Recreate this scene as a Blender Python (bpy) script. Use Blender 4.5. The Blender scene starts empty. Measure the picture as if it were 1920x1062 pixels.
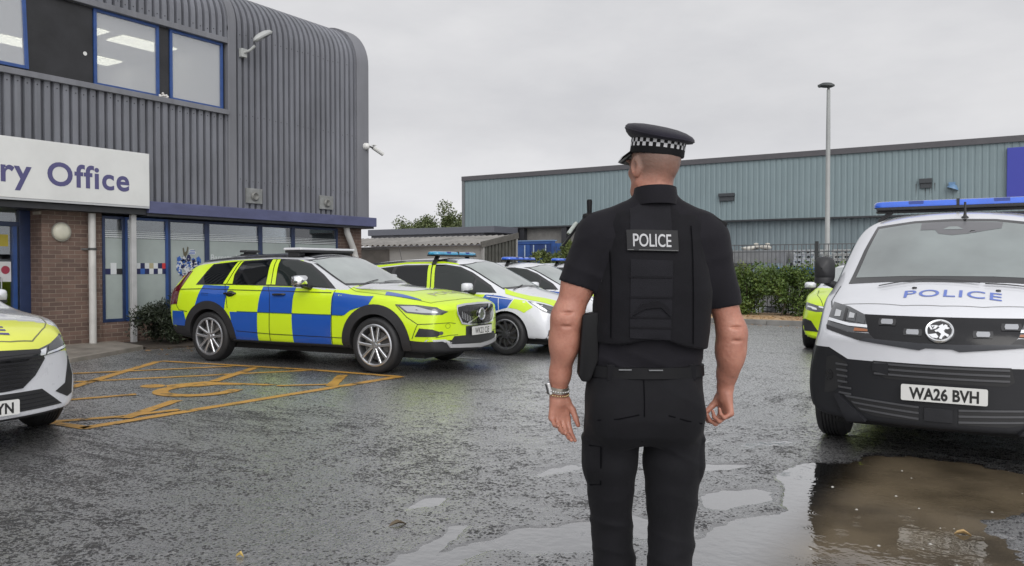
import bpy, bmesh, math, random
import numpy as np
from mathutils import Vector, Matrix
from mathutils.bvhtree import BVHTree
R = math.radians
random.seed(7)
RNG = np.random.default_rng(11)
SC = bpy.context.scene
COL = SC.collection

# ------------------------------------------------------------------ camera
CAM_H, FOC = 1.43, 1520.0
cam_d = bpy.data.cameras.new("camera")
cam_d.sensor_width = 36.0
cam_d.lens = 36.0 * FOC / 1920.0
cam_d.clip_end = 3000
cam = bpy.data.objects.new("camera", cam_d)
COL.objects.link(cam)
cam.location = (0, 0, CAM_H)
cam.rotation_euler = (R(90) - math.atan(30.0 / FOC), 0, R(32.7))
SC.camera = cam

# ------------------------------------------------------------------ sky, sun, exposure
SUN_EL, SUN_AZ = R(36), R(138)
w = bpy.data.worlds.new("World")
SC.world = w
w.use_nodes = True
nt = w.node_tree
nt.nodes.clear()
wo = nt.nodes.new("ShaderNodeOutputWorld")
bg = nt.nodes.new("ShaderNodeBackground")
sky = nt.nodes.new("ShaderNodeTexSky")
sky.sky_type = 'NISHITA'
sky.sun_disc = False
sky.sun_elevation = SUN_EL
sky.sun_rotation = SUN_AZ
sky.air_density = 1.0
sky.dust_density = 6.0
hs = nt.nodes.new("ShaderNodeHueSaturation")
hs.inputs["Saturation"].default_value = 0.06
tc = nt.nodes.new("ShaderNodeTexCoord")
mp = nt.nodes.new("ShaderNodeMapping")
mp.inputs["Scale"].default_value = (1.0, 1.0, 2.6)
nz = nt.nodes.new("ShaderNodeTexNoise")
nz.inputs["Scale"].default_value = 3.2
nz.inputs["Detail"].default_value = 7
nz.inputs["Roughness"].default_value = 0.55
cr = nt.nodes.new("ShaderNodeValToRGB")
cr.color_ramp.elements[0].position = 0.36
cr.color_ramp.elements[0].color = (6.7, 6.75, 7.05, 1)
cr.color_ramp.elements[1].position = 0.66
cr.color_ramp.elements[1].color = (8.1, 8.1, 8.3, 1)
# thin bright break low down where the cloud lifts towards the horizon
sep = nt.nodes.new("ShaderNodeSeparateXYZ")
mr = nt.nodes.new("ShaderNodeMapRange")
mr.inputs["From Min"].default_value = 0.0
mr.inputs["From Max"].default_value = 0.17
mr.inputs["To Min"].default_value = 1.32
mr.inputs["To Max"].default_value = 1.0
zen = nt.nodes.new("ShaderNodeMapRange")     # an overcast sky is brightest overhead
zen.interpolation_type = 'SMOOTHSTEP'
zen.inputs["From Min"].default_value = 0.3
zen.inputs["From Max"].default_value = 1.0
zen.inputs["To Min"].default_value = 1.0
zen.inputs["To Max"].default_value = 1.0
zmul = nt.nodes.new("ShaderNodeMath")
zmul.operation = 'MULTIPLY'
# the cloud is thinner and brighter round the hidden sun, behind the camera
sdv = (math.sin(SUN_AZ) * math.cos(SUN_EL), math.cos(SUN_AZ) * math.cos(SUN_EL), math.sin(SUN_EL))
dot = nt.nodes.new("ShaderNodeVectorMath")
dot.operation = 'DOT_PRODUCT'
dot.inputs[1].default_value = sdv
glow = nt.nodes.new("ShaderNodeMapRange")
glow.interpolation_type = 'SMOOTHSTEP'
glow.inputs["From Min"].default_value = 0.1
glow.inputs["From Max"].default_value = 1.0
glow.inputs["To Min"].default_value = 1.0
glow.inputs["To Max"].default_value = 2.0
gmul = nt.nodes.new("ShaderNodeMath")
gmul.operation = 'MULTIPLY'
mul = nt.nodes.new("ShaderNodeMix")
mul.data_type = 'RGBA'
mul.blend_type = 'MULTIPLY'
mul.inputs[0].default_value = 1
mixw = nt.nodes.new("ShaderNodeMix")
mixw.data_type = 'RGBA'
mixw.inputs[0].default_value = 0.85
L = nt.links.new
L(tc.outputs["Generated"], mp.inputs[0])
L(mp.outputs[0], nz.inputs["Vector"])
L(nz.outputs["Fac"], cr.inputs[0])
L(tc.outputs["Generated"], sep.inputs[0])
L(sep.outputs["Z"], mr.inputs["Value"])
L(cr.outputs[0], mul.inputs[6])
L(sep.outputs["Z"], zen.inputs["Value"])
L(mr.outputs[0], zmul.inputs[0])
L(zen.outputs[0], zmul.inputs[1])
L(tc.outputs["Generated"], dot.inputs[0])
L(dot.outputs["Value"], glow.inputs["Value"])
L(zmul.outputs[0], gmul.inputs[0])
L(glow.outputs[0], gmul.inputs[1])
L(gmul.outputs[0], mul.inputs[7])
L(sky.outputs[0], hs.inputs["Color"])
L(hs.outputs[0], mixw.inputs[6])
L(mul.outputs[2], mixw.inputs[7])
L(mixw.outputs[2], bg.inputs["Color"])
bg.inputs["Strength"].default_value = 0.1
L(bg.outputs[0], wo.inputs[0])

sun_d = bpy.data.lights.new("sun", 'SUN')
sun_d.energy = 1.0
sun_d.angle = R(40)
sun_d.color = (1.0, 0.97, 0.93)
sun = bpy.data.objects.new("sun", sun_d)
COL.objects.link(sun)
sun.location = (0, 0, 60)
# sky azimuth: rotation 0 is +Y, growing clockwise seen from above
sd = Vector((math.sin(SUN_AZ) * math.cos(SUN_EL), math.cos(SUN_AZ) * math.cos(SUN_EL), math.sin(SUN_EL)))
sun.rotation_euler = sd.to_track_quat('Z', 'Y').to_euler()
SC.view_settings.view_transform = 'Standard'
SC.view_settings.look = 'None'
SC.view_settings.exposure = 0.0
SC.view_settings.gamma = 1.0

# ------------------------------------------------------------------ materials
def newmat(name):
    m = bpy.data.materials.new(name)
    m.use_nodes = True
    return m, m.node_tree, m.node_tree.nodes["Principled BSDF"]

MATS = {}
def mat(name, col, rough=0.5, metal=0.0, coat=0.0, var=0.0, vscale=4.0, bump=0.0, bscale=60.0, spec=0.5, emit=None, ior=None, rvar=0.0, stretch=(1, 1, 1), coat_rough=0.03, dark=None):
    """plain paint / cloth / stone with uneven tint, uneven gloss and a fine bump"""
    if name in MATS: return MATS[name]
    m, t, b = newmat(name)
    b.inputs["Base Color"].default_value = (*col, 1)
    b.inputs["Roughness"].default_value = rough
    b.inputs["Metallic"].default_value = metal
    b.inputs["Coat Weight"].default_value = coat
    b.inputs["Coat Roughness"].default_value = coat_rough
    b.inputs["Specular IOR Level"].default_value = spec
    if ior: b.inputs["IOR"].default_value = ior
    if emit:
        b.inputs["Emission Color"].default_value = (*emit[0], 1)
        b.inputs["Emission Strength"].default_value = emit[1]
    if var or bump or rvar:
        c = t.nodes.new("ShaderNodeTexCoord")
        mpn = t.nodes.new("ShaderNodeMapping")
        mpn.inputs["Scale"].default_value = stretch
        t.links.new(c.outputs["Object"], mpn.inputs[0])
    if var or rvar:
        n = t.nodes.new("ShaderNodeTexNoise")
        n.inputs["Scale"].default_value = vscale
        n.inputs["Detail"].default_value = 6
        n.inputs["Roughness"].default_value = 0.62
        t.links.new(mpn.outputs[0], n.inputs["Vector"])
    if var:
        r = t.nodes.new("ShaderNodeValToRGB")
        lo = dark if dark else tuple(max(0, x * (1 - var)) for x in col)
        r.color_ramp.elements[0].position = 0.3
        r.color_ramp.elements[0].color = (*lo, 1)
        r.color_ramp.elements[1].position = 0.7
        r.color_ramp.elements[1].color = (*[min(1, x * (1 + var)) for x in col], 1)
        t.links.new(n.outputs["Fac"], r.inputs[0])
        t.links.new(r.outputs[0], b.inputs["Base Color"])
    if rvar:
        q = t.nodes.new("ShaderNodeMapRange")
        q.inputs["To Min"].default_value = max(0.02, rough - rvar)
        q.inputs["To Max"].default_value = min(1, rough + rvar)
        t.links.new(n.outputs["Fac"], q.inputs["Value"])
        t.links.new(q.outputs[0], b.inputs["Roughness"])
    if bump:
        n2 = t.nodes.new("ShaderNodeTexNoise")
        n2.inputs["Scale"].default_value = bscale
        n2.inputs["Detail"].default_value = 3
        t.links.new(mpn.outputs[0], n2.inputs["Vector"])
        bp = t.nodes.new("ShaderNodeBump")
        bp.inputs["Strength"].default_value = 1.0
        bp.inputs["Distance"].default_value = bump
        t.links.new(n2.outputs["Fac"], bp.inputs["Height"])
        t.links.new(bp.outputs[0], b.inputs["Normal"])
    MATS[name] = m
    return m

def glass_mat(name, tint=(0.9, 0.95, 0.93), refl=0.12, rough=0.02, body=None, bodymix=0.0):
    """thin pane: see-through by tint, mirror by fresnel, optional film"""
    if name in MATS: return MATS[name]
    m = bpy.data.materials.new(name)
    m.use_nodes = True
    t = m.node_tree
    t.nodes.clear()
    o = t.nodes.new("ShaderNodeOutputMaterial")
    tr = t.nodes.new("ShaderNodeBsdfTransparent")
    tr.inputs[0].default_value = (*tint, 1)
    gl = t.nodes.new("ShaderNodeBsdfGlossy")
    gl.inputs["Roughness"].default_value = rough
    gl.inputs["Color"].default_value = (0.95, 0.97, 1, 1)
    fr = t.nodes.new("ShaderNodeFresnel")
    fr.inputs[0].default_value = 1.5
    ad = t.nodes.new("ShaderNodeMath")
    ad.operation = 'ADD'
    ad.use_clamp = True
    ad.inputs[1].default_value = refl
    t.links.new(fr.outputs[0], ad.inputs[0])
    src = tr
    if body:
        df = t.nodes.new("ShaderNodeBsdfDiffuse")
        df.inputs[0].default_value = (*body, 1)
        mb = t.nodes.new("ShaderNodeMixShader")
        mb.inputs[0].default_value = bodymix
        t.links.new(tr.outputs[0], mb.inputs[1])
        t.links.new(df.outputs[0], mb.inputs[2])
        src = mb
    mx = t.nodes.new("ShaderNodeMixShader")
    t.links.new(ad.outputs[0], mx.inputs[0])
    t.links.new(src.outputs[0], mx.inputs[1])
    t.links.new(gl.outputs[0], mx.inputs[2])
    t.links.new(mx.outputs[0], o.inputs[0])
    MATS[name] = m
    return m

# ------------------------------------------------------------------ mesh helpers
def link(name, me, parent=None, loc=None, rot=None):
    o = bpy.data.objects.new(name, me)
    COL.objects.link(o)
    if parent: o.parent = parent
    if loc is not None: o.location = loc
    if rot is not None: o.rotation_euler = rot
    return o

def tag(o, label=None, cat=None, group=None, kind=None):
    if label: o["label"] = label
    if cat: o["category"] = cat
    if group: o["group"] = group
    if kind: o["kind"] = kind
    return o

def empty(name, loc=(0, 0, 0), rz=0.0):
    o = bpy.data.objects.new(name, None)
    o.empty_display_size = 0.2
    COL.objects.link(o)
    o.location = loc
    o.rotation_euler = (0, 0, rz)
    return o

class MB:
    def __init__(s): s.v = []; s.f = []; s.m = []; s.mats = []; s.cur = 0
    def use(s, m):
        if m not in s.mats: s.mats.append(m)
        s.cur = s.mats.index(m)
        return s
    def add(s, vs, fs):
        o = len(s.v)
        s.v += [tuple(v) for v in vs]
        for f in fs:
            s.f.append(tuple(i + o for i in f)); s.m.append(s.cur)
    def box(s, x0, x1, y0, y1, z0, z1):
        vs = [(x, y, z) for x in (x0, x1) for y in (y0, y1) for z in (z0, z1)]
        s.add(vs, [(0, 1, 3, 2), (4, 6, 7, 5), (0, 4, 5, 1), (2, 3, 7, 6), (0, 2, 6, 4), (1, 5, 7, 3)])
        return s
    def obox(s, c, half, M):
        c = Vector(c)
        vs = [c + M @ Vector((sx * half[0], sy * half[1], sz * half[2])) for sx in (-1, 1) for sy in (-1, 1) for sz in (-1, 1)]
        s.add(vs, [(0, 1, 3, 2), (4, 6, 7, 5), (0, 4, 5, 1), (2, 3, 7, 6), (0, 2, 6, 4), (1, 5, 7, 3)])
        return s
    def bar(s, a, b, wd, hg):
        a, b = Vector(a), Vector(b)
        d = (b - a); ln = d.length; d.normalize()
        u = d.cross(Vector((0, 0, 1)))
        if u.length < 1e-4: u = Vector((1, 0, 0))
        u.normalize(); v = u.cross(d)
        M = Matrix((u, d, v)).transposed()
        return s.obox((a + b) / 2, (wd / 2, ln / 2, hg / 2), M)
    def tube(s, pts, r, n=12, caps=True, ry=None):
        pts = [Vector(p) for p in pts]
        rs = r if isinstance(r, (list, tuple)) else [r] * len(pts)
        rings = []
        pu = None
        for i, p in enumerate(pts):
            d = (pts[min(i + 1, len(pts) - 1)] - pts[max(i - 1, 0)]).normalized()
            if pu is None:
                u = d.cross(Vector((0, 0, 1)))
                if u.length < 1e-3: u = d.cross(Vector((0, 1, 0)))
            else:
                u = pu - d * pu.dot(d)
            u.normalize(); pu = u
            v = d.cross(u)
            rings.append([p + u * math.cos(2 * math.pi * k / n) * rs[i] + v * math.sin(2 * math.pi * k / n) * rs[i] for k in range(n)])
        vs = [q for rg in rings for q in rg]
        fs = [(i * n + k, i * n + (k + 1) % n, (i + 1) * n + (k + 1) % n, (i + 1) * n + k) for i in range(len(pts) - 1) for k in range(n)]
        if caps:
            fs.append(tuple(range(n))[::-1]); fs.append(tuple((len(pts) - 1) * n + k for k in range(n)))
        s.add(vs, fs)
        return s
    def lathe(s, prof, n=32, M=None, closed=False):
        """prof: (r, h) about local z, M places it"""
        M = M or Matrix.Identity(4)
        vs = []
        for r, h in prof:
            for k in range(n):
                a = 2 * math.pi * k / n
                vs.append(M @ Vector((r * math.cos(a), r * math.sin(a), h)))
        m = len(prof)
        rng = range(m if closed else m - 1)
        fs = [(i * n + k, i * n + (k + 1) % n, ((i + 1) % m) * n + (k + 1) % n, ((i + 1) % m) * n + k) for i in rng for k in range(n)]
        s.add(vs, fs)
        return s
    def poly(s, pts):
        s.add(pts, [tuple(range(len(pts)))])
        return s
    def prism(s, pts2, f0, f1):
        """outline pts2 swept between f0(p) and f1(p)"""
        n = len(pts2)
        vs = [f0(p) for p in pts2] + [f1(p) for p in pts2]
        fs = [tuple(range(n))[::-1], tuple(range(n, 2 * n))] + [(i, (i + 1) % n, n + (i + 1) % n, n + i) for i in range(n)]
        s.add(vs, fs)
        return s
    def build(s, name, m=None, parent=None, smooth=None, bevel=0.0, loc=None, rot=None, fixn=True):
        me = bpy.data.meshes.new(name)
        me.from_pydata(s.v, [], s.f)
        mats = s.mats if s.mats else [m]
        for q in mats: me.materials.append(q)
        if s.mats: me.polygons.foreach_set("material_index", s.m)
        if fixn or bevel:
            bm = bmesh.new(); bm.from_mesh(me)
            if bevel:
                es = [e for e in bm.edges if len(e.link_faces) == 2 and e.calc_face_angle(0) > 0.5]
                bmesh.ops.bevel(bm, geom=es, offset=bevel, segments=2, affect='EDGES', profile=0.6, clamp_overlap=True)
            bmesh.ops.recalc_face_normals(bm, faces=bm.faces)
            bm.to_mesh(me); bm.free()
        if smooth is not None:
            me.polygons.foreach_set("use_smooth", [True] * len(me.polygons))
            me.set_sharp_from_angle(angle=R(smooth))
        me.update()
        return link(name, me, parent, loc, rot)

def np_mesh(name, V, Q, m, parent=None, smooth=True, kind=None):
    """fast mesh from arrays, Q is quads or tris"""
    V = np.asarray(V, np.float32); Q = np.asarray(Q, np.int32)
    k = Q.shape[1]
    me = bpy.data.meshes.new(name)
    me.vertices.add(len(V)); me.vertices.foreach_set("co", V.ravel())
    me.loops.add(Q.size); me.loops.foreach_set("vertex_index", Q.ravel())
    me.polygons.add(len(Q))
    me.polygons.foreach_set("loop_start", np.arange(0, Q.size, k, dtype=np.int32))
    me.update(calc_edges=True)
    if smooth: me.polygons.foreach_set("use_smooth", np.ones(len(Q), bool))
    me.materials.append(m)
    me.validate()
    return link(name, me, parent)

def text_mesh(txt, size=1.0, bold=0.0, spacing=1.0, xscale=1.0):
    """flat letters as (verts2d, faces), centred on the origin, cap height = size"""
    c = bpy.data.curves.new("letters", 'FONT')
    c.body = txt
    c.size = 1.0
    c.offset = bold
    c.space_character = spacing
    c.resolution_u = 5
    o = bpy.data.objects.new("letters", c)
    COL.objects.link(o)
    dg = bpy.context.evaluated_depsgraph_get()
    me = bpy.data.meshes.new_from_object(o.evaluated_get(dg))
    vs = [(v.co.x, v.co.y) for v in me.vertices]
    fs = [tuple(p.vertices) for p in me.polygons]
    bpy.data.objects.remove(o); bpy.data.curves.remove(c); bpy.data.meshes.remove(me)
    xs = [v[0] for v in vs]; ys = [v[1] for v in vs]
    CAP = 0.73
    cx = (min(xs) + max(xs)) / 2
    k = size / CAP
    return [((x - cx) * k * xscale, (y - CAP / 2) * k) for x, y in vs], fs, (max(xs) - min(xs)) * k * xscale

def fbm2(x, y, seed=0, oct=4, lac=2.0, gain=0.5):
    """value noise in numpy for real relief"""
    r = np.zeros_like(x); a = 1.0; tot = 0
    for o in range(oct):
        xi = np.floor(x).astype(np.int64); yi = np.floor(y).astype(np.int64)
        fx = x - xi; fy = y - yi
        fx = fx * fx * (3 - 2 * fx); fy = fy * fy * (3 - 2 * fy)
        def h(i, j):
            n = (i * 374761393 + j * 668265263 + (seed + o) * 1274126177) & 0xffffffff
            n = ((n ^ (n >> 13)) * 1274126177) & 0xffffffff
            return ((n ^ (n >> 16)) & 0xffff) / 65535.0
        v = (h(xi, yi) * (1 - fx) + h(xi + 1, yi) * fx) * (1 - fy) + (h(xi, yi + 1) * (1 - fx) + h(xi + 1, yi + 1) * fx) * fy
        r += a * v; tot += a; a *= gain; x = x * lac + 17.3; y = y * lac + 5.7
    return r / tot
# ------------------------------------------------------------------ ground: one sheet with real dips, water lies in the dips
PUD = [  # (cx, cy, rx, ry, angle, depth)
    (-0.72, 5.05, 0.52, 1.25, 20, 0.034), (-0.55, 6.0, 0.62, 0.75, 0, 0.03), (-1.22, 4.15, 0.26, 0.8, -8, 0.026),
    (-2.03, 3.80, 0.15, 0.6, -28, 0.024), (-1.78, 4.15, 0.24, 0.2, 0, 0.018), (-2.60, 3.08, 0.09, 0.5, 6, 0.020),
    (-2.40, 3.0, 0.14, 0.36, -20, 0.016), (-3.06, 3.86, 0.08, 0.14, 0, 0.014), (-1.60, 4.95, 0.12, 0.34, -20, 0.016), (-1.9, 5.6, 0.1, 0.3, -35, 0.014),
    (-0.9, 4.2, 0.35, 0.6, 0, 0.02), (0.6, 5.2, 0.3, 0.4, 0, 0.02), (-2.3, 6.4, 0.14, 0.4, -30, 0.012), (-1.75, 6.6, 0.12, 0.35, -30, 0.011), (-2.75, 5.0, 0.1, 0.3, -30, 0.010)]
WATER_Z = -0.007
def ground_z(X, Y):
    z = 0.006 * (fbm2(X * 0.9 + 40, Y * 0.9 + 40, 3, 3) - 0.5) + 0.008 * (fbm2(X * 7 + 80, Y * 7 + 90, 5, 4, 2.1, 0.62) - 0.5) + 0.0055 * (fbm2(X * 26 + 8, Y * 26 + 9, 15, 2, 2.0, 0.6) - 0.5)
    wx = (fbm2(X * 3 + 11, Y * 3 + 7, 21, 4) - 0.5) * 0.35
    wy = (fbm2(X * 3 + 51, Y * 3 + 77, 31, 4) - 0.5) * 0.35
    dip = np.zeros_like(X)
    for cx, cy, rx, ry, a, d in PUD:
        ca, sa = math.cos(R(a)), math.sin(R(a))
        dx, dy = X + wx - cx, Y + wy - cy
        u = (dx * ca + dy * sa) / rx; v = (-dx * sa + dy * ca) / ry
        q = np.clip(1.35 - (u * u + v * v), 0, 1.35) / 1.35
        dip = np.maximum(dip, d * q ** 0.8)
    z = z - dip
    fade = np.clip((np.minimum.reduce([X + 8.2, 1.6 - X, Y - 1.0, 10.5 - Y])) / 0.8, 0, 1)
    return z * fade
def axis(lo, a, b, hi, fine, coarse):
    mid = np.arange(a, b + 1e-6, fine)
    left = a - np.cumsum(fine * 1.22 ** np.arange(1, 60)); left = left[left > lo][::-1]
    right = b + np.cumsum(fine * 1.22 ** np.arange(1, 60)); right = right[right < hi]
    return np.concatenate([[lo], left, mid, right, [hi]])
gx = axis(-900, -4.6, 0.9, 900, 0.0175, 1.0)
gy = axis(-400, 2.2, 7.4, 1500, 0.0175, 1.0)
GX, GY = np.meshgrid(gx, gy, indexing='ij')
GZ = ground_z(GX, GY)
nxg, nyg = GX.shape
ii = np.arange(nxg * nyg).reshape(nxg, nyg)
gq = np.stack([ii[:-1, :-1].ravel(), ii[1:, :-1].ravel(), ii[1:, 1:].ravel(), ii[:-1, 1:].ravel()], 1)

def asphalt():
    """stones standing out of a film of rain; where the sheet dips the film closes over"""
    m, t, b = newmat("wet asphalt")
    N = t.nodes.new; LK = t.links.new
    def math_(op, a_, b_=None, c_=None, clamp=False):
        n = N("ShaderNodeMath"); n.operation = op; n.use_clamp = clamp
        for i, q in enumerate((a_, b_, c_)):
            if q is None: continue
            if isinstance(q, (int, float)): n.inputs[i].default_value = q
            else: LK(q, n.inputs[i])
        return n.outputs[0]
    c = N("ShaderNodeTexCoord")
    co = c.outputs["Object"]
    def vor(sc):
        v = N("ShaderNodeTexVoronoi"); v.inputs["Scale"].default_value = sc; LK(co, v.inputs["Vector"]); return v
    def noi(sc, det=4, ro=.55, vec=None):
        n = N("ShaderNodeTexNoise"); n.inputs["Scale"].default_value = sc; n.inputs["Detail"].default_value = det; n.inputs["Roughness"].default_value = ro
        LK(vec or co, n.inputs["Vector"]); return n.outputs["Fac"]
    v1, v2 = vor(58), vor(115)
    s1 = N("ShaderNodeSeparateColor"); LK(v1.outputs["Color"], s1.inputs[0])
    s2 = N("ShaderNodeSeparateColor"); LK(v2.outputs["Color"], s2.inputs[0])
    # height of each stone: its own random top, rounded off to its edge
    h1 = math_('MULTIPLY_ADD', v1.outputs["Distance"], -1.05, math_('MULTIPLY', s1.outputs[0], 1.0))
    h2 = math_('MULTIPLY_ADD', v2.outputs["Distance"], -.8, math_('MULTIPLY', s2.outputs[0], .55))
    hh = math_('MAXIMUM', h1, h2)
    mp2 = N("ShaderNodeMapping"); mp2.inputs["Scale"].default_value = (0.55, 1.5, 1); mp2.inputs["Rotation"].default_value = (0, 0, 0.55)
    LK(co, mp2.inputs[0])
    broad = noi(1.1, 7, .6, mp2.outputs[0]); mid = noi(6, 5, .6)
    sx = N("ShaderNodeSeparateXYZ"); LK(co, sx.inputs[0])
    deep = math_('MULTIPLY', sx.outputs[2], -95)
    lvl = math_('ADD', math_('MULTIPLY_ADD', broad, 1.0, -.30), math_('MULTIPLY_ADD', mid, .5, -.18))
    lvl = math_('ADD', lvl, deep)
    bay_film = N("ShaderNodeMapRange"); bay_film.interpolation_type = 'SMOOTHSTEP'     # film thinned on the marked bay side to darken it
    bay_film.inputs["From Min"].default_value = -2.9; bay_film.inputs["From Max"].default_value = -5.2; bay_film.inputs["To Min"].default_value = 0; bay_film.inputs["To Max"].default_value = -.14
    LK(math_('ADD', sx.outputs[0], math_('MULTIPLY', math_('SUBTRACT', sx.outputs[1], 2.5), .62)), bay_film.inputs["Value"])
    lvl = math_('ADD', lvl, bay_film.outputs[0])
    d = math_('SUBTRACT', lvl, hh)
    film = N("ShaderNodeMapRange"); film.interpolation_type = 'SMOOTHSTEP'
    film.inputs["From Min"].default_value = -.04; film.inputs["From Max"].default_value = .05
    LK(d, film.inputs["Value"])
    # stone
    cr = N("ShaderNodeValToRGB")
    cr.color_ramp.elements[0].position = 0.3; cr.color_ramp.elements[0].color = (0.017, 0.017, 0.018, 1)
    cr.color_ramp.elements[1].position = 0.75; cr.color_ramp.elements[1].color = (0.042, 0.041, 0.042, 1)
    LK(noi(.8, 8, .62), cr.inputs[0])
    cs = N("ShaderNodeValToRGB"); e = cs.color_ramp.elements
    e[0].position = 0.0; e[0].color = (0.4, 0.4, 0.42, 1)
    e[1].position = 0.8; e[1].color = (1.3, 1.27, 1.22, 1)
    e2 = cs.color_ramp.elements.new(0.985); e2.color = (4.5, 4.4, 4.2, 1)
    LK(s1.outputs[1], cs.inputs[0])
    mu = N("ShaderNodeMix"); mu.data_type = 'RGBA'; mu.blend_type = 'MULTIPLY'; mu.inputs[0].default_value = 1
    LK(cr.outputs[0], mu.inputs[6]); LK(cs.outputs[0], mu.inputs[7])
    LK(mu.outputs[2], b.inputs["Base Color"])
    b.inputs["Roughness"].default_value = 0.5
    b.inputs["Specular IOR Level"].default_value = 0.6
    bp = N("ShaderNodeBump"); bp.inputs["Distance"].default_value = 0.010; bp.inputs["Strength"].default_value = 0.8
    LK(math_('MULTIPLY_ADD', noi(320, 2), .35, hh), bp.inputs["Height"])
    LK(bp.outputs[0], b.inputs["Normal"])
    # film
    bf = N("ShaderNodeBump"); bf.inputs["Distance"].default_value = 0.006; bf.inputs["Strength"].default_value = 0.8
    LK(noi(55, 3), bf.inputs["Height"])
    gl = N("ShaderNodeBsdfGlossy"); rg_ = N("ShaderNodeMapRange"); rg_.inputs["From Min"].default_value = .25; rg_.inputs["From Max"].default_value = 1.1; rg_.inputs["To Min"].default_value = .38; rg_.inputs["To Max"].default_value = .04; LK(d, rg_.inputs["Value"]); LK(rg_.outputs[0], gl.inputs["Roughness"]); LK(bf.outputs[0], gl.inputs["Normal"])
    df = N("ShaderNodeBsdfDiffuse"); LK(mu.outputs[2], df.inputs[0])
    fr = N("ShaderNodeFresnel"); fr.inputs[0].default_value = 2.3
    fm = math_('MULTIPLY_ADD', fr.outputs[0], 2.0, .0, True)
    mf = N("ShaderNodeMixShader"); LK(fm, mf.inputs[0]); LK(df.outputs[0], mf.inputs[1]); LK(gl.outputs[0], mf.inputs[2])
    mx = N("ShaderNodeMixShader"); LK(film.outputs[0], mx.inputs[0]); LK(b.outputs[0], mx.inputs[1]); LK(mf.outputs[0], mx.inputs[2])
    LK(mx.outputs[0], t.nodes["Material Output"].inputs[0])
    return m
ASPH = asphalt()
g = np_mesh("car_park_ground", np.stack([GX.ravel(), GY.ravel(), GZ.ravel()], 1), gq, ASPH)
tag(g, kind="structure")

def water_mat(name):
    m, t, b = newmat(name)
    N = t.nodes.new; LK = t.links.new
    t.nodes.remove(b)
    o = t.nodes["Material Output"]
    c = N("ShaderNodeTexCoord")
    n = N("ShaderNodeTexNoise"); n.inputs["Scale"].default_value = 14; n.inputs["Detail"].default_value = 2
    LK(c.outputs["Object"], n.inputs["Vector"])
    # rings from raindrops: a few cells carry concentric waves
    v = N("ShaderNodeTexVoronoi"); v.inputs["Scale"].default_value = 5.5
    LK(c.outputs["Object"], v.inputs["Vector"])
    sn = N("ShaderNodeMath"); sn.operation = 'MULTIPLY'; sn.inputs[1].default_value = 75; LK(v.outputs["Distance"], sn.inputs[0])
    si = N("ShaderNodeMath"); si.operation = 'SINE'; LK(sn.outputs[0], si.inputs[0])
    fo = N("ShaderNodeMapRange"); fo.inputs["From Min"].default_value = 0.05; fo.inputs["From Max"].default_value = 0.42; fo.inputs["To Min"].default_value = 0.16; fo.inputs["To Max"].default_value = 0
    LK(v.outputs["Distance"], fo.inputs["Value"])
    m1 = N("ShaderNodeMath"); m1.operation = 'MULTIPLY'; LK(si.outputs[0], m1.inputs[0]); LK(fo.outputs[0], m1.inputs[1])
    ad = N("ShaderNodeMath"); ad.operation = 'ADD'; LK(m1.outputs[0], ad.inputs[0]); LK(n.outputs["Fac"], ad.inputs[1])
    bp = N("ShaderNodeBump"); bp.inputs["Distance"].default_value = 0.0022; bp.inputs["Strength"].default_value = 0.8
    LK(ad.outputs[0], bp.inputs["Height"])
    gl = N("ShaderNodeBsdfGlossy"); gl.inputs["Roughness"].default_value = 0.05
    LK(bp.outputs[0], gl.inputs["Normal"])
    df = N("ShaderNodeBsdfDiffuse"); df.inputs[0].default_value = (0.19, 0.15, 0.098, 1)
    tr = N("ShaderNodeBsdfTransparent"); tr.inputs[0].default_value = (0.62, 0.55, 0.45, 1)
    mp = N("ShaderNodeMixShader")
    n2 = N("ShaderNodeTexNoise"); n2.inputs["Scale"].default_value = 1.8; n2.inputs["Detail"].default_value = 5
    LK(c.outputs["Object"], n2.inputs["Vector"])
    mud = N("ShaderNodeMapRange"); mud.inputs["From Min"].default_value = 0.3; mud.inputs["From Max"].default_value = 0.6; mud.inputs["To Min"].default_value = .35; mud.inputs["To Max"].default_value = .85
    LK(n2.outputs["Fac"], mud.inputs["Value"])
    sx = N("ShaderNodeSeparateXYZ"); LK(c.outputs["Object"], sx.inputs[0])
    wh = N("ShaderNodeMapRange"); wh.interpolation_type = 'SMOOTHSTEP'; wh.inputs["From Min"].default_value = -1.25; wh.inputs["From Max"].default_value = -.85; LK(sx.outputs[0], wh.inputs["Value"])
    mw = N("ShaderNodeMath"); mw.operation = 'MULTIPLY'; LK(mud.outputs[0], mw.inputs[0]); LK(wh.outputs[0], mw.inputs[1]); LK(mw.outputs[0], mp.inputs[0])
    LK(tr.outputs[0], mp.inputs[1]); LK(df.outputs[0], mp.inputs[2])
    fr = N("ShaderNodeFresnel"); fr.inputs[0].default_value = 2.2; LK(bp.outputs[0], fr.inputs["Normal"])
    fm = N("ShaderNodeMath"); fm.operation = 'MULTIPLY_ADD'; fm.inputs[1].default_value = 2.3; fm.inputs[2].default_value = 0.0; fm.use_clamp = True
    LK(fr.outputs[0], fm.inputs[0])
    cl_ = N("ShaderNodeMapRange"); cl_.inputs["To Min"].default_value = 2.3; cl_.inputs["To Max"].default_value = 1.1; LK(wh.outputs[0], cl_.inputs["Value"]); LK(cl_.outputs[0], fm.inputs[1])
    mx = N("ShaderNodeMixShader")
    LK(fm.outputs[0], mx.inputs[0]); LK(mp.outputs[0], mx.inputs[1]); LK(gl.outputs[0], mx.inputs[2])
    LK(mx.outputs[0], o.inputs[0])
    return m
WAT = water_mat("puddle water")
def water(name, pts, m=None):
    o = MB().poly([(x, y, WATER_Z) for x, y in pts]).build(name, m or WAT, fixn=False)
    return tag(o, kind="structure")
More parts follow.
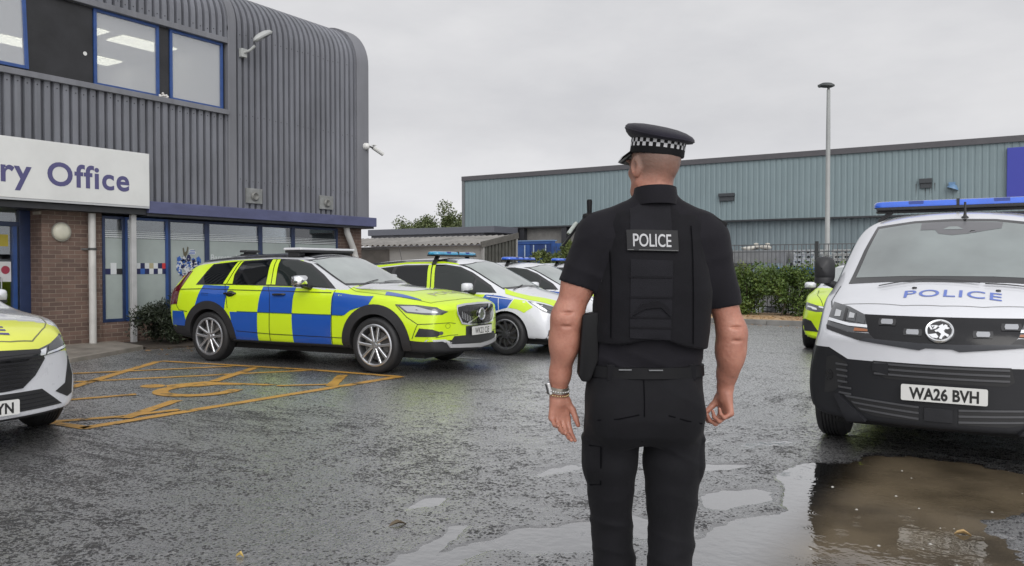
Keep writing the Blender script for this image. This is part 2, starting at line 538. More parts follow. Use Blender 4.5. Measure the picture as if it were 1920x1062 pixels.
water("puddle_water", [(-8.2, 1.0), (1.6, 1.0), (1.6, 10.5), (-8.2, 10.5)])

# bubbles and splashes where drops strike the standing water
sp_ = MB()
rs_ = np.random.default_rng(21)
for _ in range(26):
    x_, y_ = rs_.uniform(-1.2, .1), rs_.uniform(3.8, 6.6)
    r_ = rs_.uniform(.003, .0075)
    sp_.lathe([(r_ * 1.5, 0), (r_, r_ * .35), (r_ * .55, r_ * .75), (0, r_ * .85)], 8, Matrix.Translation((x_, y_, WATER_Z)))
tag(sp_.build("rain_splashes", mat("pale splash", (.34, .33, .30), .1, spec=1.0), smooth=60), "small pale raindrop splashes on the muddy puddle", "splashes", kind="stuff")

# ------------------------------------------------------------------ painted markings
def paint(name, col, wear):
    m, t, b = newmat(name)
    N = t.nodes.new; LK = t.links.new
    c = N("ShaderNodeTexCoord")
    n = N("ShaderNodeTexNoise"); n.inputs["Scale"].default_value = 5; n.inputs["Detail"].default_value = 9; n.inputs["Roughness"].default_value = 0.7
    LK(c.outputs["Object"], n.inputs["Vector"])
    r = N("ShaderNodeValToRGB")
    r.color_ramp.elements[0].position = wear; r.color_ramp.elements[0].color = (0.04, 0.037, 0.03, 1)
    r.color_ramp.elements[1].position = wear + 0.1; r.color_ramp.elements[1].color = (*col, 1)
    LK(n.outputs["Fac"], r.inputs[0])
    n3 = N("ShaderNodeTexNoise"); n3.inputs["Scale"].default_value = 1.7; n3.inputs["Detail"].default_value = 4
    LK(c.outputs["Object"], n3.inputs["Vector"])
    mm = N("ShaderNodeMapRange"); mm.inputs["To Min"].default_value = 0.72; mm.inputs["To Max"].default_value = 1.2
    LK(n3.outputs["Fac"], mm.inputs["Value"])
    mx = N("ShaderNodeMix"); mx.data_type = 'RGBA'; mx.blend_type = 'MULTIPLY'; mx.inputs[0].default_value = 1
    LK(r.outputs[0], mx.inputs[6]); LK(mm.outputs[0], mx.inputs[7])
    LK(mx.outputs[2], b.inputs["Base Color"])
    b.inputs["Roughness"].default_value = 0.42
    vo = N("ShaderNodeTexVoronoi"); vo.inputs["Scale"].default_value = 85
    LK(c.outputs["Object"], vo.inputs["Vector"])
    bp = N("ShaderNodeBump"); bp.inputs["Distance"].default_value = 0.002; bp.invert = True
    LK(vo.outputs["Distance"], bp.inputs["Height"]); LK(bp.outputs[0], b.inputs["Normal"])
    return m
YEL = paint("worn yellow paint", (0.52, 0.285, 0.06), 0.36)
WHT = paint("worn white paint", (0.55, 0.55, 0.54), 0.36)
def stripes(name, segs, m, z):
    b = MB()
    for k, (p, q, wd) in enumerate(segs):
        p, q = Vector(p), Vector(q)
        d = (q - p); ln = d.length; d.normalize(); n = Vector((-d.y, d.x)) * wd / 2
        zz = z + 0.0012 * (k % 3)
        steps = max(2, int(ln / 0.12))
        vs = []
        for i in range(steps + 1):
            c = p + d * (ln * i / steps)
            j1 = 1 + random.uniform(-0.1, 0.1); j2 = 1 + random.uniform(-0.1, 0.1)
            vs += [(c.x + n.x * j1, c.y + n.y * j1, zz), (c.x - n.x * j2, c.y - n.y * j2, zz)]
        b.add(vs, [(2 * i, 2 * i + 1, 2 * i + 3, 2 * i + 2) for i in range(steps)])
    return tag(b.build(name, m), kind="structure")
W1, W2 = 0.108, 0.135
stripes("bay_marking", [((-7.06, 3.96), (-6.92, 8.1), W2), ((-6.92, 8.06), (-8.32, 7.95), W1), ((-8.32, 7.95), (-11.09, 7.45), W1), ((-11.1, 7.4), (-9.55, 5.2), W2),
    ((-9.55, 5.2), (-8.9, 4.2), W2), ((-9.66, 7.6), (-10.9, 5.75), W1), ((-8.38, 7.91), (-10.15, 5.3), W1), ((-8.69, 4.74), (-8.44, 5.35), W1),
    ((-9.27, 7.71), (-8.57, 6.47), W2), ((-7.66, 7.79), (-7.06, 6.99), W2), ((-7.62, 3.94), (-7.29, 4.49), W1), ((-7.29, 4.49), (-7.16, 5.0), W1),
    ((-7.66, 3.94), (-7.04, 3.99), W1), ((-7.2, 4.44), (-7.69, 5.34), W2), ((-7.62, 6.64), (-7.14, 7.1), W1 * .8), ((-8.9, 4.25), (-8.62, 4.9), W1)], YEL, 0.005)
# wheelchair symbol: head, body and wheel arc
sy = MB()
def flat(pts, z): sy.poly([(x, y, z) for x, y in pts])
def arcband(cx, cy, r0, r1, a0, a1, z, sq=1.0):
    n = 36
    vs = []
    for i in range(n + 1):
        a = R(a0 + (a1 - a0) * i / n)
        for r in (r0, r1): vs.append((cx + r * math.cos(a), cy + r * math.sin(a), z))
    sy.add(vs, [(2 * i, 2 * i + 1, 2 * i + 3, 2 * i + 2) for i in range(n)])
flat([(-8.86 + 0.16 * math.cos(R(a)), 5.83 + 0.13 * math.sin(R(a))) for a in range(0, 360, 12)], 0.005)
flat([(-8.78, 5.95), (-8.6, 5.85), (-8.36, 6.1), (-8.3, 6.3), (-7.95, 6.52), (-7.72, 6.6), (-7.7, 6.72), (-7.98, 6.62), (-8.4, 6.47), (-8.66, 6.42), (-8.72, 6.2)], 0.0062)
arcband(-8.12, 5.93, 0.33, 0.5, 125, 398, 0.0074)
tag(sy.build("wheelchair_marking", YEL), kind="structure")
stripes("parking_line", [((-7.6, 9.1), (-7.1, 9.9), 0.09), ((-8.1, 10.2), (-7.25, 10.3), 0.09), ((-12.4, 9.55), (-7.2, 10.3), 0.09), ((-12.2, 13.2), (-7.2, 13.4), 0.09), ((-12.2, 16.2), (-7.2, 16.4), 0.09)], WHT, 0.005)

# ------------------------------------------------------------------ pavements and kerbs
CONC = mat("pale concrete", (0.2, 0.18, 0.155), 0.6, var=0.35, vscale=3, bump=0.004, bscale=70, rvar=0.2)
KERB = mat("kerb stone", (0.19, 0.185, 0.175), 0.5, var=0.3, vscale=2.5, bump=0.004, bscale=50, rvar=0.15)
LITTER = mat("leaf strewn pavement", (0.44, 0.30, 0.175), 0.75, var=0.45, vscale=9, bump=0.012, bscale=45, dark=(0.25, 0.175, 0.105))
b = MB()
b.prism([(-14.2, -8), (-11.95, -8), (-11.95, 6.2), (-12.05, 6.6), (-12.95, 8.35), (-14.2, 8.6)], lambda p: (p[0], p[1], -0.1), lambda p: (p[0], p[1], 0.07))
tag(b.build("office_pavement", CONC, bevel=0.012), kind="structure")
SOIL = mat("dark planting soil", (0.045, 0.035, 0.027), 0.8, var=0.4, vscale=8, bump=0.02, bscale=25)
b = MB().prism([(-14.2, 8.62), (-12.9, 8.37), (-12.55, 9.1), (-12.55, 15.2), (-14.2, 15.2)], lambda p: (p[0], p[1], -0.1), lambda p: (p[0], p[1], 0.04))
tag(b.build("planting_bed_soil", SOIL), kind="structure")
b = MB()
for k in range(-24, 16):
    x0 = k * 0.915
    b.box(x0 + 0.004, x0 + 0.911, 20.15, 20.30, -0.1, 0.125)
tag(b.build("yard_kerb", KERB, bevel=0.012), kind="structure")
tag(MB().box(-22, 14.6, 20.30, 23.6, -0.1, 0.115).build("yard_pavement", LITTER), kind="structure")
# ------------------------------------------------------------------ enquiry office building
def clad_mat(name, col, streak=0.25, rough=0.42, metal=0.0):
    m, t, b = newmat(name)
    N = t.nodes.new; LK = t.links.new
    c = N("ShaderNodeTexCoord")
    mp = N("ShaderNodeMapping"); mp.inputs["Scale"].default_value = (3.2, 3.2, 0.25)
    LK(c.outputs["Object"], mp.inputs[0])
    n = N("ShaderNodeTexNoise"); n.inputs["Scale"].default_value = 1.6; n.inputs["Detail"].default_value = 7; n.inputs["Roughness"].default_value = 0.65
    LK(mp.outputs[0], n.inputs["Vector"])
    n2 = N("ShaderNodeTexNoise"); n2.inputs["Scale"].default_value = 0.7; n2.inputs["Detail"].default_value = 5
    LK(c.outputs["Object"], n2.inputs["Vector"])
    ad = N("ShaderNodeMath"); ad.operation = 'ADD'; LK(n.outputs["Fac"], ad.inputs[0]); LK(n2.outputs["Fac"], ad.inputs[1])
    r = N("ShaderNodeValToRGB")
    r.color_ramp.elements[0].position = 0.36; r.color_ramp.elements[0].color = (*[x * (1 - streak) for x in col], 1)
    r.color_ramp.elements[1].position = 0.62; r.color_ramp.elements[1].color = (*[x * (1 + streak) for x in col], 1)
    hv = N("ShaderNodeMath"); hv.operation = 'MULTIPLY'; hv.inputs[1].default_value = 0.5; LK(ad.outputs[0], hv.inputs[0])
    LK(hv.outputs[0], r.inputs[0]); LK(r.outputs[0], b.inputs["Base Color"])
    q = N("ShaderNodeMapRange"); q.inputs["To Min"].default_value = rough - 0.12; q.inputs["To Max"].default_value = rough + 0.18
    LK(n.outputs["Fac"], q.inputs["Value"]); LK(q.outputs[0], b.inputs["Roughness"])
    b.inputs["Metallic"].default_value = metal
    return m
GREY = clad_mat("weathered grey cladding", (0.148, 0.153, 0.172), 0.22)
GREYT = clad_mat("grey trim metal", (0.15, 0.153, 0.168), 0.18)
DKTRIM = mat("dark window trim", (0.022, 0.023, 0.027), 0.45, var=0.3, vscale=3)
BLUEF = mat("blue window frame", (0.02, 0.06, 0.205), 0.35, var=0.15, vscale=5)
NAVYF = mat("navy mullion", (0.018, 0.032, 0.085), 0.4, var=0.2, vscale=5)
FASC = mat("violet blue fascia", (0.075, 0.082, 0.16), 0.42, var=0.18, vscale=2, stretch=(1, 1, 3), rvar=0.1)
BLACKP = mat("blacked out panel", (0.013, 0.013, 0.015), 0.35, var=0.5, vscale=2.2)
WPIPE = mat("white pipe plastic", (0.48, 0.47, 0.45), 0.4, var=0.12, vscale=3)
GPOST = mat("grey post", (0.4, 0.4, 0.4), 0.45, var=0.12, vscale=3)

def brick_mat():
    m, t, b = newmat("brown brick")
    N = t.nodes.new; LK = t.links.new
    c = N("ShaderNodeTexCoord")
    sx = N("ShaderNodeSeparateXYZ"); LK(c.outputs["Object"], sx.inputs[0])
    ad = N("ShaderNodeMath"); ad.operation = 'ADD'; LK(sx.outputs[0], ad.inputs[0]); LK(sx.outputs[1], ad.inputs[1])
    cb = N("ShaderNodeCombineXYZ"); LK(ad.outputs[0], cb.inputs[0]); LK(sx.outputs[2], cb.inputs[1])
    br = N("ShaderNodeTexBrick")
    br.inputs["Scale"].default_value = 1.0
    br.inputs["Brick Width"].default_value = 0.225; br.inputs["Row Height"].default_value = 0.075
    br.inputs["Mortar Size"].default_value = 0.006; br.inputs["Mortar Smooth"].default_value = 0.3
    br.inputs["Color1"].default_value = (0.160, 0.102, 0.080, 1); br.inputs["Color2"].default_value = (0.098, 0.064, 0.053, 1)
    br.inputs["Mortar"].default_value = (0.24, 0.19, 0.15, 1)
    LK(cb.outputs[0], br.inputs["Vector"])
    n = N("ShaderNodeTexNoise"); n.inputs["Scale"].default_value = 3; n.inputs["Detail"].default_value = 8
    LK(c.outputs["Object"], n.inputs["Vector"])
    q = N("ShaderNodeMapRange"); q.inputs["To Min"].default_value = 0.6; q.inputs["To Max"].default_value = 1.4
    LK(n.outputs["Fac"], q.inputs["Value"])
    mx = N("ShaderNodeMix"); mx.data_type = 'RGBA'; mx.blend_type = 'MULTIPLY'; mx.inputs[0].default_value = 1
    LK(br.outputs["Color"], mx.inputs[6]); LK(q.outputs[0], mx.inputs[7]); LK(mx.outputs[2], b.inputs["Base Color"])
    b.inputs["Roughness"].default_value = 0.8
    bp = N("ShaderNodeBump"); bp.inputs["Distance"].default_value = 0.006; bp.invert = True
    LK(br.outputs["Fac"], bp.inputs["Height"]); LK(bp.outputs[0], b.inputs["Normal"])
    return m
BRICK = brick_mat()

office = empty("enquiry_office", (-14.0, 8.0, 0))
tag(office, "two storey grey ribbed metal clad office with brick ground floor and white sign", "building")
def O(p): return (p[0] + 14.0, p[1] - 8.0, p[2])      # world point -> building's own space
def obuild(mb, name, m=None, parent=None, **k):
    par = parent or office
    mb.v = [O(v) for v in mb.v]
    return mb.build(name, m, par, **k)

PITCH = 0.158
def ribs(y0, y1):
    ys = []; k0 = math.floor(y0 / PITCH) - 1
    for k in range(k0, int(y1 / PITCH) + 2):
        for f, d in ((0.0, 0), (0.58, 0), (0.65, -0.07), (0.93, -0.07)):
            ys.append((k * PITCH + f * PITCH, d))
    ys = [q for q in ys if y0 < q[0] < y1]
    return [(y0, ys[0][1])] + ys + [(y1, ys[-1][1])]
RAD, ZC, XF = 0.95, 6.42, -14.0
def eave(s_arc=10, z0=2.6, top=True):
    pts = [((XF, z0), (1, 0))]
    if top:
        pts.append(((XF, ZC - 0.02), (1, 0)))
        for i in range(s_arc + 1):
            a = math.pi / 2 * i / s_arc
            pts.append(((XF - RAD * (1 - math.cos(a)), ZC + RAD * math.sin(a)), (math.cos(a), math.sin(a))))
        pts.append(((XF - 5, ZC + RAD + 0.25), (0, 1)))
    return pts
def sheet(y0, y1, path):
    yr = ribs(y0, y1)
    vs, fs = [], []
    for (px_, pz), (nx_, nz_) in path:
        for y, d in yr: vs.append((px_ + nx_ * d, y, pz + nz_ * d))
    n = len(yr)
    for i in range(len(path) - 1):
        for k in range(n - 1): fs.append((i * n + k, i * n + k + 1, (i + 1) * n + k + 1, (i + 1) * n + k))
    return vs, fs
Y0, YW, Y1 = -6.0, 11.05, 14.72
cl = MB()
# below the windows, over the windows, and the tall blank panel on the right
cl.add(*sheet(Y0, YW, [((XF, 2.6), (1, 0)), ((XF, 4.57), (1, 0))]))
over = [((XF, 6.12), (1, 0))] + eave()[1:]
cl.add(*sheet(Y0, YW, over))
e = eave()
e2 = [e[0]] + [((XF, 3.2), (1, 0)), ((XF + 0.004, 3.2), (1, 0))] + e[1:]
cl.add(*sheet(YW + 0.004, Y1, e2))
obuild(cl, "cladding", GREY, fixn=False)
# crimped curved eaves read as a second sheet joint
tr = MB()
tr.box(XF - 0.3, XF + 0.035, YW - 0.1, YW + 0.1, 2.66, 6.40)                           # vertical flashing
tr.box(XF - 0.08, XF + 0.07, Y0, YW - 0.102, 4.56, 4.66)                          # sill
tr.box(XF - 0.2, XF + 0.03, Y0, YW - 0.102, 6.03, 6.14)                            # head
obuild(tr, "flashing", GREYT, bevel=0.008)
# end trim follows the curve
tb = MB(); pr = []
for i in range(13):
    a = math.pi / 2 * i / 12
    pr.append((XF - RAD * (1 - math.cos(a)), ZC + RAD * math.sin(a), math.cos(a), math.sin(a)))
pr = [(XF, 2.6, 1, 0)] + pr + [(XF - 5, ZC + RAD + 0.25, 0, 1)]
vs = []
for x, z, nx_, nz_ in pr:
    for y, d in ((Y1 - 0.01, 0.0), (Y1 - 0.01, 0.05), (Y1 + 0.40, 0.05), (Y1 + 0.44, 0.0), (Y1 + 0.44, -0.3)):
        vs.append((x + nx_ * d, y, z + nz_ * d))
tb.add(vs, [(i * 5 + k, i * 5 + k + 1, (i + 1) * 5 + k + 1, (i + 1) * 5 + k) for i in range(len(pr) - 1) for k in range(4)])
obuild(tb, "end_trim", GREYT, smooth=35)
jb = MB(); vs = []
for x, z, nx_, nz_ in [(XF, 6.3, 1, 0)] + pr[1:]:
    for y, d in ((YW - 0.1, -0.02), (YW - 0.1, 0.034), (YW + 0.1, 0.034), (YW + 0.1, -0.02)): vs.append((x + nx_ * d, y, z + nz_ * d))
jb.add(vs, [(i * 4 + k, i * 4 + k + 1, (i + 1) * 4 + k + 1, (i + 1) * 4 + k) for i in range(len(pr) - 1) for k in range(3)])
obuild(jb, "joint_flashing", GREYT, smooth=35)
fx_ = MB()
for k in range(int(Y0 / PITCH), int(Y1 / PITCH) + 1):
    yy = k * PITCH + 0.29 * PITCH
    for zz in ((3.26, 4.62, 6.30) if yy > YW + 0.15 else (4.46, 6.24)):
        if yy < Y1 - .05 and random.random() < .8: fx_.lathe([(0.0, 0.008), (0.010, 0.006), (0.012, 0)], 6, Matrix.Translation((XF, yy + random.uniform(-.01, .01), zz + random.uniform(-.02, .02))) @ Matrix.Rotation(R(90), 4, 'Y'))
obuild(fx_, "cladding_screws", DKTRIM)
YE = Y1 + 0.42
bk = MB()
bk.box(-26, -14.28, YE - 0.25, YE - 0.02, 0, 6.6)                                  # end wall
bk.box(-26, -25.8, Y0, YE, 0, 7.4)
bk.box(-26, -14.2, Y0, Y0 + 0.2, 0, 6.6)
obuild(bk, "wall", GREYT)
rf = MB().box(-26, -14.97, Y0 + 0.02, YE - 0.06, 7.2, 7.3)
obuild(rf, "roof", GREYT)
# fascia over the ground floor
fa = MB().box(XF - 0.25, XF + 0.2, 9.035, YE + 0.1, 2.43, 2.655)
obuild(fa, "fascia", FASC, bevel=0.012)
so = MB().box(-15.2, XF + 0.15, 9.03, YE + 0.05, 2.38, 2.428).box(-15.2, XF + 0.13, Y0, 9.03, 2.40, 2.50)
obuild(so, "soffit", DKTRIM)

# ---- first floor: room behind the panes, lit by its ceiling panels
CEIL = mat("office ceiling", (0.72, 0.72, 0.7), 0.9, var=0.04, vscale=2)
WALLP = mat("office wall paint", (0.62, 0.61, 0.63), 0.9, var=0.05, vscale=1)
LAMPM = mat("lit ceiling panel", (0.9, 0.9, 0.8), 0.6, emit=((1.0, 0.96, 0.78), 3.4))
rm = MB()
rm.use(WALLP).box(-19.0, -18.9, -2, 11.2, 4.5, 6.2)
rm.box(-18.9, -14.3, 10.95, 11.05, 4.6, 6.1)
rm.box(-18.9, -14.25, -2.1, -2, 4.6, 6.1)
rm.use(CEIL).box(-19, -14.22, -2, 10.95, 6.06, 6.12)
rm.use(mat("office carpet", (0.16, 0.16, 0.18), 0.95)).box(-19, -14.22, -2, 10.95, 4.4, 4.5)
obuild(rm, "interior")
lm = MB()
for yy in (1.2, 3.6, 6.0, 8.6, 10.1):
    for xx in (-15.6, -17.6):
        lm.box(xx - 0.3, xx + 0.3, yy - 0.6, yy + 0.6, 6.035, 6.05)
obuild(lm, "ceiling_light", LAMPM)
PANE = glass_mat("office pane", (0.86, 0.9, 0.9), 0.10, 0.01)
FILMP = glass_mat("upper pane film", (0.8, 0.82, 0.83), 0.12, 0.02, (0.55, 0.56, 0.57), 0.45)
def framed_window(y0, y1, z0, z1, x, fr, pane, bw=0.055, nm="window", tilt=0.0):
    f = MB()
    f.box(x - 0.05, x + 0.03, y0, y0 + bw, z0, z1); f.box(x - 0.05, x + 0.03, y1 - bw, y1, z0, z1)
    f.box(x - 0.05, x + 0.028, y0 + bw, y1 - bw, z0, z0 + bw); f.box(x - 0.05, x + 0.028, y0 + bw, y1 - bw, z1 - bw, z1)
    fo = obuild(f, nm, fr, bevel=0.006)
    po = obuild(MB().box(x - 0.012, x - 0.004, y0 + bw - 0.005, y1 - bw + 0.005, z0 + bw - 0.005, z1 - bw + 0.005), "pane", pane, parent=fo)
    if tilt:
        for o_ in (fo,):
            c = Vector(O((x, (y0 + y1) / 2, z1)))
            o_.matrix_local = Matrix.Translation(c) @ Matrix.Rotation(tilt, 4, 'Y') @ Matrix.Translation(-c)
    return fo
XU = -14.09
framed_window(8.17, 9.45, 4.665, 6.03, XU, BLUEF, FILMP)
framed_window(9.68, 10.90, 4.665, 6.03, XU, BLUEF, FILMP)
framed_window(5.75, 7.0, 4.68, 6.03, XU + 0.02, BLUEF, FILMP, tilt=R(-4))
framed_window(3.3, 4.5, 4.665, 6.03, XU, BLUEF, FILMP)
for a_, b_ in ((7.02, 8.165), (9.455, 9.675), (4.505, 5.745), (10.905, 10.946), (Y0, 3.295)):
    obuild(MB().box(XU - 0.04, XU + 0.0, a_, b_, 4.66, 6.03), "blank_panel", BLACKP)
# scraps and marks on the blanked out glazing
sc_ = MB().lathe([(0.0, 0.004), (0.035, 0.004), (0.035, 0)], 14, Matrix.Translation((XU + 0.002, 8.02, 5.19)) @ Matrix.Rotation(R(90), 4, 'Y'))
obuild(sc_, "round_sticker", mat("pale sticker", (0.6, 0.6, 0.58), 0.6))
ds = MB()
for _ in range(26):
    yy = 9.56 + random.gauss(0, 0.05); zz = 4.675 + abs(random.gauss(0, 0.03))
    ds.lathe([(0, -0.02), (0.02, -0.012), (0.024, 0), (0.016, 0.014), (0, 0.018)], 7, Matrix.Translation((XU + 0.05 + random.uniform(-.02, .05), yy, zz)))
obuild(ds, "bird_dropping", mat("bird dropping", (0.6, 0.58, 0.55), 0.9))

# ---- ground floor: brick piers, frosted shopfront, door screen
XG = -14.2
pz = MB()
pz.box(XG - 0.6, XG, 7.30, 8.36, 0, 2.40)
pz.box(XG - 0.6, XG, 14.28, YE - 0.03, 0, 2.40)
pz.box(XG - 0.3, XG + 0.012, 8.36, 14.28, 0, 0.42)
pz.box(XG - 0.6, XG, Y0 + 0.2, 4.9, 0, 2.40)
obuild(pz, "brick_pier", BRICK)
lb = MB()
lb.box(XG - 0.25, XG - 0.02, 7.28, 8.3, 2.33, 2.379)
obuild(lb, "lintel", mat("pale lintel", (0.3, 0.27, 0.22), 0.7, var=0.2))
FROST = mat("frosted film pane", (0.31, 0.35, 0.335), 0.22, var=0.07, vscale=2.5, spec=0.55)
CLEAR = mat("clear dark pane", (0.05, 0.055, 0.055), 0.03, spec=0.9)
STRP = mat("white film stripe", (0.5, 0.53, 0.53), 0.4)
INN = MB().box(XG - 0.9, XG - 0.8, 8.36, 14.28, 0.42, 2.4)
obuild(INN, "inner_screen", mat("dim interior", (0.07, 0.07, 0.065), 0.9))
ed = [8.36, 8.80, 9.69, 10.58, 11.94, 12.87, 14.28]
ZB, ZT, ZF = 0.42, 2.36, 2.02
for k in range(6):
    a_, b_ = ed[k], ed[k + 1]
    f = MB()
    f.box(XG - 0.06, XG + 0.02, a_ + 0.0, a_ + 0.05, ZB, ZT); f.box(XG - 0.06, XG + 0.02, b_ - 0.05, b_ - 0.001, ZB, ZT)
    f.box(XG - 0.06, XG + 0.018, a_ + 0.05, b_ - 0.05, ZB, ZB + 0.06); f.box(XG - 0.06, XG + 0.018, a_ + 0.05, b_ - 0.05, ZT - 0.05, ZT)
    if k in (3, 4):
        f.box(XG - 0.06, XG + 0.018, a_ + 0.05, b_ - 0.05, 1.45, 1.5) if False else None
    fo = obuild(f, "window", BLUEF if k == 1 else NAVYF, bevel=0.005)
    obuild(MB().box(XG - 0.024, XG - 0.012, a_ + 0.045, b_ - 0.045, ZB + 0.055, ZF - 0.06), "frosted_pane", FROST, parent=fo)
    obuild(MB().box(XG - 0.024, XG - 0.012, a_ + 0.045, b_ - 0.045, ZF - 0.055, ZT - 0.045), "clear_pane", PANE, parent=fo)
    st = MB()
    for q, (z_, h_) in enumerate(((ZF - 0.045, 0.02), (ZF - 0.005, 0.016), (ZF + 0.035, 0.012), (ZF + 0.07, 0.008))):
        st.box(XG - 0.011, XG - 0.008, a_ + 0.05, b_ - 0.05, z_, z_ + h_)
    bl = MB()
    obuild(st, "film_stripe", STRP, parent=fo)
# chequered band on the two left panes
cols = dict(n=mat("navy square", (0.012, 0.014, 0.07), 0.4), w=mat("white square", (0.55, 0.57, 0.58), 0.4), b=mat("blue square", (0.03, 0.1, 0.36), 0.4), t=mat("tan square", (0.36, 0.32, 0.2), 0.4), r=mat("red square", (0.5, 0.03, 0.03), 0.4), g=mat("grey square", (0.3, 0.31, 0.32), 0.4), k=mat("black square", (0.02, 0.02, 0.022), 0.4))
for (a_, b_, rows) in ((8.41, 8.75, ("-nwn"[1:], "nwk")), (8.93, 9.66, ("nwnwtwnr"[:8], "gnbnwnwn"))):
    n = len(rows[1]); cw = (b_ - a_) / n
    for ri, row in enumerate(rows):
        for ci, ch in enumerate(row):
            if ri == 0 and a_ < 8.6 and ci != 1: continue
            c_ = MB().box(XG - 0.010, XG - 0.006, a_ + ci * cw, a_ + (ci + 1) * cw, 1.40 - ri * 0.105, 1.505 - ri * 0.105)
            cols_o = obuild(c_, "checker_square", cols[ch])
# the heraldic badge: helm, crest, mantling, shield, beasts, scroll
cre = MB()
YC, ZC0 = 10.16, 1.42
def cpoly(m, pts, lay=0):
    cre.use(m)
    vs = [(XG - 0.009 + lay * 0.0012, YC + y, ZC0 + z) for y, z in pts]
    n = len(vs)
    cre.add(vs, [tuple(range(n))])
MW, MN, MB_, MR, MT = cols["w"], cols["n"], cols["b"], cols["r"], mat("bronze ink", (0.09, 0.08, 0.05), 0.5)
def blob(m, y, z, ry, rz, lay, n=14, wob=0.25, ph=0.0):
    cpoly(m, [(y + ry * (1 + wob * math.sin(5 * a + ph)) * math.cos(a), z + rz * (1 + wob * math.cos(4 * a + ph)) * math.sin(a)) for a in [2 * math.pi * i / n for i in range(n)]], lay)
cpoly(MN, [(-.035, .12), (.035, .12), (.05, .2), (.02, .26), (-.02, .26), (-.05, .2)], 1)
cpoly(MT, [(-.12, .25), (-.08, .2), (-.03, .27), (.0, .40), (-.03, .42), (-.05, .33), (-.09, .30), (-.11, .40), (-.14, .38)], 1)
cpoly(MW, [(.0, .26), (.14, .26), (.17, .30), (.12, .36), (.02, .36)], 1)
for q in range(3): cpoly(MB_, [(.0 + q * .015, .27 + q * .03), (.145, .27 + q * .03), (.145, .285 + q * .03), (.0 + q * .015, .285 + q * .03)], 2)
random.seed(5)
for sgn in (-1, 1):
    for q in range(24):
        blob(random.choice([MW, MW, MB_, MN]), sgn * random.uniform(.08, .25), random.uniform(-.06, .18), random.uniform(.025, .06), random.uniform(.02, .05), 2 + (q % 4) * 0.5, ph=q)
    cpoly(MB_, [(sgn * .18, .14), (sgn * .25, .16), (sgn * .27, .02), (sgn * .22, -.12), (sgn * .15, -.16), (sgn * .17, -.02)], 1)
    blob(MB_, sgn * .22, .17, .05, .05, 4, ph=1)
    for q in range(5): blob(MW, sgn * (.17 + .015 * q), .1 - .055 * q, .018, .02, 5, ph=q)
cpoly(MW, [(-.10, .12), (.10, .12), (.11, 0), (.07, -.09), (0, -.13), (-.07, -.09), (-.11, 0)], 1)
cpoly(MB_, [(-.05, .11), (.05, .11), (.05, .04), (0, -.02), (-.05, .04)], 4)
cpoly(MW, [(-.14, -.1), (.14, -.1), (.14, -.15), (-.14, -.15)], 4)
cpoly(MN, [(-.13, -.112), (.13, -.112), (.13, -.128), (-.13, -.128)], 5)
cpoly(MR, [(-.13, -.16), (.13, -.16), (.15, -.24), (.05, -.31), (-.1, -.31), (-.16, -.24)], 3)
cpoly(MW, [(-.2, -.26), (-.06, -.22), (-.05, -.29), (-.16, -.36)], 5)
cpoly(MW, [(.2, -.26), (.06, -.22), (.05, -.29), (.16, -.36)], 5)
cpoly(MN, [(-.15, -.27), (-.08, -.25), (-.08, -.265), (-.15, -.29)], 6)
for q in range(70):
    yy, zz = random.uniform(-.25, .25), random.uniform(-.17, .19)
    blob(random.choice([MW, MN, MB_, MW]), yy, zz, random.uniform(.008, .02), random.uniform(.006, .02), 7 + (q % 5) * .3, 8, .3, q)
obuild(cre, "badge_transfer", fixn=False)
def letters_on(txt, size, org, ax, ay, m, name, parent, depth=0.0, bold=0.0, spacing=1.0, xs=1.0, conv=None, align='c'):
    v2, f2, wd = text_mesh(txt, size, bold, spacing, xs)
    ax, ay, org = Vector(ax), Vector(ay), Vector(org)
    mb = MB()
    sh = {'c': 0, 'l': wd / 2, 'r': -wd / 2}[align]
    mb.add([org + ax * (x + sh) + ay * y for x, y in v2], f2)
    if conv: mb.v = [conv(v) for v in mb.v]
    return mb.build(name, m, parent, fixn=False)
letters_on("Barnstaple", 0.13, (XG - 0.009, 10.68, 1.63), (0, 1, 0), (0, 0, 1), STRP, "lettering", office, bold=0.015, conv=O, align='l')

# door screen, recessed
DX = -14.62
dr = MB()
dr.box(DX - 0.04, DX + 0.04, 4.9, 5.0, 0, 2.4); dr.box(DX - 0.04, DX + 0.04, 5.9, 6.0, 0, 2.4)
dr.box(DX - 0.04, DX + 0.04, 4.9, 7.3, 2.12, 2.2); dr.box(DX - 0.04, DX + 0.04, 4.9, 7.3, 0.0, 0.1)
dr.box(DX - 0.05, DX + 0.05, 7.12, 7.3, 0.0, 2.4)
do = obuild(dr, "door_screen", NAVYF, bevel=0.006)
obuild(MB().box(DX - 0.045, DX + 0.05, 7.02, 7.08, 0.1, 2.12), "door_stile", BLUEF, parent=do)
obuild(MB().box(DX - 0.012, DX - 0.004, 4.95, 7.2, 0.1, 2.4), "door_glass", PANE, parent=do)
obuild(MB().tube([(DX + 0.05, 6.8, 1.0), (DX + 0.1, 6.8, 1.0), (DX + 0.1, 6.8, 1.25), (DX + 0.05, 6.8, 1.25)], 0.012, 8), "handle", mat("steel handle", (0.5, 0.5, 0.5), 0.3, 1.0), parent=do)
obuild(MB().box(-18.5, -18.4, 3.5, 8.3, 0, 2.4).box(-18.4, DX - .1, 3.5, 3.6, 0, 2.4).box(-18.4, DX - 0.1, 7.32, 7.4, 0, 2.4).box(-18.4, DX, 3.6, 7.3, 0.0, 0.03), "lobby", mat("dim lobby", (0.09, 0.09, 0.085), 0.9, var=0.3, vscale=1.0))
obuild(MB().box(-18.38, -17.9, 5.0, 7.2, 0.95, 1.05).box(-18.0, -17.9, 5.0, 7.2, 0.0, 0.95), "counter", mat("pale counter", (0.3, 0.29, 0.27), 0.6))
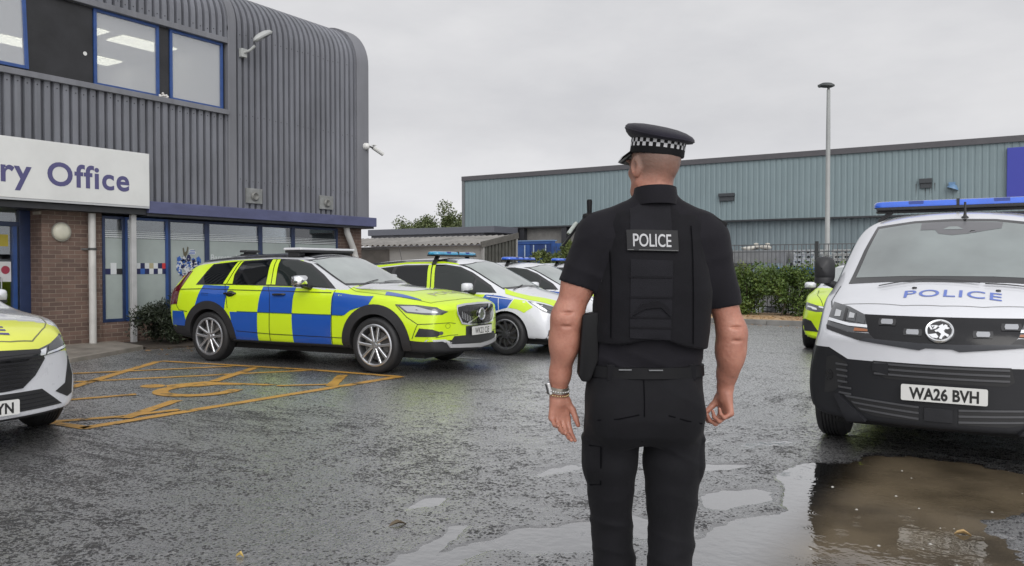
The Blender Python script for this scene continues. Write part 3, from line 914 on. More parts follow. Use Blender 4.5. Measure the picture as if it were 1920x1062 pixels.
# ---- things fixed to the front
def thing(o, label, cat, group=None): return tag(o, label, cat, group)
POSX = DX + 0.0
for k, (y0, y1, z0, z1, m_, lab) in enumerate(((6.66, 6.96, 1.78, 1.98, mat("yellow paper", (0.42, 0.34, 0.04), 0.6), "yellow paper notice taped inside the glass door"),
        (6.82, 7.0, 1.18, 1.52, mat("white paper", (0.55, 0.55, 0.55), 0.6), "white paper notice with a dark red disc on the door glass"),
        (6.56, 6.82, 0.86, 1.12, mat("pale blue paper", (0.12, 0.27, 0.5), 0.6), "plain pale blue notice lowest on the glass door"),
        (6.56, 6.80, 1.14, 1.60, mat("blue paper", (0.06, 0.15, 0.36), 0.6), "blue notice with white and red bands on the glass door"))):
    p = MB().box(POSX, POSX + 0.003, y0, y1, z0, z1).build("notice", m_)
    thing(p, lab, "notice", "notices on the door glass")
    if k == 1:
        MB().lathe([(0, 0), (0.07, 0), (0.07, 0.001), (0, 0.001)], 20, Matrix.Translation((POSX + 0.0045, 6.91, 1.38)) @ Matrix.Rotation(R(90), 4, 'Y')).build("printed_disc", mat("dark red print", (0.3, 0.03, 0.06), 0.6), p)
    if k == 3:
        MB().box(POSX + 0.003, POSX + 0.0045, y0 + 0.02, y1 - 0.02, 1.38, 1.44).build("printed_band", mat("white paper", (0.5,) * 3), p)
        MB().box(POSX + 0.003, POSX + 0.0045, y0 + 0.02, y1 - 0.02, 1.22, 1.3).build("printed_band", cols["r"], p)
# sign
SIGNW = mat("cream sign face", (0.62, 0.625, 0.61), 0.45, var=0.06, vscale=1.5)
sg = MB().box(-13.86, -13.77, 3.6, 9.03, 2.545, 3.52).build("office_sign", SIGNW, bevel=0.008)
thing(sg, "wide white board reading Enquiry Office above the entrance", "sign")
MB().box(-13.79, -13.775, 3.6, 9.03, 2.51, 2.543).build("sign_tray", mat("sign tray", (0.4, 0.41, 0.42), 0.5), sg)
INDI = mat("indigo letters", (0.075, 0.07, 0.175), 0.45)
for word_, ye_ in (("Office", 8.63), ("Enquiry", 6.93)): letters_on(word_, 0.395, (-13.767, ye_, 3.0), (0, 1, 0), (0, 0, 1), INDI, "sign_lettering", sg, bold=0.024, spacing=1.10, xs=1.0, align='r')
# round bulkhead lamp
M_ = Matrix.Translation((XG, 7.62, 2.04)) @ Matrix.Rotation(R(90), 4, 'Y')
bl = MB().lathe([(0.0, 0.1), (0.06, 0.098), (0.11, 0.085), (0.14, 0.06), (0.15, 0.035)], 36, M_).build("bulkhead_lamp", mat("cream lamp diffuser", (0.56, 0.54, 0.44), 0.35, var=0.08), smooth=50)
thing(bl, "round cream bulkhead lamp on the brick pier by the door", "lamp")
MB().lathe([(0.15, 0.04), (0.165, 0.04), (0.165, 0.0), (0.0, 0.0)], 36, M_).build("lamp_rim", mat("lamp rim", (0.3, 0.29, 0.25), 0.5), bl, smooth=40)
# downpipes
p = MB().tube([(-14.1, 8.12, 0.03), (-14.1, 8.12, 2.38)], 0.062, 18).build("downpipe", WPIPE, smooth=40)
thing(p, "straight white downpipe on the brick pier beside the round lamp", "pipe")
MB().lathe([(0.066, -0.02), (0.072, -0.02), (0.072, 0.02), (0.066, 0.02)], 18, Matrix.Translation((-14.1, 8.12, 1.75))).bar((-14.1, 8.12, 1.75), (-14.2, 7.98, 1.75), 0.02, 0.03).build("pipe_clip", mat("dark clip", (0.05, 0.05, 0.05), 0.5), p)
p = MB().box(-14.06, -13.98, 8.80, 8.90, 0.02, 2.40).build("grey_post", GPOST, bevel=0.012)
thing(p, "square pale grey post in front of the frosted window", "post")
p = MB().tube([(-14.02, 14.40, 2.42), (-14.02, 14.42, 2.28), (-14.05, 14.55, 2.1), (-14.08, 14.72, 1.84), (-14.08, 14.76, 1.72), (-14.08, 14.76, 0.03)], 0.075, 18).build("bent_downpipe", WPIPE, smooth=40)
thing(p, "white downpipe with a cranked top at the far brick corner", "pipe")
MB().lathe([(0.076, -0.05), (0.088, -0.05), (0.088, 0.05), (0.076, 0.05)], 18, Matrix.Translation((-14.08, 14.76, 1.66))).build("pipe_collar", WPIPE, p, smooth=40)
# flood light on an arm
LG = mat("light grey housing", (0.36, 0.37, 0.36), 0.4, var=0.1)
fl = empty("floodlight", (XF + 0.02, 11.3, 5.9)); thing(fl, "grey floodlight on a bent arm high on the ribbed cladding", "floodlight")
MB().box(0, 0.09, -0.07, 0.07, -0.09, 0.09).build("wall_bracket", LG, fl, bevel=0.01)
MB().tube([(0.06, 0, 0.0), (0.22, 0.05, 0.05), (0.3, 0.10, 0.14)], 0.03, 10).build("arm", LG, fl, smooth=40)
Mh = Matrix.Translation((0.36, 0.26, 0.36)) @ Matrix.Rotation(R(32), 4, 'X') @ Matrix.Rotation(R(-20), 4, 'Y')
h = MB().lathe([(0.0, 0.09), (0.06, 0.085), (0.1, 0.05), (0.115, 0.0), (0.1, -0.03), (0.0, -0.03)], 24, Mh @ Matrix.Diagonal((1.0, 2.5, 1, 1))).build("lamp_head", LG, fl, smooth=40)
MB().lathe([(0.0, -0.036), (0.07, -0.036), (0.075, -0.03)], 20, Mh @ Matrix.Translation((0, 0.1, 0)) @ Matrix.Diagonal((1.0, 1.5, 1, 1))).build("lens", mat("dark lens", (0.04, 0.045, 0.05), 0.1), h)
# security camera at the corner
cc = empty("security_camera", (XF + 0.05, 15.0, 4.42)); thing(cc, "small white bullet camera at the far corner of the cladding", "camera")
WH = mat("white plastic", (0.62, 0.62, 0.6), 0.35, var=0.06)
MB().lathe([(0.0, 0.13), (0.04, 0.12), (0.075, 0.08), (0.085, 0.03), (0.085, 0)], 20, Matrix.Rotation(R(90), 4, 'Y')).build("base", WH, cc, smooth=40)
MB().tube([(0.1, 0.0, 0.0), (0.14, 0.1, -0.03), (0.15, 0.16, -0.05)], 0.022, 8).build("bracket", mat("dark bracket", (0.05, 0.05, 0.05), 0.5), cc, smooth=40)
MB().tube([(0.13, 0.13, -0.02), (0.2, 0.42, -0.16)], 0.05, 16).box(0.1, 0.2, 0.1, 0.2, 0.03, 0.04).build("camera_body", WH, cc, smooth=40)
# two louvre vents with round cowls
for k, (yy, lab) in enumerate(((11.6, "square grey vent plate with round cowl below the floodlight"), (13.7, "square grey vent plate with round cowl nearest the far corner"))):
    v_ = MB().box(XF, XF + 0.05, yy - 0.22, yy + 0.2, 2.78, 3.1).build("vent_plate", mat("grey vent", (0.2, 0.205, 0.2), 0.5, var=0.3, vscale=6), bevel=0.01)
    thing(v_, lab, "vent", "vent plates on the cladding")
    MB().lathe([(0.085, 0.05), (0.1, 0.07), (0.07, 0.1), (0.03, 0.075), (0.0, 0.07)], 20, Matrix.Translation((XF, yy - 0.01, 2.93)) @ Matrix.Rotation(R(90), 4, 'Y')).build("cowl", mat("cowl grey", (0.15, 0.15, 0.14), 0.5, var=0.4, vscale=20), v_, smooth=40)

# ------------------------------------------------------------------ warehouse beyond the fence
YWH = 40.0
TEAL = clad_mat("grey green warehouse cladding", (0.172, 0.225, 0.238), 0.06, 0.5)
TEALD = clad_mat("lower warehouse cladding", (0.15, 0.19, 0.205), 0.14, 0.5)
wh = empty("warehouse", (-9.0, YWH, 0)); tag(wh, "long grey green ribbed metal warehouse behind the fence", "warehouse")
def Wp(mb): mb.v = [(x + 9.0, y - YWH, z) for x, y, z in mb.v]; return mb
def wall_sheet(x0, x1, y, z0, z1, pitch, dep):
    vs = []; xs = []
    k = x0
    while k < x1:
        for f, d in ((0, 0), (0.55, 0), (0.68, dep), (0.87, dep)):
            xs.append((k + f * pitch, d))
        k += pitch
    for z in (z0, z1): vs += [(x, y + d, z) for x, d in xs]
    n = len(xs)
    return vs, [(i, i + 1, n + i + 1, n + i) for i in range(n - 1)]
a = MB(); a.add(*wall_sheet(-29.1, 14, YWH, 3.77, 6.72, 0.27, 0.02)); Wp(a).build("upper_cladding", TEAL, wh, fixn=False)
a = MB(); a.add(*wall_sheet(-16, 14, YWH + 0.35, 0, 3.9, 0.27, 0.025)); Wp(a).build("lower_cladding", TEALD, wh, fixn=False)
a = MB().box(-29.27, 14.2, YWH - 0.1, YWH + 0.3, 6.66, 6.92); Wp(a).build("eaves_gutter", mat("dark grey gutter", (0.075, 0.072, 0.078), 0.5, var=0.1), wh)
a = MB().box(-29.27, -29.08, YWH - 0.06, YWH + 0.2, 3.7, 6.66); Wp(a).build("corner_trim", mat("corner trim", (0.13, 0.14, 0.145), 0.5), wh)
a = MB().box(-29.2, 14, YWH - 0.02, YWH + 0.3, 3.69, 3.768); Wp(a).build("drip_edge", mat("drip edge", (0.03, 0.032, 0.036), 0.5), wh)
a = MB().box(-29.2, 14.1, YWH + 0.4, YWH + 30, 0, 6.6); Wp(a).build("wall", mat("block wall", (0.17, 0.165, 0.155), 0.8, var=0.2), wh)
for x in (-29.1, -25.2, -22.4, -20.6, -18.0): Wp(MB().box(x, x + 0.32, YWH + 0.05, YWH + 0.39, 0, 3.68)).build("column", mat("dark steel column", (0.025, 0.026, 0.03), 0.5), wh)
Wp(MB().box(-28.7, -25.3, YWH + 0.1, YWH + 0.39, 2.6, 3.68)).build("shutter_box", mat("dark steel column", (0.025, 0.026, 0.03), 0.5), wh)
a = MB().box(-29.2, 14.2, YWH + 0.3, YWH + 30, 6.62, 6.8); Wp(a).build("roof", mat("roof sheet", (0.15, 0.15, 0.16), 0.6), wh)
for x, z, w_, h_, lab in ((-12.9, 4.95, 0.8, 0.16, "low dark vent on the warehouse wall by the head of the officer"), (-4.0, 5.12, 0.5, 0.2, "small dark vent with rust stains high on the warehouse")):
    v_ = MB().box(x - w_ / 2, x + w_ / 2, YWH - 0.16, YWH, z, z + h_).box(x - w_ / 2 + .04, x + w_ / 2 - .04, YWH - 0.1, YWH, z - 0.22, z).build("wall_vent", mat("dark vent", (0.04, 0.045, 0.05), 0.5), bevel=0.01)
    tag(v_, lab, "vent", "vents on the warehouse wall")
    s_ = MB()
    for q in range(7):
        xx = x + (q - 3) * 0.12 + random.uniform(-.03, .03); hh = random.uniform(.25, .75)
        s_.add([(xx - .012, YWH - .012, z), (xx + .02, YWH - .012, z), (xx + .006, YWH - .012, z - hh)], [(0, 1, 2)])
    s_.build("rust_stain", mat("rust stain", (0.05, 0.05, 0.05), 0.7), v_)
v_ = MB().lathe([(0.0, 0.2), (0.1, 0.18), (0.2, 0.08), (0.24, 0)], 20, Matrix.Translation((-2.95, YWH - 0.1, 4.82)) @ Matrix.Rotation(R(20), 4, 'Y')).box(-3.1, -2.85, YWH - 0.15, YWH, 4.95, 5.1).build("wall_light", mat("blue grey shade", (0.12, 0.22, 0.36), 0.4), smooth=40)
tag(v_, "small blue grey shaded lamp on the warehouse wall", "lamp")
v_ = MB().box(-0.95, 2.6, YWH - 0.14, YWH - 0.02, 4.3, 6.42).build("warehouse_sign", mat("royal blue sign", (0.035, 0.045, 0.33), 0.4), bevel=0.02)
tag(v_, "plain royal blue sign panel on the warehouse at the frame edge", "sign")
an = MB().box(-34.5, -26.0, 37.6, 39.8, 0, 3.35).build("low_annex", mat("annex grey", (0.12, 0.12, 0.13), 0.7, var=0.2))
tag(an, "low flat roofed grey annex at the left end of the warehouse", "building")
MB().box(-34.6, -25.2, 37.4, 39.9, 3.35, 3.72).build("roof_edge", mat("violet grey edge", (0.11, 0.115, 0.135), 0.6), an, bevel=0.02)

# ------------------------------------------------------------------ shed with wavy roof
sh = empty("lean_to_shed", (-15.42, 22.2, 0)); tag(sh, "low grey shed with a wavy sheet roof behind the parked cars", "shed")
def S(mb): mb.v = [(x + 15.42, y - 22.2, z) for x, y, z in mb.v]; return mb
SX0, SX1, SY0, SY1, SZ0, SZ1 = -24.5, -15.42, 22.2, 24.3, 2.20, 2.50
a = MB()
a.box(SX0, SX1 - 0.08, SY0 + 0.12, SY0 + 0.24, 0, SZ0 - 0.04)
S(a).build("front_wall", mat("rendered shed wall", (0.36, 0.355, 0.34), 0.8, var=0.12, vscale=0.8), sh)
a = MB().box(SX0, -19.6, SY0 + 0.07, SY0 + 0.118, 0, 2.06); S(a).build("boarded_panel", mat("dull brown board", (0.115, 0.105, 0.095), 0.8, var=0.2), sh)
vs = []; n = 0
xs = np.arange(SX0 - 0.1, SX1 + 0.06, 0.0225)
for y, z in ((SY0 - 0.1, SZ0), (SY1 + 0.1, SZ1 + 0.06)):
    for x in xs: vs.append((x, y, z + 0.035 * math.sin(2 * math.pi * x / 0.26)))
n = len(xs)
a = MB(); a.add(vs, [(i, i + 1, n + i + 1, n + i) for i in range(n - 1)])
S(a); ro = a.build("roof", mat("grey fibre cement sheet", (0.23, 0.22, 0.205), 0.75, var=0.3, vscale=1.5), sh, smooth=60, fixn=False)
a = MB().bar((SX1 + 0.02, SY0 - 0.1, SZ0 - 0.03), (SX1 + 0.02, SY1 + 0.1, SZ1 + 0.05), 0.04, 0.2); S(a).build("barge_board", mat("weathered barge board", (0.1, 0.095, 0.085), 0.7, var=0.2), sh)
a = MB()
k = SY0 + 0.16
while k < SY1:
    a.box(SX1 - 0.06, SX1, k, k + 0.13, 0, SZ0 + (k - SY0) * 0.15 - 0.06); k += 0.21
S(a).build("end_slats", mat("green grey boards", (0.068, 0.069, 0.06), 0.75, var=0.25, vscale=4), sh)
a = MB().box(SX1 - 0.14, SX1 - 0.07, SY0 + .2, SY1, 0, 2.1); S(a).build("end_wall", mat("dark shed inside", (0.035, 0.034, 0.03), 0.9), sh)
a = MB().box(SX1 - 0.03, SX1 + 0.03, SY1 - 0.02, SY1 + 0.05, 0, SZ1 - 0.05).box(SX1 - 0.07, SX1 + 0.012, SY0 + 0.02, SY0 + 0.11, 0, SZ0 - 0.07); S(a).build("corner_post", mat("pale corner post", (0.3, 0.3, 0.29), 0.6), sh)

# ------------------------------------------------------------------ blue container
ct = empty("shipping_container", (-19.2, 31.4, 0)); tag(ct, "blue steel shipping container standing beside the shed", "container")
CB = mat("blue container paint", (0.022, 0.07, 0.24), 0.45, var=0.3, vscale=1.5)
CB2 = mat("dark blue door", (0.015, 0.04, 0.15), 0.5, var=0.3, vscale=1.5)
a = MB()
a.box(-1.22, 1.22, 0.06, 6.0, 0.1, 2.5).box(-1.25, -1.12, 0, 0.14, 0, 2.6).box(1.12, 1.25, 0, 0.14, 0, 2.6).box(-1.12, 1.12, 0, 0.14, 2.46, 2.6).box(-1.12, 1.12, 0, 0.14, 0, 0.14)
a.build("container_body", CB, ct, bevel=0.01)
a = MB().box(-1.1, -0.02, 0.02, 0.058, 0.16, 2.44); d1 = a.build("door", CB, ct, bevel=0.008)
a = MB().box(0.02, 1.1, 0.02, 0.058, 0.16, 2.44); d2 = a.build("door", CB2, ct, bevel=0.008)
for d_, xs_ in ((d1, (-0.9, -0.25)), (d2, (0.22, 0.85))):
    for x in xs_: MB().tube([(x, -0.03, 0.2), (x, -0.03, 2.42)], 0.028, 8).build("lock_rod", mat("pale lock rod", (0.35, 0.42, 0.5), 0.4), d_)
MB().box(-1.25, 1.25, -0.02, 0.3, 2.6, 2.64).build("top_rail", mat("pale blue rail", (0.16, 0.26, 0.45), 0.5), ct)

# ------------------------------------------------------------------ lamp post
lp = empty("lamp_post", (-6.0, 29.6, 0)); tag(lp, "tall slim pale grey lamp post in front of the warehouse", "lamp post")
MB().tube([(0, 0, 0), (0, 0, 1.2), (0, 0, 1.25), (0, 0, 6.2), (0, 0, 7.55)], [0.12, 0.12, 0.09, 0.072, 0.06], 16).build("pole", mat("galvanised pole", (0.30, 0.31, 0.305), 0.45, var=0.12, vscale=1.2), lp, smooth=40)
MB().lathe([(0.0, 0.07), (0.09, 0.06), (0.15, 0.02), (0.16, -0.02), (0.1, -0.06), (0.0, -0.07)], 20, Matrix.Translation((-0.06, 0, 7.72)) @ Matrix.Rotation(R(6), 4, 'Y') @ Matrix.Diagonal((1.7, 1, 1.3, 1))).box(-.34, -.1, -.1, .1, 7.68, 7.75).tube([(0, 0, 7.5), (0, 0, 7.7)], 0.045, 10).build("lamp_head", mat("dark lamp head", (0.05, 0.055, 0.055), 0.5), lp, smooth=40)
# ------------------------------------------------------------------ leaves
def leaf_mat(name, c0, c1, c2, rough=0.45):
    m, t, b = newmat(name)
    N = t.nodes.new; LK = t.links.new
    c = N("ShaderNodeTexCoord")
    n = N("ShaderNodeTexNoise"); n.inputs["Scale"].default_value = 2.2; n.inputs["Detail"].default_value = 3
    LK(c.outputs["Object"], n.inputs["Vector"])
    wn = N("ShaderNodeTexNoise"); wn.inputs["Scale"].default_value = 38; wn.inputs["Detail"].default_value = 1
    LK(c.outputs["Object"], wn.inputs["Vector"])
    a = N("ShaderNodeMath"); a.operation = 'ADD'; LK(n.outputs["Fac"], a.inputs[0]); LK(wn.outputs["Fac"], a.inputs[1])
    h = N("ShaderNodeMath"); h.operation = 'MULTIPLY'; h.inputs[1].default_value = 0.5; LK(a.outputs[0], h.inputs[0])
    r = N("ShaderNodeValToRGB")
    r.color_ramp.elements[0].position = 0.36; r.color_ramp.elements[0].color = (*c0, 1)
    r.color_ramp.elements[1].position = 0.64; r.color_ramp.elements[1].color = (*c2, 1)
    e = r.color_ramp.elements.new(0.5); e.color = (*c1, 1)
    LK(h.outputs[0], r.inputs[0]); LK(r.outputs[0], b.inputs["Base Color"])
    b.inputs["Roughness"].default_value = rough
    b.inputs["Specular IOR Level"].default_value = 0.35
    return m
def leaf_cloud(pts, size, rng, up=0.35, ar=0.55):
    """one folded leaf (two quads) at each point"""
    n = len(pts)
    s = size * rng.uniform(0.6, 1.35, n)[:, None]
    d = rng.normal(size=(n, 3)); d[:, 2] += up; d /= np.linalg.norm(d, axis=1)[:, None]
    q = rng.normal(size=(n, 3)); u = np.cross(d, q); u /= np.linalg.norm(u, axis=1)[:, None] + 1e-9
    w_ = np.cross(d, u)
    tip = pts + d * s; mid = pts + d * s * 0.5 + w_ * s * 0.12
    l = pts + d * s * 0.45 + u * s * ar * 0.5; r = pts + d * s * 0.45 - u * s * ar * 0.5
    V = np.stack([pts, l, tip, r, mid], 1).reshape(-1, 3)
    o = (np.arange(n) * 5)[:, None]
    T = np.concatenate([o + np.array([[0, 1, 4]]), o + np.array([[1, 2, 4]]), o + np.array([[2, 3, 4]]), o + np.array([[3, 0, 4]])], 0)
    return V, T
HEDGE = leaf_mat("hedge leaf", (0.022, 0.036, 0.011), (0.07, 0.12, 0.026), (0.17, 0.23, 0.05))
BUSHM = leaf_mat("dark bush leaf", (0.007, 0.010, 0.006), (0.018, 0.026, 0.014), (0.04, 0.052, 0.028))
TREEM = leaf_mat("tree leaf", (0.05, 0.07, 0.025), (0.10, 0.13, 0.05), (0.19, 0.21, 0.085))
CREEP = leaf_mat("creeper leaf", (0.05, 0.075, 0.02), (0.12, 0.155, 0.045), (0.22, 0.25, 0.08))
BARK = mat("bark", (0.06, 0.048, 0.038), 0.9, var=0.3, vscale=12, bump=0.01, bscale=30)
rg = np.random.default_rng(5)
# hedge: uneven clumps pushed out of a long mound
def hedge(name, x0, x1, y0, y1, h, n, seed):
    rr = np.random.default_rng(seed)
    k = 170
    c = np.stack([rr.uniform(x0, x1, k), rr.uniform(y0 + .2, y1 - .2, k), rr.uniform(0.25, h - 0.18, k)], 1)
    rad = rr.uniform(0.2, 0.42, k)
    top = rr.random(k) < .35; c[top, 2] = h - rr.uniform(.12, .3, top.sum())
    j = rr.integers(0, k, n)
    d = rr.normal(size=(n, 3)); d /= np.linalg.norm(d, axis=1)[:, None]
    p = c[j] + d * (rad[j] * rr.uniform(0.55, 1.05, n) ** 0.6)[:, None]
    p[:, 2] = np.abs(p[:, 2]) + 0.02
    V, T = leaf_cloud(p, 0.085, rr)
    # a few long shoots over the top
    sp = []
    for _ in range(60):
        b0 = np.array([rr.uniform(x0, x1), rr.uniform(y0, y1), h - 0.15]); dr = np.array([rr.normal(0, .25), rr.normal(0, .25), 1])
        for s in np.linspace(0, rr.uniform(.2, .5), 9): sp.append(b0 + dr * s + rr.normal(0, .02, 3))
    V2, T2 = leaf_cloud(np.array(sp), 0.08, rr)
    ro = empty(name, ((x0 + x1) / 2, (y0 + y1) / 2, 0.1))
    off = np.array([(x0 + x1) / 2, (y0 + y1) / 2, 0.1])
    np_mesh("foliage", np.concatenate([V, V2]) - off, np.concatenate([T, T2 + len(V)]), HEDGE, ro, smooth=False)
    st = MB()
    for _ in range(26):
        x = rr.uniform(x0, x1) - off[0]; y = rr.uniform(y0 + .3, y1 - .2) - off[1]
        st.tube([(x, y, 0), (x + rr.normal(0, .05), y, .4), (x + rr.normal(0, .15), y + rr.normal(0, .1), .9)], [.02, .014, .008], 6)
    st.build("stem", BARK, ro)
    return ro
h_ = hedge("hedge", -13.5, -2.2, 21.95, 23.15, 1.32, 46000, 3)
tag(h_, "long dense green hedge in front of the grey railing fence", "hedge")
# dark bush by the office wall
def bush(name, cx, cy, w_, d_, h, n, seed, m, leaf=0.07, k=46):
    rr = np.random.default_rng(seed)
    a = rr.uniform(0, 2 * np.pi, k); q = np.sqrt(rr.uniform(0.02, 1, k))
    c = np.stack([np.cos(a) * q * d_ * .5, np.sin(a) * q * w_ * .5, rr.uniform(.15, 1, k) * h * (1 - .35 * q)], 1)
    rad = rr.uniform(.13, .24, k)
    j = rr.integers(0, k, n)
    d = rr.normal(size=(n, 3)); d /= np.linalg.norm(d, axis=1)[:, None]
    p = c[j] + d * (rad[j] * rr.uniform(.3, 1.1, n))[:, None]
    p[:, 2] = np.clip(p[:, 2], .03, None)
    sp = []
    for _ in range(70):
        a_ = rr.uniform(0, 2 * np.pi); e_ = rr.uniform(.2, 1.2)
        dv = np.array([np.cos(a_) * np.cos(e_), np.sin(a_) * np.cos(e_), np.sin(e_)])
        b0 = dv * np.array([d_ * .4, w_ * .4, h * .6])
        for s in np.linspace(0, .32, 10): sp.append(b0 + dv * s + rr.normal(0, .012, 3))
    V, T = leaf_cloud(np.concatenate([p, np.array(sp)]), leaf, rr, ar=.34)
    ro = empty(name, (cx, cy, 0.03))
    np_mesh("foliage", V, T, m, ro, smooth=False)
    st = MB()
    for _ in range(12):
        st.tube([(rr.normal(0, .06), rr.normal(0, .12), 0), (rr.normal(0, .2), rr.normal(0, .3), .4 * h), (rr.normal(0, .3), rr.normal(0, .45), .8 * h)], [.018, .012, .005], 6)
    st.build("stem", BARK, ro)
    return ro
b_ = bush("bush", -13.35, 9.35, 1.75, 1.0, 0.92, 15000, 8, BUSHM)
tag(b_, "dark straggly evergreen bush under the frosted office windows", "bush")
b_ = bush("bush", -13.5, 11.2, 1.9, 0.9, 0.6, 9000, 9, BUSHM)
tag(b_, "low dark bush behind the tail of the blue and yellow estate car", "bush")
# far tree
def tree(name, loc, r, h, n, seed, m, leaf):
    rr = np.random.default_rng(seed)
    ro = empty(name, loc)
    tk = MB(); cl = []
    tk.tube([(0, 0, 0), (.1, 0, h * .3), (0, .1, h * .55)], [.28, .22, .15], 10)
    for q in range(46):
        a = rr.uniform(0, 2 * np.pi); e = rr.uniform(.05, 1.45); L_ = r * rr.uniform(.55, 1.0)
        b0 = np.array([0, 0, h * rr.uniform(.3, .55)])
        e1 = b0 + np.array([math.cos(a) * math.cos(e), math.sin(a) * math.cos(e), math.sin(e) * .85]) * L_
        md = (b0 + e1) / 2 + rr.normal(0, .15, 3)
        tk.tube([tuple(b0), tuple(md), tuple(e1)], [.09, .05, .02], 6)
        for s in (0.55, .75, .9, 1.03): cl.append(b0 + (e1 - b0) * s + rr.normal(0, .25, 3))
    cl = np.array(cl); j = rr.integers(0, len(cl), n)
    dv = rr.normal(0, 1, (n, 3)); dv /= np.linalg.norm(dv, axis=1)[:, None]
    p = cl[j] + dv * (rr.uniform(.35, .8, len(cl))[j] * rr.random(n) ** .5)[:, None]
    V, T = leaf_cloud(p, leaf, rr)
    tk.build("trunk", BARK, ro, smooth=50)
    np_mesh("crown", V, T, m, ro, smooth=False)
    return ro
t_ = tree("broadleaf_tree", (-34.8, 48.8, 0), 3.9, 4.7, 70000, 4, TREEM, .17)
tag(t_, "pale green tree behind the shed at the left end of the warehouse, the taller one", "tree")
t_ = tree("broadleaf_tree", (-38.4, 47.2, 0), 3.3, 4.3, 50000, 6, TREEM, .16)
tag(t_, "lower pale green tree behind the wavy shed roof, left of the taller tree", "tree")
# shrub by the container and climbers on the fence
b_ = bush("shrub", -15.5, 27.6, 2.8, 2.8, 2.75, 17000, 14, CREEP, .13, 90)
tag(b_, "tall yellow green shrub growing in front of the blue container", "shrub")
b_ = bush("climbing_weed", -6.95, 22.88, 0.5, 0.9, 1.9, 1700, 15, CREEP, .09, 16)
tag(b_, "tall pale weed climbing the railings above the hedge", "plant")

# fallen leaves
LF = mat("fallen leaf", (0.30, 0.17, 0.06), 0.6, var=0.5, vscale=1.5)
rr = np.random.default_rng(3)
p = np.concatenate([np.stack([rr.uniform(-13.0, -11.6, 90), rr.uniform(7.6, 10.4, 90), np.full(90, .012)], 1)[:60],
    np.stack([rr.uniform(-12, 2, 1500), 20.35 + rr.random(1500) ** .6 * 1.4, np.full(1500, .122)], 1),
    np.stack([rr.uniform(-12, 0, 260), 20.1 - rr.random(260) ** 2 * .7, np.full(260, .012)], 1)])
V, T = leaf_cloud(p, .08, rr, up=-0.05)
V[:, 2] = np.maximum(V[:, 2] * .35 + np.repeat(p[:, 2], 5) * .65, np.repeat(p[:, 2], 5) - .004)
tag(np_mesh("fallen_leaves", V, T, LF, smooth=False), "brown fallen leaves scattered along the kerb and under the bush", "leaves", kind="stuff")
def single_leaf(x, y, z, s, a, m, lab):
    pts = [(-1, 0), (-.55, .32), (.1, .42), (.6, .2), (1.05, 0), (.6, -.25), (.05, -.4), (-.6, -.28)]
    vs = [(s * px_, s * py_, .012 * math.cos(px_ * 2.2) + abs(py_) * .02) for px_, py_ in pts] + [(0, 0, .004)]
    o = MB(); o.add(vs, [(i, (i + 1) % 8, 8) for i in range(8)])
    tag(o.build("fallen_leaf", m, loc=(x, y, z), rot=(0, 0, a)), lab, "leaf", "single fallen leaves on the asphalt")
single_leaf(-3.28, 2.62, 0.006, .022, .4, mat("yellow leaf", (.5, .36, .1), .5), "small yellow leaf on the near left asphalt")
single_leaf(-2.95, 3.42, 0.004, .055, 1.1, mat("brown leaf", (.1, .075, .045), .5), "long brown leaf flat on the asphalt in the foreground")
single_leaf(-.30, 4.95, -.002, .045, .2, mat("tan leaf", (.36, .24, .1), .5), "tan leaf floating at the edge of the muddy puddle")
# ------------------------------------------------------------------ fence
FEN = mat("dark grey fence steel", (0.10, 0.105, 0.11), 0.45, 0.2, var=0.25, vscale=1.2)
FENP = mat("dark fence post", (0.03, 0.032, 0.034), 0.5)
fe = empty("railing_fence", (-6, 23.4, 0)); tag(fe, "dark grey vertical bar railing fence behind the hedge", "fence")
a = MB()
x = -6.5
while x < 8.5:
    a.tube([(x, 0, 0.12), (x, 0, 2.05)], 0.013, 5); x += 0.118
for z in (0.3, 1.1, 1.86, 2.06): a.box(-6.5, 8.5, -.02, .02, z - .014, z + .014)
a.build("railings", FEN, fe)
for x in (-5.96, -2.45, .98, 3.96, 6.96): MB().box(x - .04, x + .04, -.05, .05, 0, 2.12).box(x - .045, x + .045, -.055, .055, 2.12, 2.14).build("post", FENP, fe, bevel=.006)
# ------------------------------------------------------------------ crates and goods beyond the fence
CRT = [mat("pale grey crate", (0.38, 0.39, 0.38), .5, var=.12), mat("white crate", (0.52, 0.52, 0.5), .5, var=.12)]
def crate_mesh():
    a = MB()
    w_, d_, h = .4, .3, .145
    for x in (-w_, -.14, .14, w_): a.box(x - .035, x + .035, -d_, -d_ + .03, 0, h).box(x - .035, x + .035, d_ - .03, d_, 0, h)
    a.box(-w_, w_, -d_ - .006, d_ + .006, 0, .035).box(-w_ - .012, w_ + .012, -d_ - .012, d_ + .012, h - .035, h)
    for y in (-.2, .2): a.box(-w_ - .004, -w_ + .03, y - .05, y + .05, .035, h - .036).box(w_ - .03, w_ + .004, y - .05, y + .05, .035, h - .036)
    return a
c0 = crate_mesh().build("plastic_crate", CRT[0], bevel=.004)
first = True
STK = [(-5.62, 25.4, 13, "grey crate in the tall stack left of the dark fence post"), (-4.55, 25.6, 13, "grey crate in the tall stack behind the fence post and van mirror"), (-5.0, 26.5, 12, "grey crate in the middle stack furthest behind the fence post"),
       (-8.9, 25.6, 13, "grey crate in the stack under the left heap of sacks"), (-8.0, 25.8, 12, "grey crate in the second stack from the left behind the railings")]
for sx_, sy_, n, lab in STK:
    for k in range(n):
        o = c0 if first else c0.copy()
        if not first: COL.objects.link(o)
        first = False
        o.location = (sx_ + rr.normal(0, .012), sy_ + rr.normal(0, .012), k * .15)
        o.rotation_euler = (0, 0, rr.normal(0, .02))
        tag(o, lab, "crate", "stacked crates beyond the fence")
SACK = mat("off white sack", (.5, .48, .43), .8, var=.15, vscale=6)
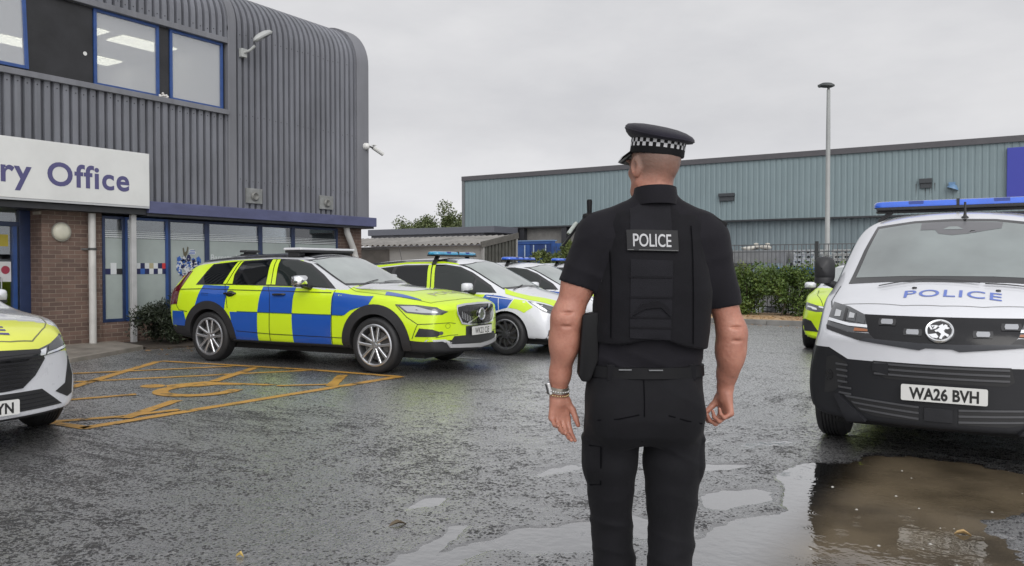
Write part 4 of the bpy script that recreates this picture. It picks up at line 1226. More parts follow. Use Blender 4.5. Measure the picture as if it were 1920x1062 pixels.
for k, (x, y, z, lab) in enumerate(((-8.95, 25.6, 1.96, "off white sack on the left crate stack, end nearest the officer"), (-8.5, 25.6, 1.96, "off white sack on the left crate stack, right end"), (-7.55, 25.8, 2.02, "off white sack balanced on the rail, left one of the second pair"), (-7.15, 25.8, 2.05, "off white sack with a raised neck, right one of the second pair"))):
    a = MB().lathe([(0, -.07), (.12, -.065), (.2, -.02), (.21, .02), (.13, .065), (0, .08)], 16, Matrix.Diagonal((1.35, .8, 1, 1)))
    a.lathe([(.05, 0), (.07, .1), (.0, .12)], 8, Matrix.Translation((.16, 0, .04)))
    a.v = [(x_ * (1 + .12 * math.sin(7 * y_ + k)), y_, z_ + .02 * math.sin(11 * x_ + 3 * k)) for x_, y_, z_ in a.v]
    tag(a.build("sack", SACK, smooth=60, loc=(x, y, z), rot=(0, 0, .3 * k)), lab, "sack", "sacks on the crates")
a = MB().box(-1.3, 1.3, -.5, .5, 1.55, 1.95).box(-1.3, -1.2, -.5, -.4, 0, 1.55).box(1.2, 1.3, -.5, -.4, 0, 1.55).box(-1.3, -1.2, .4, .5, 0, 1.55).box(1.2, 1.3, .4, .5, 0, 1.55)
tag(a.build("storage_rack", mat("dull grey rack", (.2, .205, .21), .6, var=.2), bevel=.01, loc=(-7.6, 25.7, 0)), "grey storage rack carrying the second pair of sacks", "rack")
a = MB()
for z in (.0, .06, .12): a.box(-.6, .6, -.5, .5, z + .03, z + .05)
a.box(-.6, -.5, -.5, .5, 0, .03).box(.5, .6, -.5, .5, 0, .03).box(-.6, .6, -.5, .5, .17, 1.2)
tag(a.build("white_goods_pallet", mat("white wrap", (.5, .5, .5), .4, var=.1), bevel=.02, loc=(-6.7, 26.5, 0)), "white wrapped load on a pallet beyond the railings", "pallet")
a = MB().box(-.5, .5, -.35, .35, 1.16, 1.35).box(-.54, .54, -.39, .39, 1.35, 1.42)
tag(a.build("blue_bin", mat("bright blue plastic", (.06, .18, .5), .4), bevel=.02, loc=(-5.9, 24.6, 0)), "bright blue lidded bin behind the hedge top", "bin")
MB().box(-.42, .42, -.3, .3, 0, 1.158).build("bin_stand", CRT[0], bpy.data.objects["blue_bin"])
# traffic cone by the fence post
cn = empty("traffic_cone", (-4.62, 21.3, .115)); tag(cn, "faded orange traffic cone by the hedge end behind the yellow car", "cone")
ORG = mat("faded orange plastic", (.42, .085, .03), .5, var=.15)
MB().box(-.2, .2, -.2, .2, 0, .04).build("base", ORG, cn, bevel=.01)
MB().lathe([(.15, .04), (.04, .52), (.0, .53)], 20).build("cone_body", ORG, cn, smooth=40)
# ------------------------------------------------------------------ car kit: a smooth closed body, everything else laid on its surface
def paintm(name, col, rough=0.28, coat=0.8, var=0.03):
    return mat(name, col, rough, coat=coat, var=var, vscale=2.5, rvar=0.06, coat_rough=0.06)
YELV = paintm("fluorescent yellow vinyl", (0.56, 0.76, 0.012), 0.35, 0.5)
YELP = paintm("pale fluorescent yellow", (0.68, 0.72, 0.09), 0.35, 0.5)
BLUV = paintm("police blue vinyl", (0.009, 0.078, 0.38), 0.3, 0.6)
SILV = paintm("silver white paint", (0.52, 0.53, 0.55), 0.3, 1.0)
WHTP = paintm("white car paint", (0.66, 0.67, 0.70), 0.28, 1.0)
SEAM = mat("panel gap", (0.012, 0.013, 0.014), 0.6)
BLKP = mat("black textured plastic", (0.022, 0.022, 0.024), 0.5, var=0.2, vscale=6, bump=0.0006, bscale=400)
DGRP = mat("dark grey bumper plastic", (0.0175, 0.018, 0.021), 0.5, spec=0.3, var=0.2, vscale=5, bump=0.0006, bscale=300)
GLOSSB = mat("gloss black trim", (0.008, 0.008, 0.009), 0.12, coat=0.5)
RUBB = mat("tyre rubber", (0.014, 0.014, 0.015), 0.6, var=0.2, vscale=8)
ALLOY = mat("alloy rim", (0.55, 0.56, 0.58), 0.28, 0.9, var=0.06)
DALLOY = mat("dark machined rim", (0.22, 0.22, 0.23), 0.3, 0.9)
CHROME = mat("chrome", (0.78, 0.79, 0.8), 0.12, 1.0)
DISC = mat("brake disc", (0.12, 0.115, 0.11), 0.5, 0.7)
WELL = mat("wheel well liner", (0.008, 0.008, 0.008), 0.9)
PRIV = mat("privacy glass", (0.005, 0.006, 0.007), 0.02, spec=0.4)
SIDEG = mat("side glass", (0.014, 0.018, 0.017), 0.02, spec=0.5)
def screen_mat(name, screen_tone, refl):
    """laminated windscreen: base colour painted pale for reflected sky and cabin, mirror coat on top"""
    m, t, b = newmat(name)
    N = t.nodes.new; LK = t.links.new
    c = N("ShaderNodeTexCoord"); n = N("ShaderNodeTexNoise"); n.inputs["Scale"].default_value = 1.7; n.inputs["Detail"].default_value = 4
    LK(c.outputs["Object"], n.inputs["Vector"])
    r = N("ShaderNodeValToRGB")
    r.color_ramp.elements[0].position = .3; r.color_ramp.elements[0].color = (*[x * .75 for x in screen_tone], 1)
    r.color_ramp.elements[1].position = .7; r.color_ramp.elements[1].color = (*[x * 1.25 for x in screen_tone], 1)
    LK(n.outputs["Fac"], r.inputs[0]); LK(r.outputs[0], b.inputs["Base Color"])
    b.inputs["Roughness"].default_value = 0.5
    b.inputs["Coat Weight"].default_value = 1.0
    b.inputs["Coat IOR"].default_value = refl
    b.inputs["Coat Roughness"].default_value = 0.02
    return m
SCREEN = screen_mat("windscreen glass", (0.27, 0.30, 0.29), 2.2)  # pale tone stands in for reflected sky and the cabin behind
HLG = mat("headlight lens", (0.10, 0.105, 0.11), 0.06, 0.6, coat=1.0)
HLD = mat("headlight insert", (0.075, 0.078, 0.083), 0.15, 0.3, coat=1.0)
DRL = mat("clear light guide", (0.75, 0.77, 0.8), 0.15, 0.2, coat=1.0)
BLAMP = mat("blue lamp lens", (0.02, 0.115, 0.62), 0.18, coat=1.0, var=0.1, vscale=9)
CYLAMP = mat("pale blue lamp lens", (0.035, 0.27, 0.46), 0.18, coat=1.0, var=0.18, vscale=9)
REDL = mat("dark red lamp lens", (0.09, 0.008, 0.014), 0.12, coat=1.0)
AMB = mat("amber lens", (0.30, 0.10, 0.03), 0.15, coat=1.0)
PLATE = mat("white plate", (0.62, 0.62, 0.6), 0.35, var=0.03)
PBLK = mat("plate characters", (0.012, 0.012, 0.012), 0.4)

class Car:
    """cage rows: 0 bottom edge .. 6 roof edge; columns of the ends and of top and bottom: -1 -.5 0 .5 1"""
    def __init__(s, name, label, cat, loc, rz, stations, wheels, paintf, mats, arch_r=0.39, group=None, body_name="body", sub=3, W=0.94):
        s.root = empty(name, (loc[0], loc[1], 0), rz)
        tag(s.root, label, cat, group)
        fr = (-1, -.5, 0, .5, 1)
        V = []; F = []
        def prof(st):
            x, bow, zb, ws, wm, zs, wsh, zr, wr, zt = st
            rows = [(ws - .06, zb), (ws, zb + .07), (wm, zb + .52 * (zs - zb)), (wsh + .012, zs - .07), (wsh - .012, zs), ((wsh - .02) * .55 + wr * .45, zs * .52 + zr * .48), (wr, zr)]
            return rows, zt
        def X(st, y): return st[0] - st[1] * (y / W) ** 2
        ring_n = 7 * 2 + 3 + 3
        for st in stations:
            rows, zt = prof(st)
            ring = [(-y, z) for y, z in rows]                       # right side going up
            yr, zr_ = rows[6]
            ring += [(-.52 * yr, zr_ + .78 * (zt - zr_)), (0, zt), (.52 * yr, zr_ + .78 * (zt - zr_))]
            ring += [(y, z) for y, z in rows[::-1]]
            yb, zb_ = rows[0]
            ring += [(.5 * yb, zb_), (0, zb_), (-.5 * yb, zb_)]
            V += [(X(st, y), y, z) for y, z in ring]
        n = len(stations)
        for i in range(n - 1):
            for k in range(ring_n):
                F.append((i * ring_n + k, i * ring_n + (k + 1) % ring_n, (i + 1) * ring_n + (k + 1) % ring_n, (i + 1) * ring_n + k))
        for end in (0, n - 1):
            st = stations[end]; rows, zt = prof(st); o = end * ring_n
            grid = []
            for r in range(7):
                if r == 0: grid.append([o + 0, o + 19, o + 18, o + 17, o + 16])
                elif r == 6: grid.append([o + 6, o + 7, o + 8, o + 9, o + 10])
                else:
                    y, z = rows[r]; line = [o + r]
                    for f in (-.5, 0, .5):
                        V.append((X(st, f * y), f * y, z)); line.append(len(V) - 1)
                    line.append(o + 16 - r); grid.append(line)
            for r in range(6):
                for c in range(4): F.append((grid[r][c], grid[r][c + 1], grid[r + 1][c + 1], grid[r + 1][c]))
        me = bpy.data.meshes.new(body_name); me.from_pydata(V, [], F)
        bm = bmesh.new(); bm.from_mesh(me); bmesh.ops.recalc_face_normals(bm, faces=bm.faces); bm.to_mesh(me); bm.free()
        for q in mats: me.materials.append(q)
        me.materials.append(WELL)
        o = link(body_name, me, s.root)
        md = o.modifiers.new("s", 'SUBSURF'); md.levels = md.render_levels = sub
        dg = bpy.context.evaluated_depsgraph_get()
        full = bpy.data.meshes.new_from_object(o.evaluated_get(dg))
        o.modifiers.clear(); o.data = full; bpy.data.meshes.remove(me)
        N_ = len(full.polygons)
        for p in full.polygons:
            c, nn = p.center, p.normal
            p.material_index = paintf(c.x, abs(c.y), c.z, nn)
        full.polygons.foreach_set("use_smooth", [True] * N_)
        full.update()
        s.vco = [v.co.copy() for v in full.vertices]
        s.bvh = BVHTree.FromPolygons(s.vco, [tuple(p.vertices) for p in full.polygons])
        # wheel wells cut out of the solid body
        cb = MB()
        for wx, wy, wz, wr_ in wheels:
            for sg in (-1, 1):
                cb.lathe([(0, 0), (arch_r, 0), (arch_r, .75), (0, .75)], 40, Matrix.Translation((wx, sg * (wy - .33), wz)) @ Matrix.Rotation(R(-90 * sg), 4, 'X'))
        co = cb.build("cut", WELL)
        co.data.materials.clear()
        for _ in mats: co.data.materials.append(None)
        co.data.materials.clear(); co.data.materials.append(WELL)
        co.parent = s.root
        bm_ = o.modifiers.new("b", 'BOOLEAN'); bm_.operation = 'DIFFERENCE'; bm_.object = co; bm_.solver = 'EXACT'; bm_.material_mode = 'TRANSFER'
        dg = bpy.context.evaluated_depsgraph_get(); dg.update()
        cut = bpy.data.meshes.new_from_object(o.evaluated_get(dg))
        o.modifiers.clear(); o.data = cut; bpy.data.meshes.remove(full)
        cut.polygons.foreach_set("use_smooth", [True] * len(cut.polygons))
        cut.set_sharp_from_angle(angle=R(38))
        cm = co.data; bpy.data.objects.remove(co); bpy.data.meshes.remove(cm)
        o.name = body_name; cut.name = body_name
        s.body = o
    def cast(s, view, a, b):
        if view == 'R': org, d = Vector((a, -4, b)), Vector((0, 1, 0))
        elif view == 'L': org, d = Vector((a, 4, b)), Vector((0, -1, 0))
        elif view == 'F': org, d = Vector((6, a, b)), Vector((-1, 0, 0))
        elif view == 'B': org, d = Vector((-6, a, b)), Vector((1, 0, 0))
        else: org, d = Vector((a, b, 6)), Vector((0, 0, -1))
        loc, nn, i, di = s.bvh.ray_cast(org, d)
        if loc is None:
            # past the silhouette: the closest point the ray passes
            best = None
            for k in range(60):
                q = org + d * (2.0 + 7.0 * k / 60)
                h = s.bvh.find_nearest(q)
                if best is None or h[3] < best[3]: best = h
            loc, nn = best[0], best[1]
        if nn.dot(d) > 0: nn = -nn
        return loc, nn
    def lay(s, name, mesh2, view, m, off=0.003, cell=0.05, skirt=0.0, parent=None, label=None, round_=0.0):
        """mesh2: outline [(a, b)...] or (verts, faces); dropped on the body along the view"""
        bm = bmesh.new()
        if isinstance(mesh2, tuple): vs, fs = mesh2
        else: vs, fs = mesh2, [tuple(range(len(mesh2)))]
        bv = [bm.verts.new((a, b, 0)) for a, b in vs]
        for f in fs:
            try: bm.faces.new([bv[i] for i in f])
            except ValueError: pass
        bmesh.ops.triangulate(bm, faces=bm.faces[:])
        if cell:
            for ax in (0, 1):
                lo = min(v.co[ax] for v in bm.verts); hi = max(v.co[ax] for v in bm.verts)
                k = math.floor(lo / cell) + 1
                while k * cell < hi:
                    co = Vector((0, 0, 0)); co[ax] = k * cell
                    no = Vector((0, 0, 0)); no[ax] = 1
                    bmesh.ops.bisect_plane(bm, geom=bm.verts[:] + bm.edges[:] + bm.faces[:], plane_co=co, plane_no=no, dist=1e-6)
                    k += 1
        bmesh.ops.remove_doubles(bm, verts=bm.verts[:], dist=1e-5)
        nor = {}
        bm.verts.ensure_lookup_table()
        for v in bm.verts:
            loc, nn = s.cast(view, v.co.x, v.co.y)
            v.co = loc + nn * off; nor[v] = nn
        bd = [e for e in bm.edges if len(e.link_faces) == 1]
        fl = list(bm.faces)
        if skirt:
            dup = {}
            for e in bd:
                for v in e.verts:
                    if v not in dup: dup[v] = bm.verts.new(v.co - nor[v] * skirt)
            for e in bd:
                a, b = e.verts
                try: bm.faces.new([a, b, dup[b], dup[a]])
                except ValueError: pass
        # face outwards
        for f in bm.faces: f.smooth = True
        bmesh.ops.recalc_face_normals(bm, faces=bm.faces[:])
        if fl:
            tot = sum(f.normal.dot(nor[f.verts[0]]) * f.calc_area() for f in fl if f.is_valid)
            if tot < 0: bmesh.ops.reverse_faces(bm, faces=bm.faces[:])
        me = bpy.data.meshes.new(name); bm.to_mesh(me); bm.free()
        me.materials.append(m)
        me.set_sharp_from_angle(angle=R(40))
        o = link(name, me, parent or s.root)
        if label: o["label"] = label
        return o
    def line(s, name, pts, view, w_=0.007, m=None, off=0.0022, parent=None, closed=False):
        """thin strip along a polyline"""
        vs, fs = [], []
        P = [Vector((p[0], p[1])) for p in pts]
        # resample
        Q = [P[0]]
        for a, b in zip(P[:-1], P[1:]):
            k = max(1, int((b - a).length / 0.05))
            for i in range(1, k + 1): Q.append(a.lerp(b, i / k))
        for i, p in enumerate(Q):
            d = (Q[min(i + 1, len(Q) - 1)] - Q[max(i - 1, 0)]).normalized()
            n = Vector((-d.y, d.x)) * w_ / 2
            vs += [(p.x + n.x, p.y + n.y), (p.x - n.x, p.y - n.y)]
        fs = [(2 * i, 2 * i + 1, 2 * i + 3, 2 * i + 2) for i in range(len(Q) - 1)]
        return s.lay(name, (vs, fs), view, m or SEAM, off, 0, 0, parent)
    def lines(s, name, polys, view, w_=0.007, m=None, off=0.0022, parent=None):
        """several strips in one mesh: the shut lines of a side"""
        vs, fs = [], []
        for pts in polys:
            P = [Vector((p[0], p[1])) for p in pts]; Q = [P[0]]
            for a, b in zip(P[:-1], P[1:]):
                k = max(1, int((b - a).length / 0.05))
                for i in range(1, k + 1): Q.append(a.lerp(b, i / k))
            o = len(vs)
            for i, p in enumerate(Q):
                d = (Q[min(i + 1, len(Q) - 1)] - Q[max(i - 1, 0)]).normalized(); n = Vector((-d.y, d.x)) * w_ / 2
                vs += [(p.x + n.x, p.y + n.y), (p.x - n.x, p.y - n.y)]
            fs += [(o + 2 * i, o + 2 * i + 1, o + 2 * i + 3, o + 2 * i + 2) for i in range(len(Q) - 1)]
        return s.lay(name, (vs, fs), view, m or SEAM, off, 0, 0, parent)
    def text(s, name, txt, size, view, at, m, off=0.004, ang=0.0, bold=0.02, spacing=1.05, xs=1.0, flip=(1, 1), swap=False, parent=None):
        v2, f2, wd = text_mesh(txt, size, bold, spacing, xs)
        ca, sa = math.cos(ang), math.sin(ang)
        vs = []
        for x, y in v2:
            x, y = x * ca - y * sa, x * sa + y * ca
            if swap: x, y = y, x
            vs.append((at[0] + x * flip[0], at[1] + y * flip[1]))
        return s.lay(name, (vs, f2), view, m, off, 0.06, 0, parent)
    def plate(s, txt, at, ang_top=0.0, size=(0.52, 0.111), x=None, off=0.0):
        """flat front plate at (y, z) standing just proud of the bumper"""
        y, z = at
        xx = x
        if xx is None:
            xx = max(s.cast('F', y + dy, z + dz)[0].x for dy in (-.2, 0, .2) for dz in (-.05, 0, .05)) + 0.008 + off
        w_, h = size
        pts = []
        for cx, cy, a0 in ((w_ / 2 - .012, h / 2 - .012, 0), (-w_ / 2 + .012, h / 2 - .012, 90), (-w_ / 2 + .012, -h / 2 + .012, 180), (w_ / 2 - .012, -h / 2 + .012, 270)):
            for k in range(5): pts.append((cx + .012 * math.cos(R(a0 + 22.5 * k)), cy + .012 * math.sin(R(a0 + 22.5 * k))))
        b = MB(); b.prism(pts, lambda p: (xx - .006, y - p[0], z + p[1]), lambda p: (xx, y - p[0], z + p[1]))
        o = b.build("number_plate", PLATE, s.root)
        return o, xx
    def plate_text(s, plate, xx, txt, at, size=0.079, bold=0.03, spacing=1.02, xs=0.72):
        v2, f2, wd = text_mesh(txt, size, bold, spacing, xs)
        b = MB(); b.add([(xx + .0012, at[0] + x, at[1] + y) for x, y in v2], f2)
        return b.build("plate_characters", PBLK, plate, fixn=False)
    def wheel(s, wx, wy, wz, r, width, rim_r, style, rimm, sides=(-1, 1), steer=0.0):
        for sg in sides:
            M = Matrix.Translation((wx, sg * wy, wz)) @ Matrix.Rotation(steer, 4, 'Z') @ Matrix.Rotation(R(-90 * sg), 4, 'X')
            b = MB()
            b.lathe([(0, -width + .04), (rim_r * .98, -width + .04), (rim_r, -.02)], 32, M)       # barrel
            b.lathe([(.0, -.075), (rim_r * .72, -.075), (rim_r * .72, -.085), (0, -.085)], 32, M)     # disc
            wo = b.build("wheel", DISC if rimm is not None else WELL, s.root, smooth=40)
            t = MB()
            pr = [(rim_r - .005, -.03), (rim_r + .015, -.008), (rim_r + .05, -.001), (r - .03, -.006), (r - .008, -.025), (r, -.05)]
            for k in range(5):
                h0 = -.05 - (width - .1) * k / 5; h1 = -.05 - (width - .1) * (k + 1) / 5
                pr += [(r, h0 - .004), (r - .009, h0 - .006), (r - .009, h0 - .012), (r, h0 - .014)]
            pr += [(r, -width + .05), (r - .03, -width + .01), (rim_r + .03, -width), (rim_r - .005, -width + .03)]
            t.lathe(pr, 56, M)
            t.build("tyre", RUBB, wo, smooth=35)
            q = MB()
            q.lathe([(rim_r - .002, -.028), (rim_r + .012, -.012), (rim_r - .004, -.006), (rim_r - .022, -.012), (rim_r - .026, -.05), (rim_r - .02, -.16)], 56, M)
            q.lathe([(0, -.012), (.03, -.013), (.034, -.022), (.062, -.026), (.075, -.045), (.07, -.08)], 28, M)
            if style == 'vee':     # five pairs of slim spokes
                for k in range(5):
                    for dv in (-1, 1):
                        a0 = 2 * math.pi * (k + .25) / 5; a1 = a0 + dv * .24
                        p0 = Vector((.045 * math.cos(a0 + dv * .5), .045 * math.sin(a0 + dv * .5), -.028)); p1 = Vector(((rim_r - .012) * math.cos(a1), (rim_r - .012) * math.sin(a1), -.016))
                        d = (p1 - p0); ln = d.length; d.normalize(); u = Vector((-d.y, d.x, 0)).normalized(); v = d.cross(u)
                        vs = []
                        for tt, w0, th in ((0, .020, .035), (.5, .0165, .034), (1, .021, .038)):
                            c = p0 + d * ln * tt
                            for du, dv_ in ((-1, 0), (-.55, .007), (.55, .007), (1, 0), (1, -1), (-1, -1)):
                                vs.append(M @ (c + u * du * w0 + Vector((0, 0, dv_ if dv_ > -1 else -th))))
                        q.add(vs, [(i * 6 + j, i * 6 + (j + 1) % 6, (i + 1) * 6 + (j + 1) % 6, (i + 1) * 6 + j) for i in range(2) for j in range(6)])
                for k in range(5):
                    a = 2 * math.pi * (k + .75) / 5
                    q.lathe([(.011, -.02), (.011, -.03)], 8, M @ Matrix.Translation((.055 * math.cos(a), .055 * math.sin(a), -.002)))
            else:                  # slim turbine blades
                nb = 10
                for k in range(nb):
                    a0 = 2 * math.pi * k / nb
                    vs = []
                    for tt in (0, .35, .7, 1):
                        rr_ = .05 + (rim_r - .06) * tt; a = a0 + .42 * tt
                        c = Vector((rr_ * math.cos(a), rr_ * math.sin(a), -.018 - .008 * (1 - tt))); u = Vector((-math.sin(a), math.cos(a), 0)); w0 = .010 + .011 * tt
                        for du, dv_ in ((-1, 0), (1, .004), (1, -.03), (-1, -.03)): vs.append(M @ (c + u * du * w0 + Vector((0, 0, dv_))))
                    q.add(vs, [(i * 4 + j, i * 4 + (j + 1) % 4, (i + 1) * 4 + (j + 1) % 4, (i + 1) * 4 + j) for i in range(3) for j in range(4)])
            q.build("rim", rimm or ALLOY, wo, smooth=35)
    def mirror_unit(s, at, size, shell, sides=(-1, 1), under=None, stalk=None):
        """door mirror: rounded shell on a stalk; at = (x, |y|, z) of its middle"""
        for sg in sides:
            b = MB(); n = 20; vs = []
            lx, wy_, hz = size
            for i, (t, sc) in enumerate(((-.5, .02), (-.5, .82), (-.42, .97), (-.1, 1.0), (.25, .82), (.42, .5), (.5, .05))):
                for k in range(n):
                    a = 2 * math.pi * k / n
                    cx, cz = math.cos(a), math.sin(a)
                    ex = 0.55
                    vs.append((at[0] + t * lx, sg * (at[1] + .5 * wy_ * sc * math.copysign(abs(cx) ** ex, cx)), at[2] + .5 * hz * sc * math.copysign(abs(cz) ** ex, cz) + .06 * hz * (1 if t > 0 else 0)))
            b.add(vs, [(i * n + k, i * n + (k + 1) % n, (i + 1) * n + (k + 1) % n, (i + 1) * n + k) for i in range(6) for k in range(n)])
            o = b.build("door_mirror", shell, s.root, smooth=50)
            loc, nn = s.cast('L' if sg > 0 else 'R', at[0] + .02, at[2] - hz * .55)
            MB().tube([tuple(loc - nn * .02), (at[0] + .0, sg * (at[1] - .1 * wy_), at[2] - hz * .42)], [.035, .028], 8).build("mirror_stalk", under or BLKP, o, smooth=50)
            MB().box(at[0] - lx * .515, at[0] - lx * .503, *(sorted((sg * (at[1] - wy_ * .38), sg * (at[1] + wy_ * .38)))), at[2] - hz * .36, at[2] + hz * .36).build("mirror_glass", CHROME, o)
            if under: 
                c = MB(); c.lathe([(0, 0), (.5, .01), (.52, .05), (.5, .09)], 20, Matrix.Translation((at[0] - .02 * lx, sg * at[1], at[2] - hz * .5)) @ Matrix.Diagonal((lx * .8, wy_ * .92, hz * 2.6, 1)))
                c.build("mirror_base", under, o, smooth=50)
    def handle(s, at, view, m, ln=.2):
        x, z = at
        loc, nn = s.cast(view, x, z)
        sg = -1 if view == 'R' else 1
        s.lay("handle_recess", [(x + .085 * math.cos(a) , z + .042 * math.sin(a)) for a in [2 * math.pi * i / 16 for i in range(16)]], view, GLOSSB, .0035, .05)
        y0 = loc.y
        MB().tube([(x - ln / 2, y0, z), (x - ln / 2 + .02, y0 + sg * .035, z + .004), (x + ln / 2 - .02, y0 + sg * .035, z + .008), (x + ln / 2, y0, z + .006)], [.014, .016, .016, .014], 8).build("door_handle", m, s.root, smooth=50)
    def lightbar(s, x, z, width, dep, hgt, lens, base, top=None, foot=True, endr=True, under=None, label=None):
        """roof beacon bar lying across the roof"""
        n = 9; sec = []
        for i in range(n):
            a = math.pi * i / (n - 1)
            sec.append((dep / 2 * math.copysign(abs(math.cos(a)) ** .5, math.cos(a)), hgt * (.15 + .85 * abs(math.sin(a)) ** .6)))
        sec = [(dep / 2, 0)] + sec + [(-dep / 2, 0)]
        b = MB(); vs = []
        stations = [(-.5, .2), (-.495, .6), (-.475, .92), (-.44, 1), (.44, 1), (.475, .92), (.495, .6), (.5, .2)] if endr else [(-.5, .85), (-.49, 1), (.49, 1), (.5, .85)]
        for t, sc in stations:
            for dx, dz in sec: vs.append((x + dx * sc, t * width, z + dz * (.35 + .65 * sc)))
        m_ = len(sec)
        b.add(vs, [(i * m_ + k, i * m_ + k + 1, (i + 1) * m_ + k + 1, (i + 1) * m_ + k) for i in range(len(stations) - 1) for k in range(m_ - 1)])
        b.add([vs[k] for k in range(m_)], [tuple(range(m_))]); b.add([vs[-m_ + k] for k in range(m_)], [tuple(range(m_))])
        o = b.build("light_bar", lens, s.root, smooth=45)
        MB().box(x - dep / 2 - .004, x + dep / 2 + .004, -width / 2 + .03, width / 2 - .03, z - .028, z - .002).build("bar_base", base, o, bevel=.006)
        for t in (-.27, .02, .3):
            pass
        for t in (-.24, .24):
            MB().box(x - dep / 2 * .985, x + dep / 2 * .985, t * width - .06, t * width + .06, z + .012, z + hgt * .86).build("inner_module", mat("beacon module", (0.04, 0.07, 0.28), 0.3), o)
        MB().box(x - dep / 2 - .003, x + dep / 2 + .003, -.012, .012, z, z + hgt * 1.005).build("bar_joint", base, o)
        if foot:
            for sg in (-1, 1):
                yy = sg * (width / 2 - .12)
                loc, nn = s.cast('T', x, yy + sg * .06)
                MB().bar((x, yy - sg * .05, z - .02), (x, yy + sg * .08, loc.z - .0), .07, .035).build("bar_foot", base, o, bevel=.005)
        return o
# ------------------------------------------------------------------ blue and yellow estate
def car_place(f, r_, half_w, wb):
    """world centre and heading from the two near wheel contacts (front, rear) on the right side"""
    f, r_ = Vector(f), Vector(r_)
    d = (f - r_).normalized(); mid = (f + r_) / 2
    left = Vector((-d.y, d.x))
    c = mid + left * half_w
    return (c.x, c.y), math.atan2(d.y, d.x)
VS = [  # x, bow, zb, ws, wm, zs, wsh, zr, wr, zt
    (-2.44, -.10, .46, .78, .84, .98, .80, 1.05, .72, 1.07),
    (-2.40, -.09, .38, .82, .88, 1.01, .83, 1.10, .71, 1.13),
    (-2.28, -.05, .33, .86, .91, 1.03, .87, 1.26, .66, 1.30),
    (-2.08, -.03, .30, .88, .925, 1.04, .89, 1.405, .62, 1.455),
    (-1.95, 0, .30, .89, .93, 1.04, .895, 1.44, .62, 1.49),
    (-1.6, 0, .29, .90, .94, 1.035, .905, 1.475, .635, 1.54),
    (-1.0, 0, .28, .90, .94, 1.02, .91, 1.505, .65, 1.57),
    (-.3, 0, .28, .90, .935, 1.015, .91, 1.51, .655, 1.575),
    (.1, 0, .28, .90, .935, 1.01, .91, 1.49, .655, 1.56),
    (.28, 0, .28, .90, .935, 1.01, .91, 1.43, .665, 1.51),
    (.7, 0, .28, .90, .935, 1.01, .91, 1.215, .71, 1.30),
    (1.0, 0, .28, .90, .935, 1.01, .91, 1.075, .745, 1.14),
    (1.12, 0, .28, .90, .935, 1.01, .905, 1.06, .735, 1.11),
    (1.5, .02, .28, .89, .93, .995, .89, 1.04, .70, 1.09),
    (1.9, .09, .27, .87, .915, .955, .86, 1.005, .66, 1.05),
    (2.22, .19, .25, .84, .885, .90, .82, .95, .64, .99),
    (2.44, .25, .26, .82, .86, .85, .79, .90, .66, .93),
    (2.53, .27, .30, .80, .84, .77, .79, .83, .70, .85)]
def vpaint(x, y, z, n):
    # 0 silver, 1 yellow, 2 black plastic
    if z < .335: return 2
    if x > 1.85 and z < .43: return 2
    if x < -1.9 and z < .5: return 2
    if x > .97: return 1
    if n.z > .6 and z > 1.3 and y < .62: return 0
    if x > .05 and z > 1.06 and y < .86: return 0
    return 1
vrz = R(5.5); CS = 1.05
vf = Vector((-7.43, 8.12)); vd = Vector((math.cos(vrz), math.sin(vrz)))
vloc = vf - vd * 1.47 * CS + Vector((-vd.y, vd.x)) * .94 * CS
volvo = Car("police_estate_car", "blue and yellow chequered police estate car with white roof bar by the marked bay", "car", vloc, vrz, VS,
            [(1.47, .94, .36, .36), (-1.47, .94, .36, .36)], vpaint, [SILV, YELV, BLKP], arch_r=.405)
c = volvo
c.root.scale = (CS, CS, CS)
c.wheel(1.47, .925, .36, .36, .235, .262, 'vee', ALLOY)
c.wheel(-1.47, .925, .36, .36, .235, .262, 'vee', ALLOY)

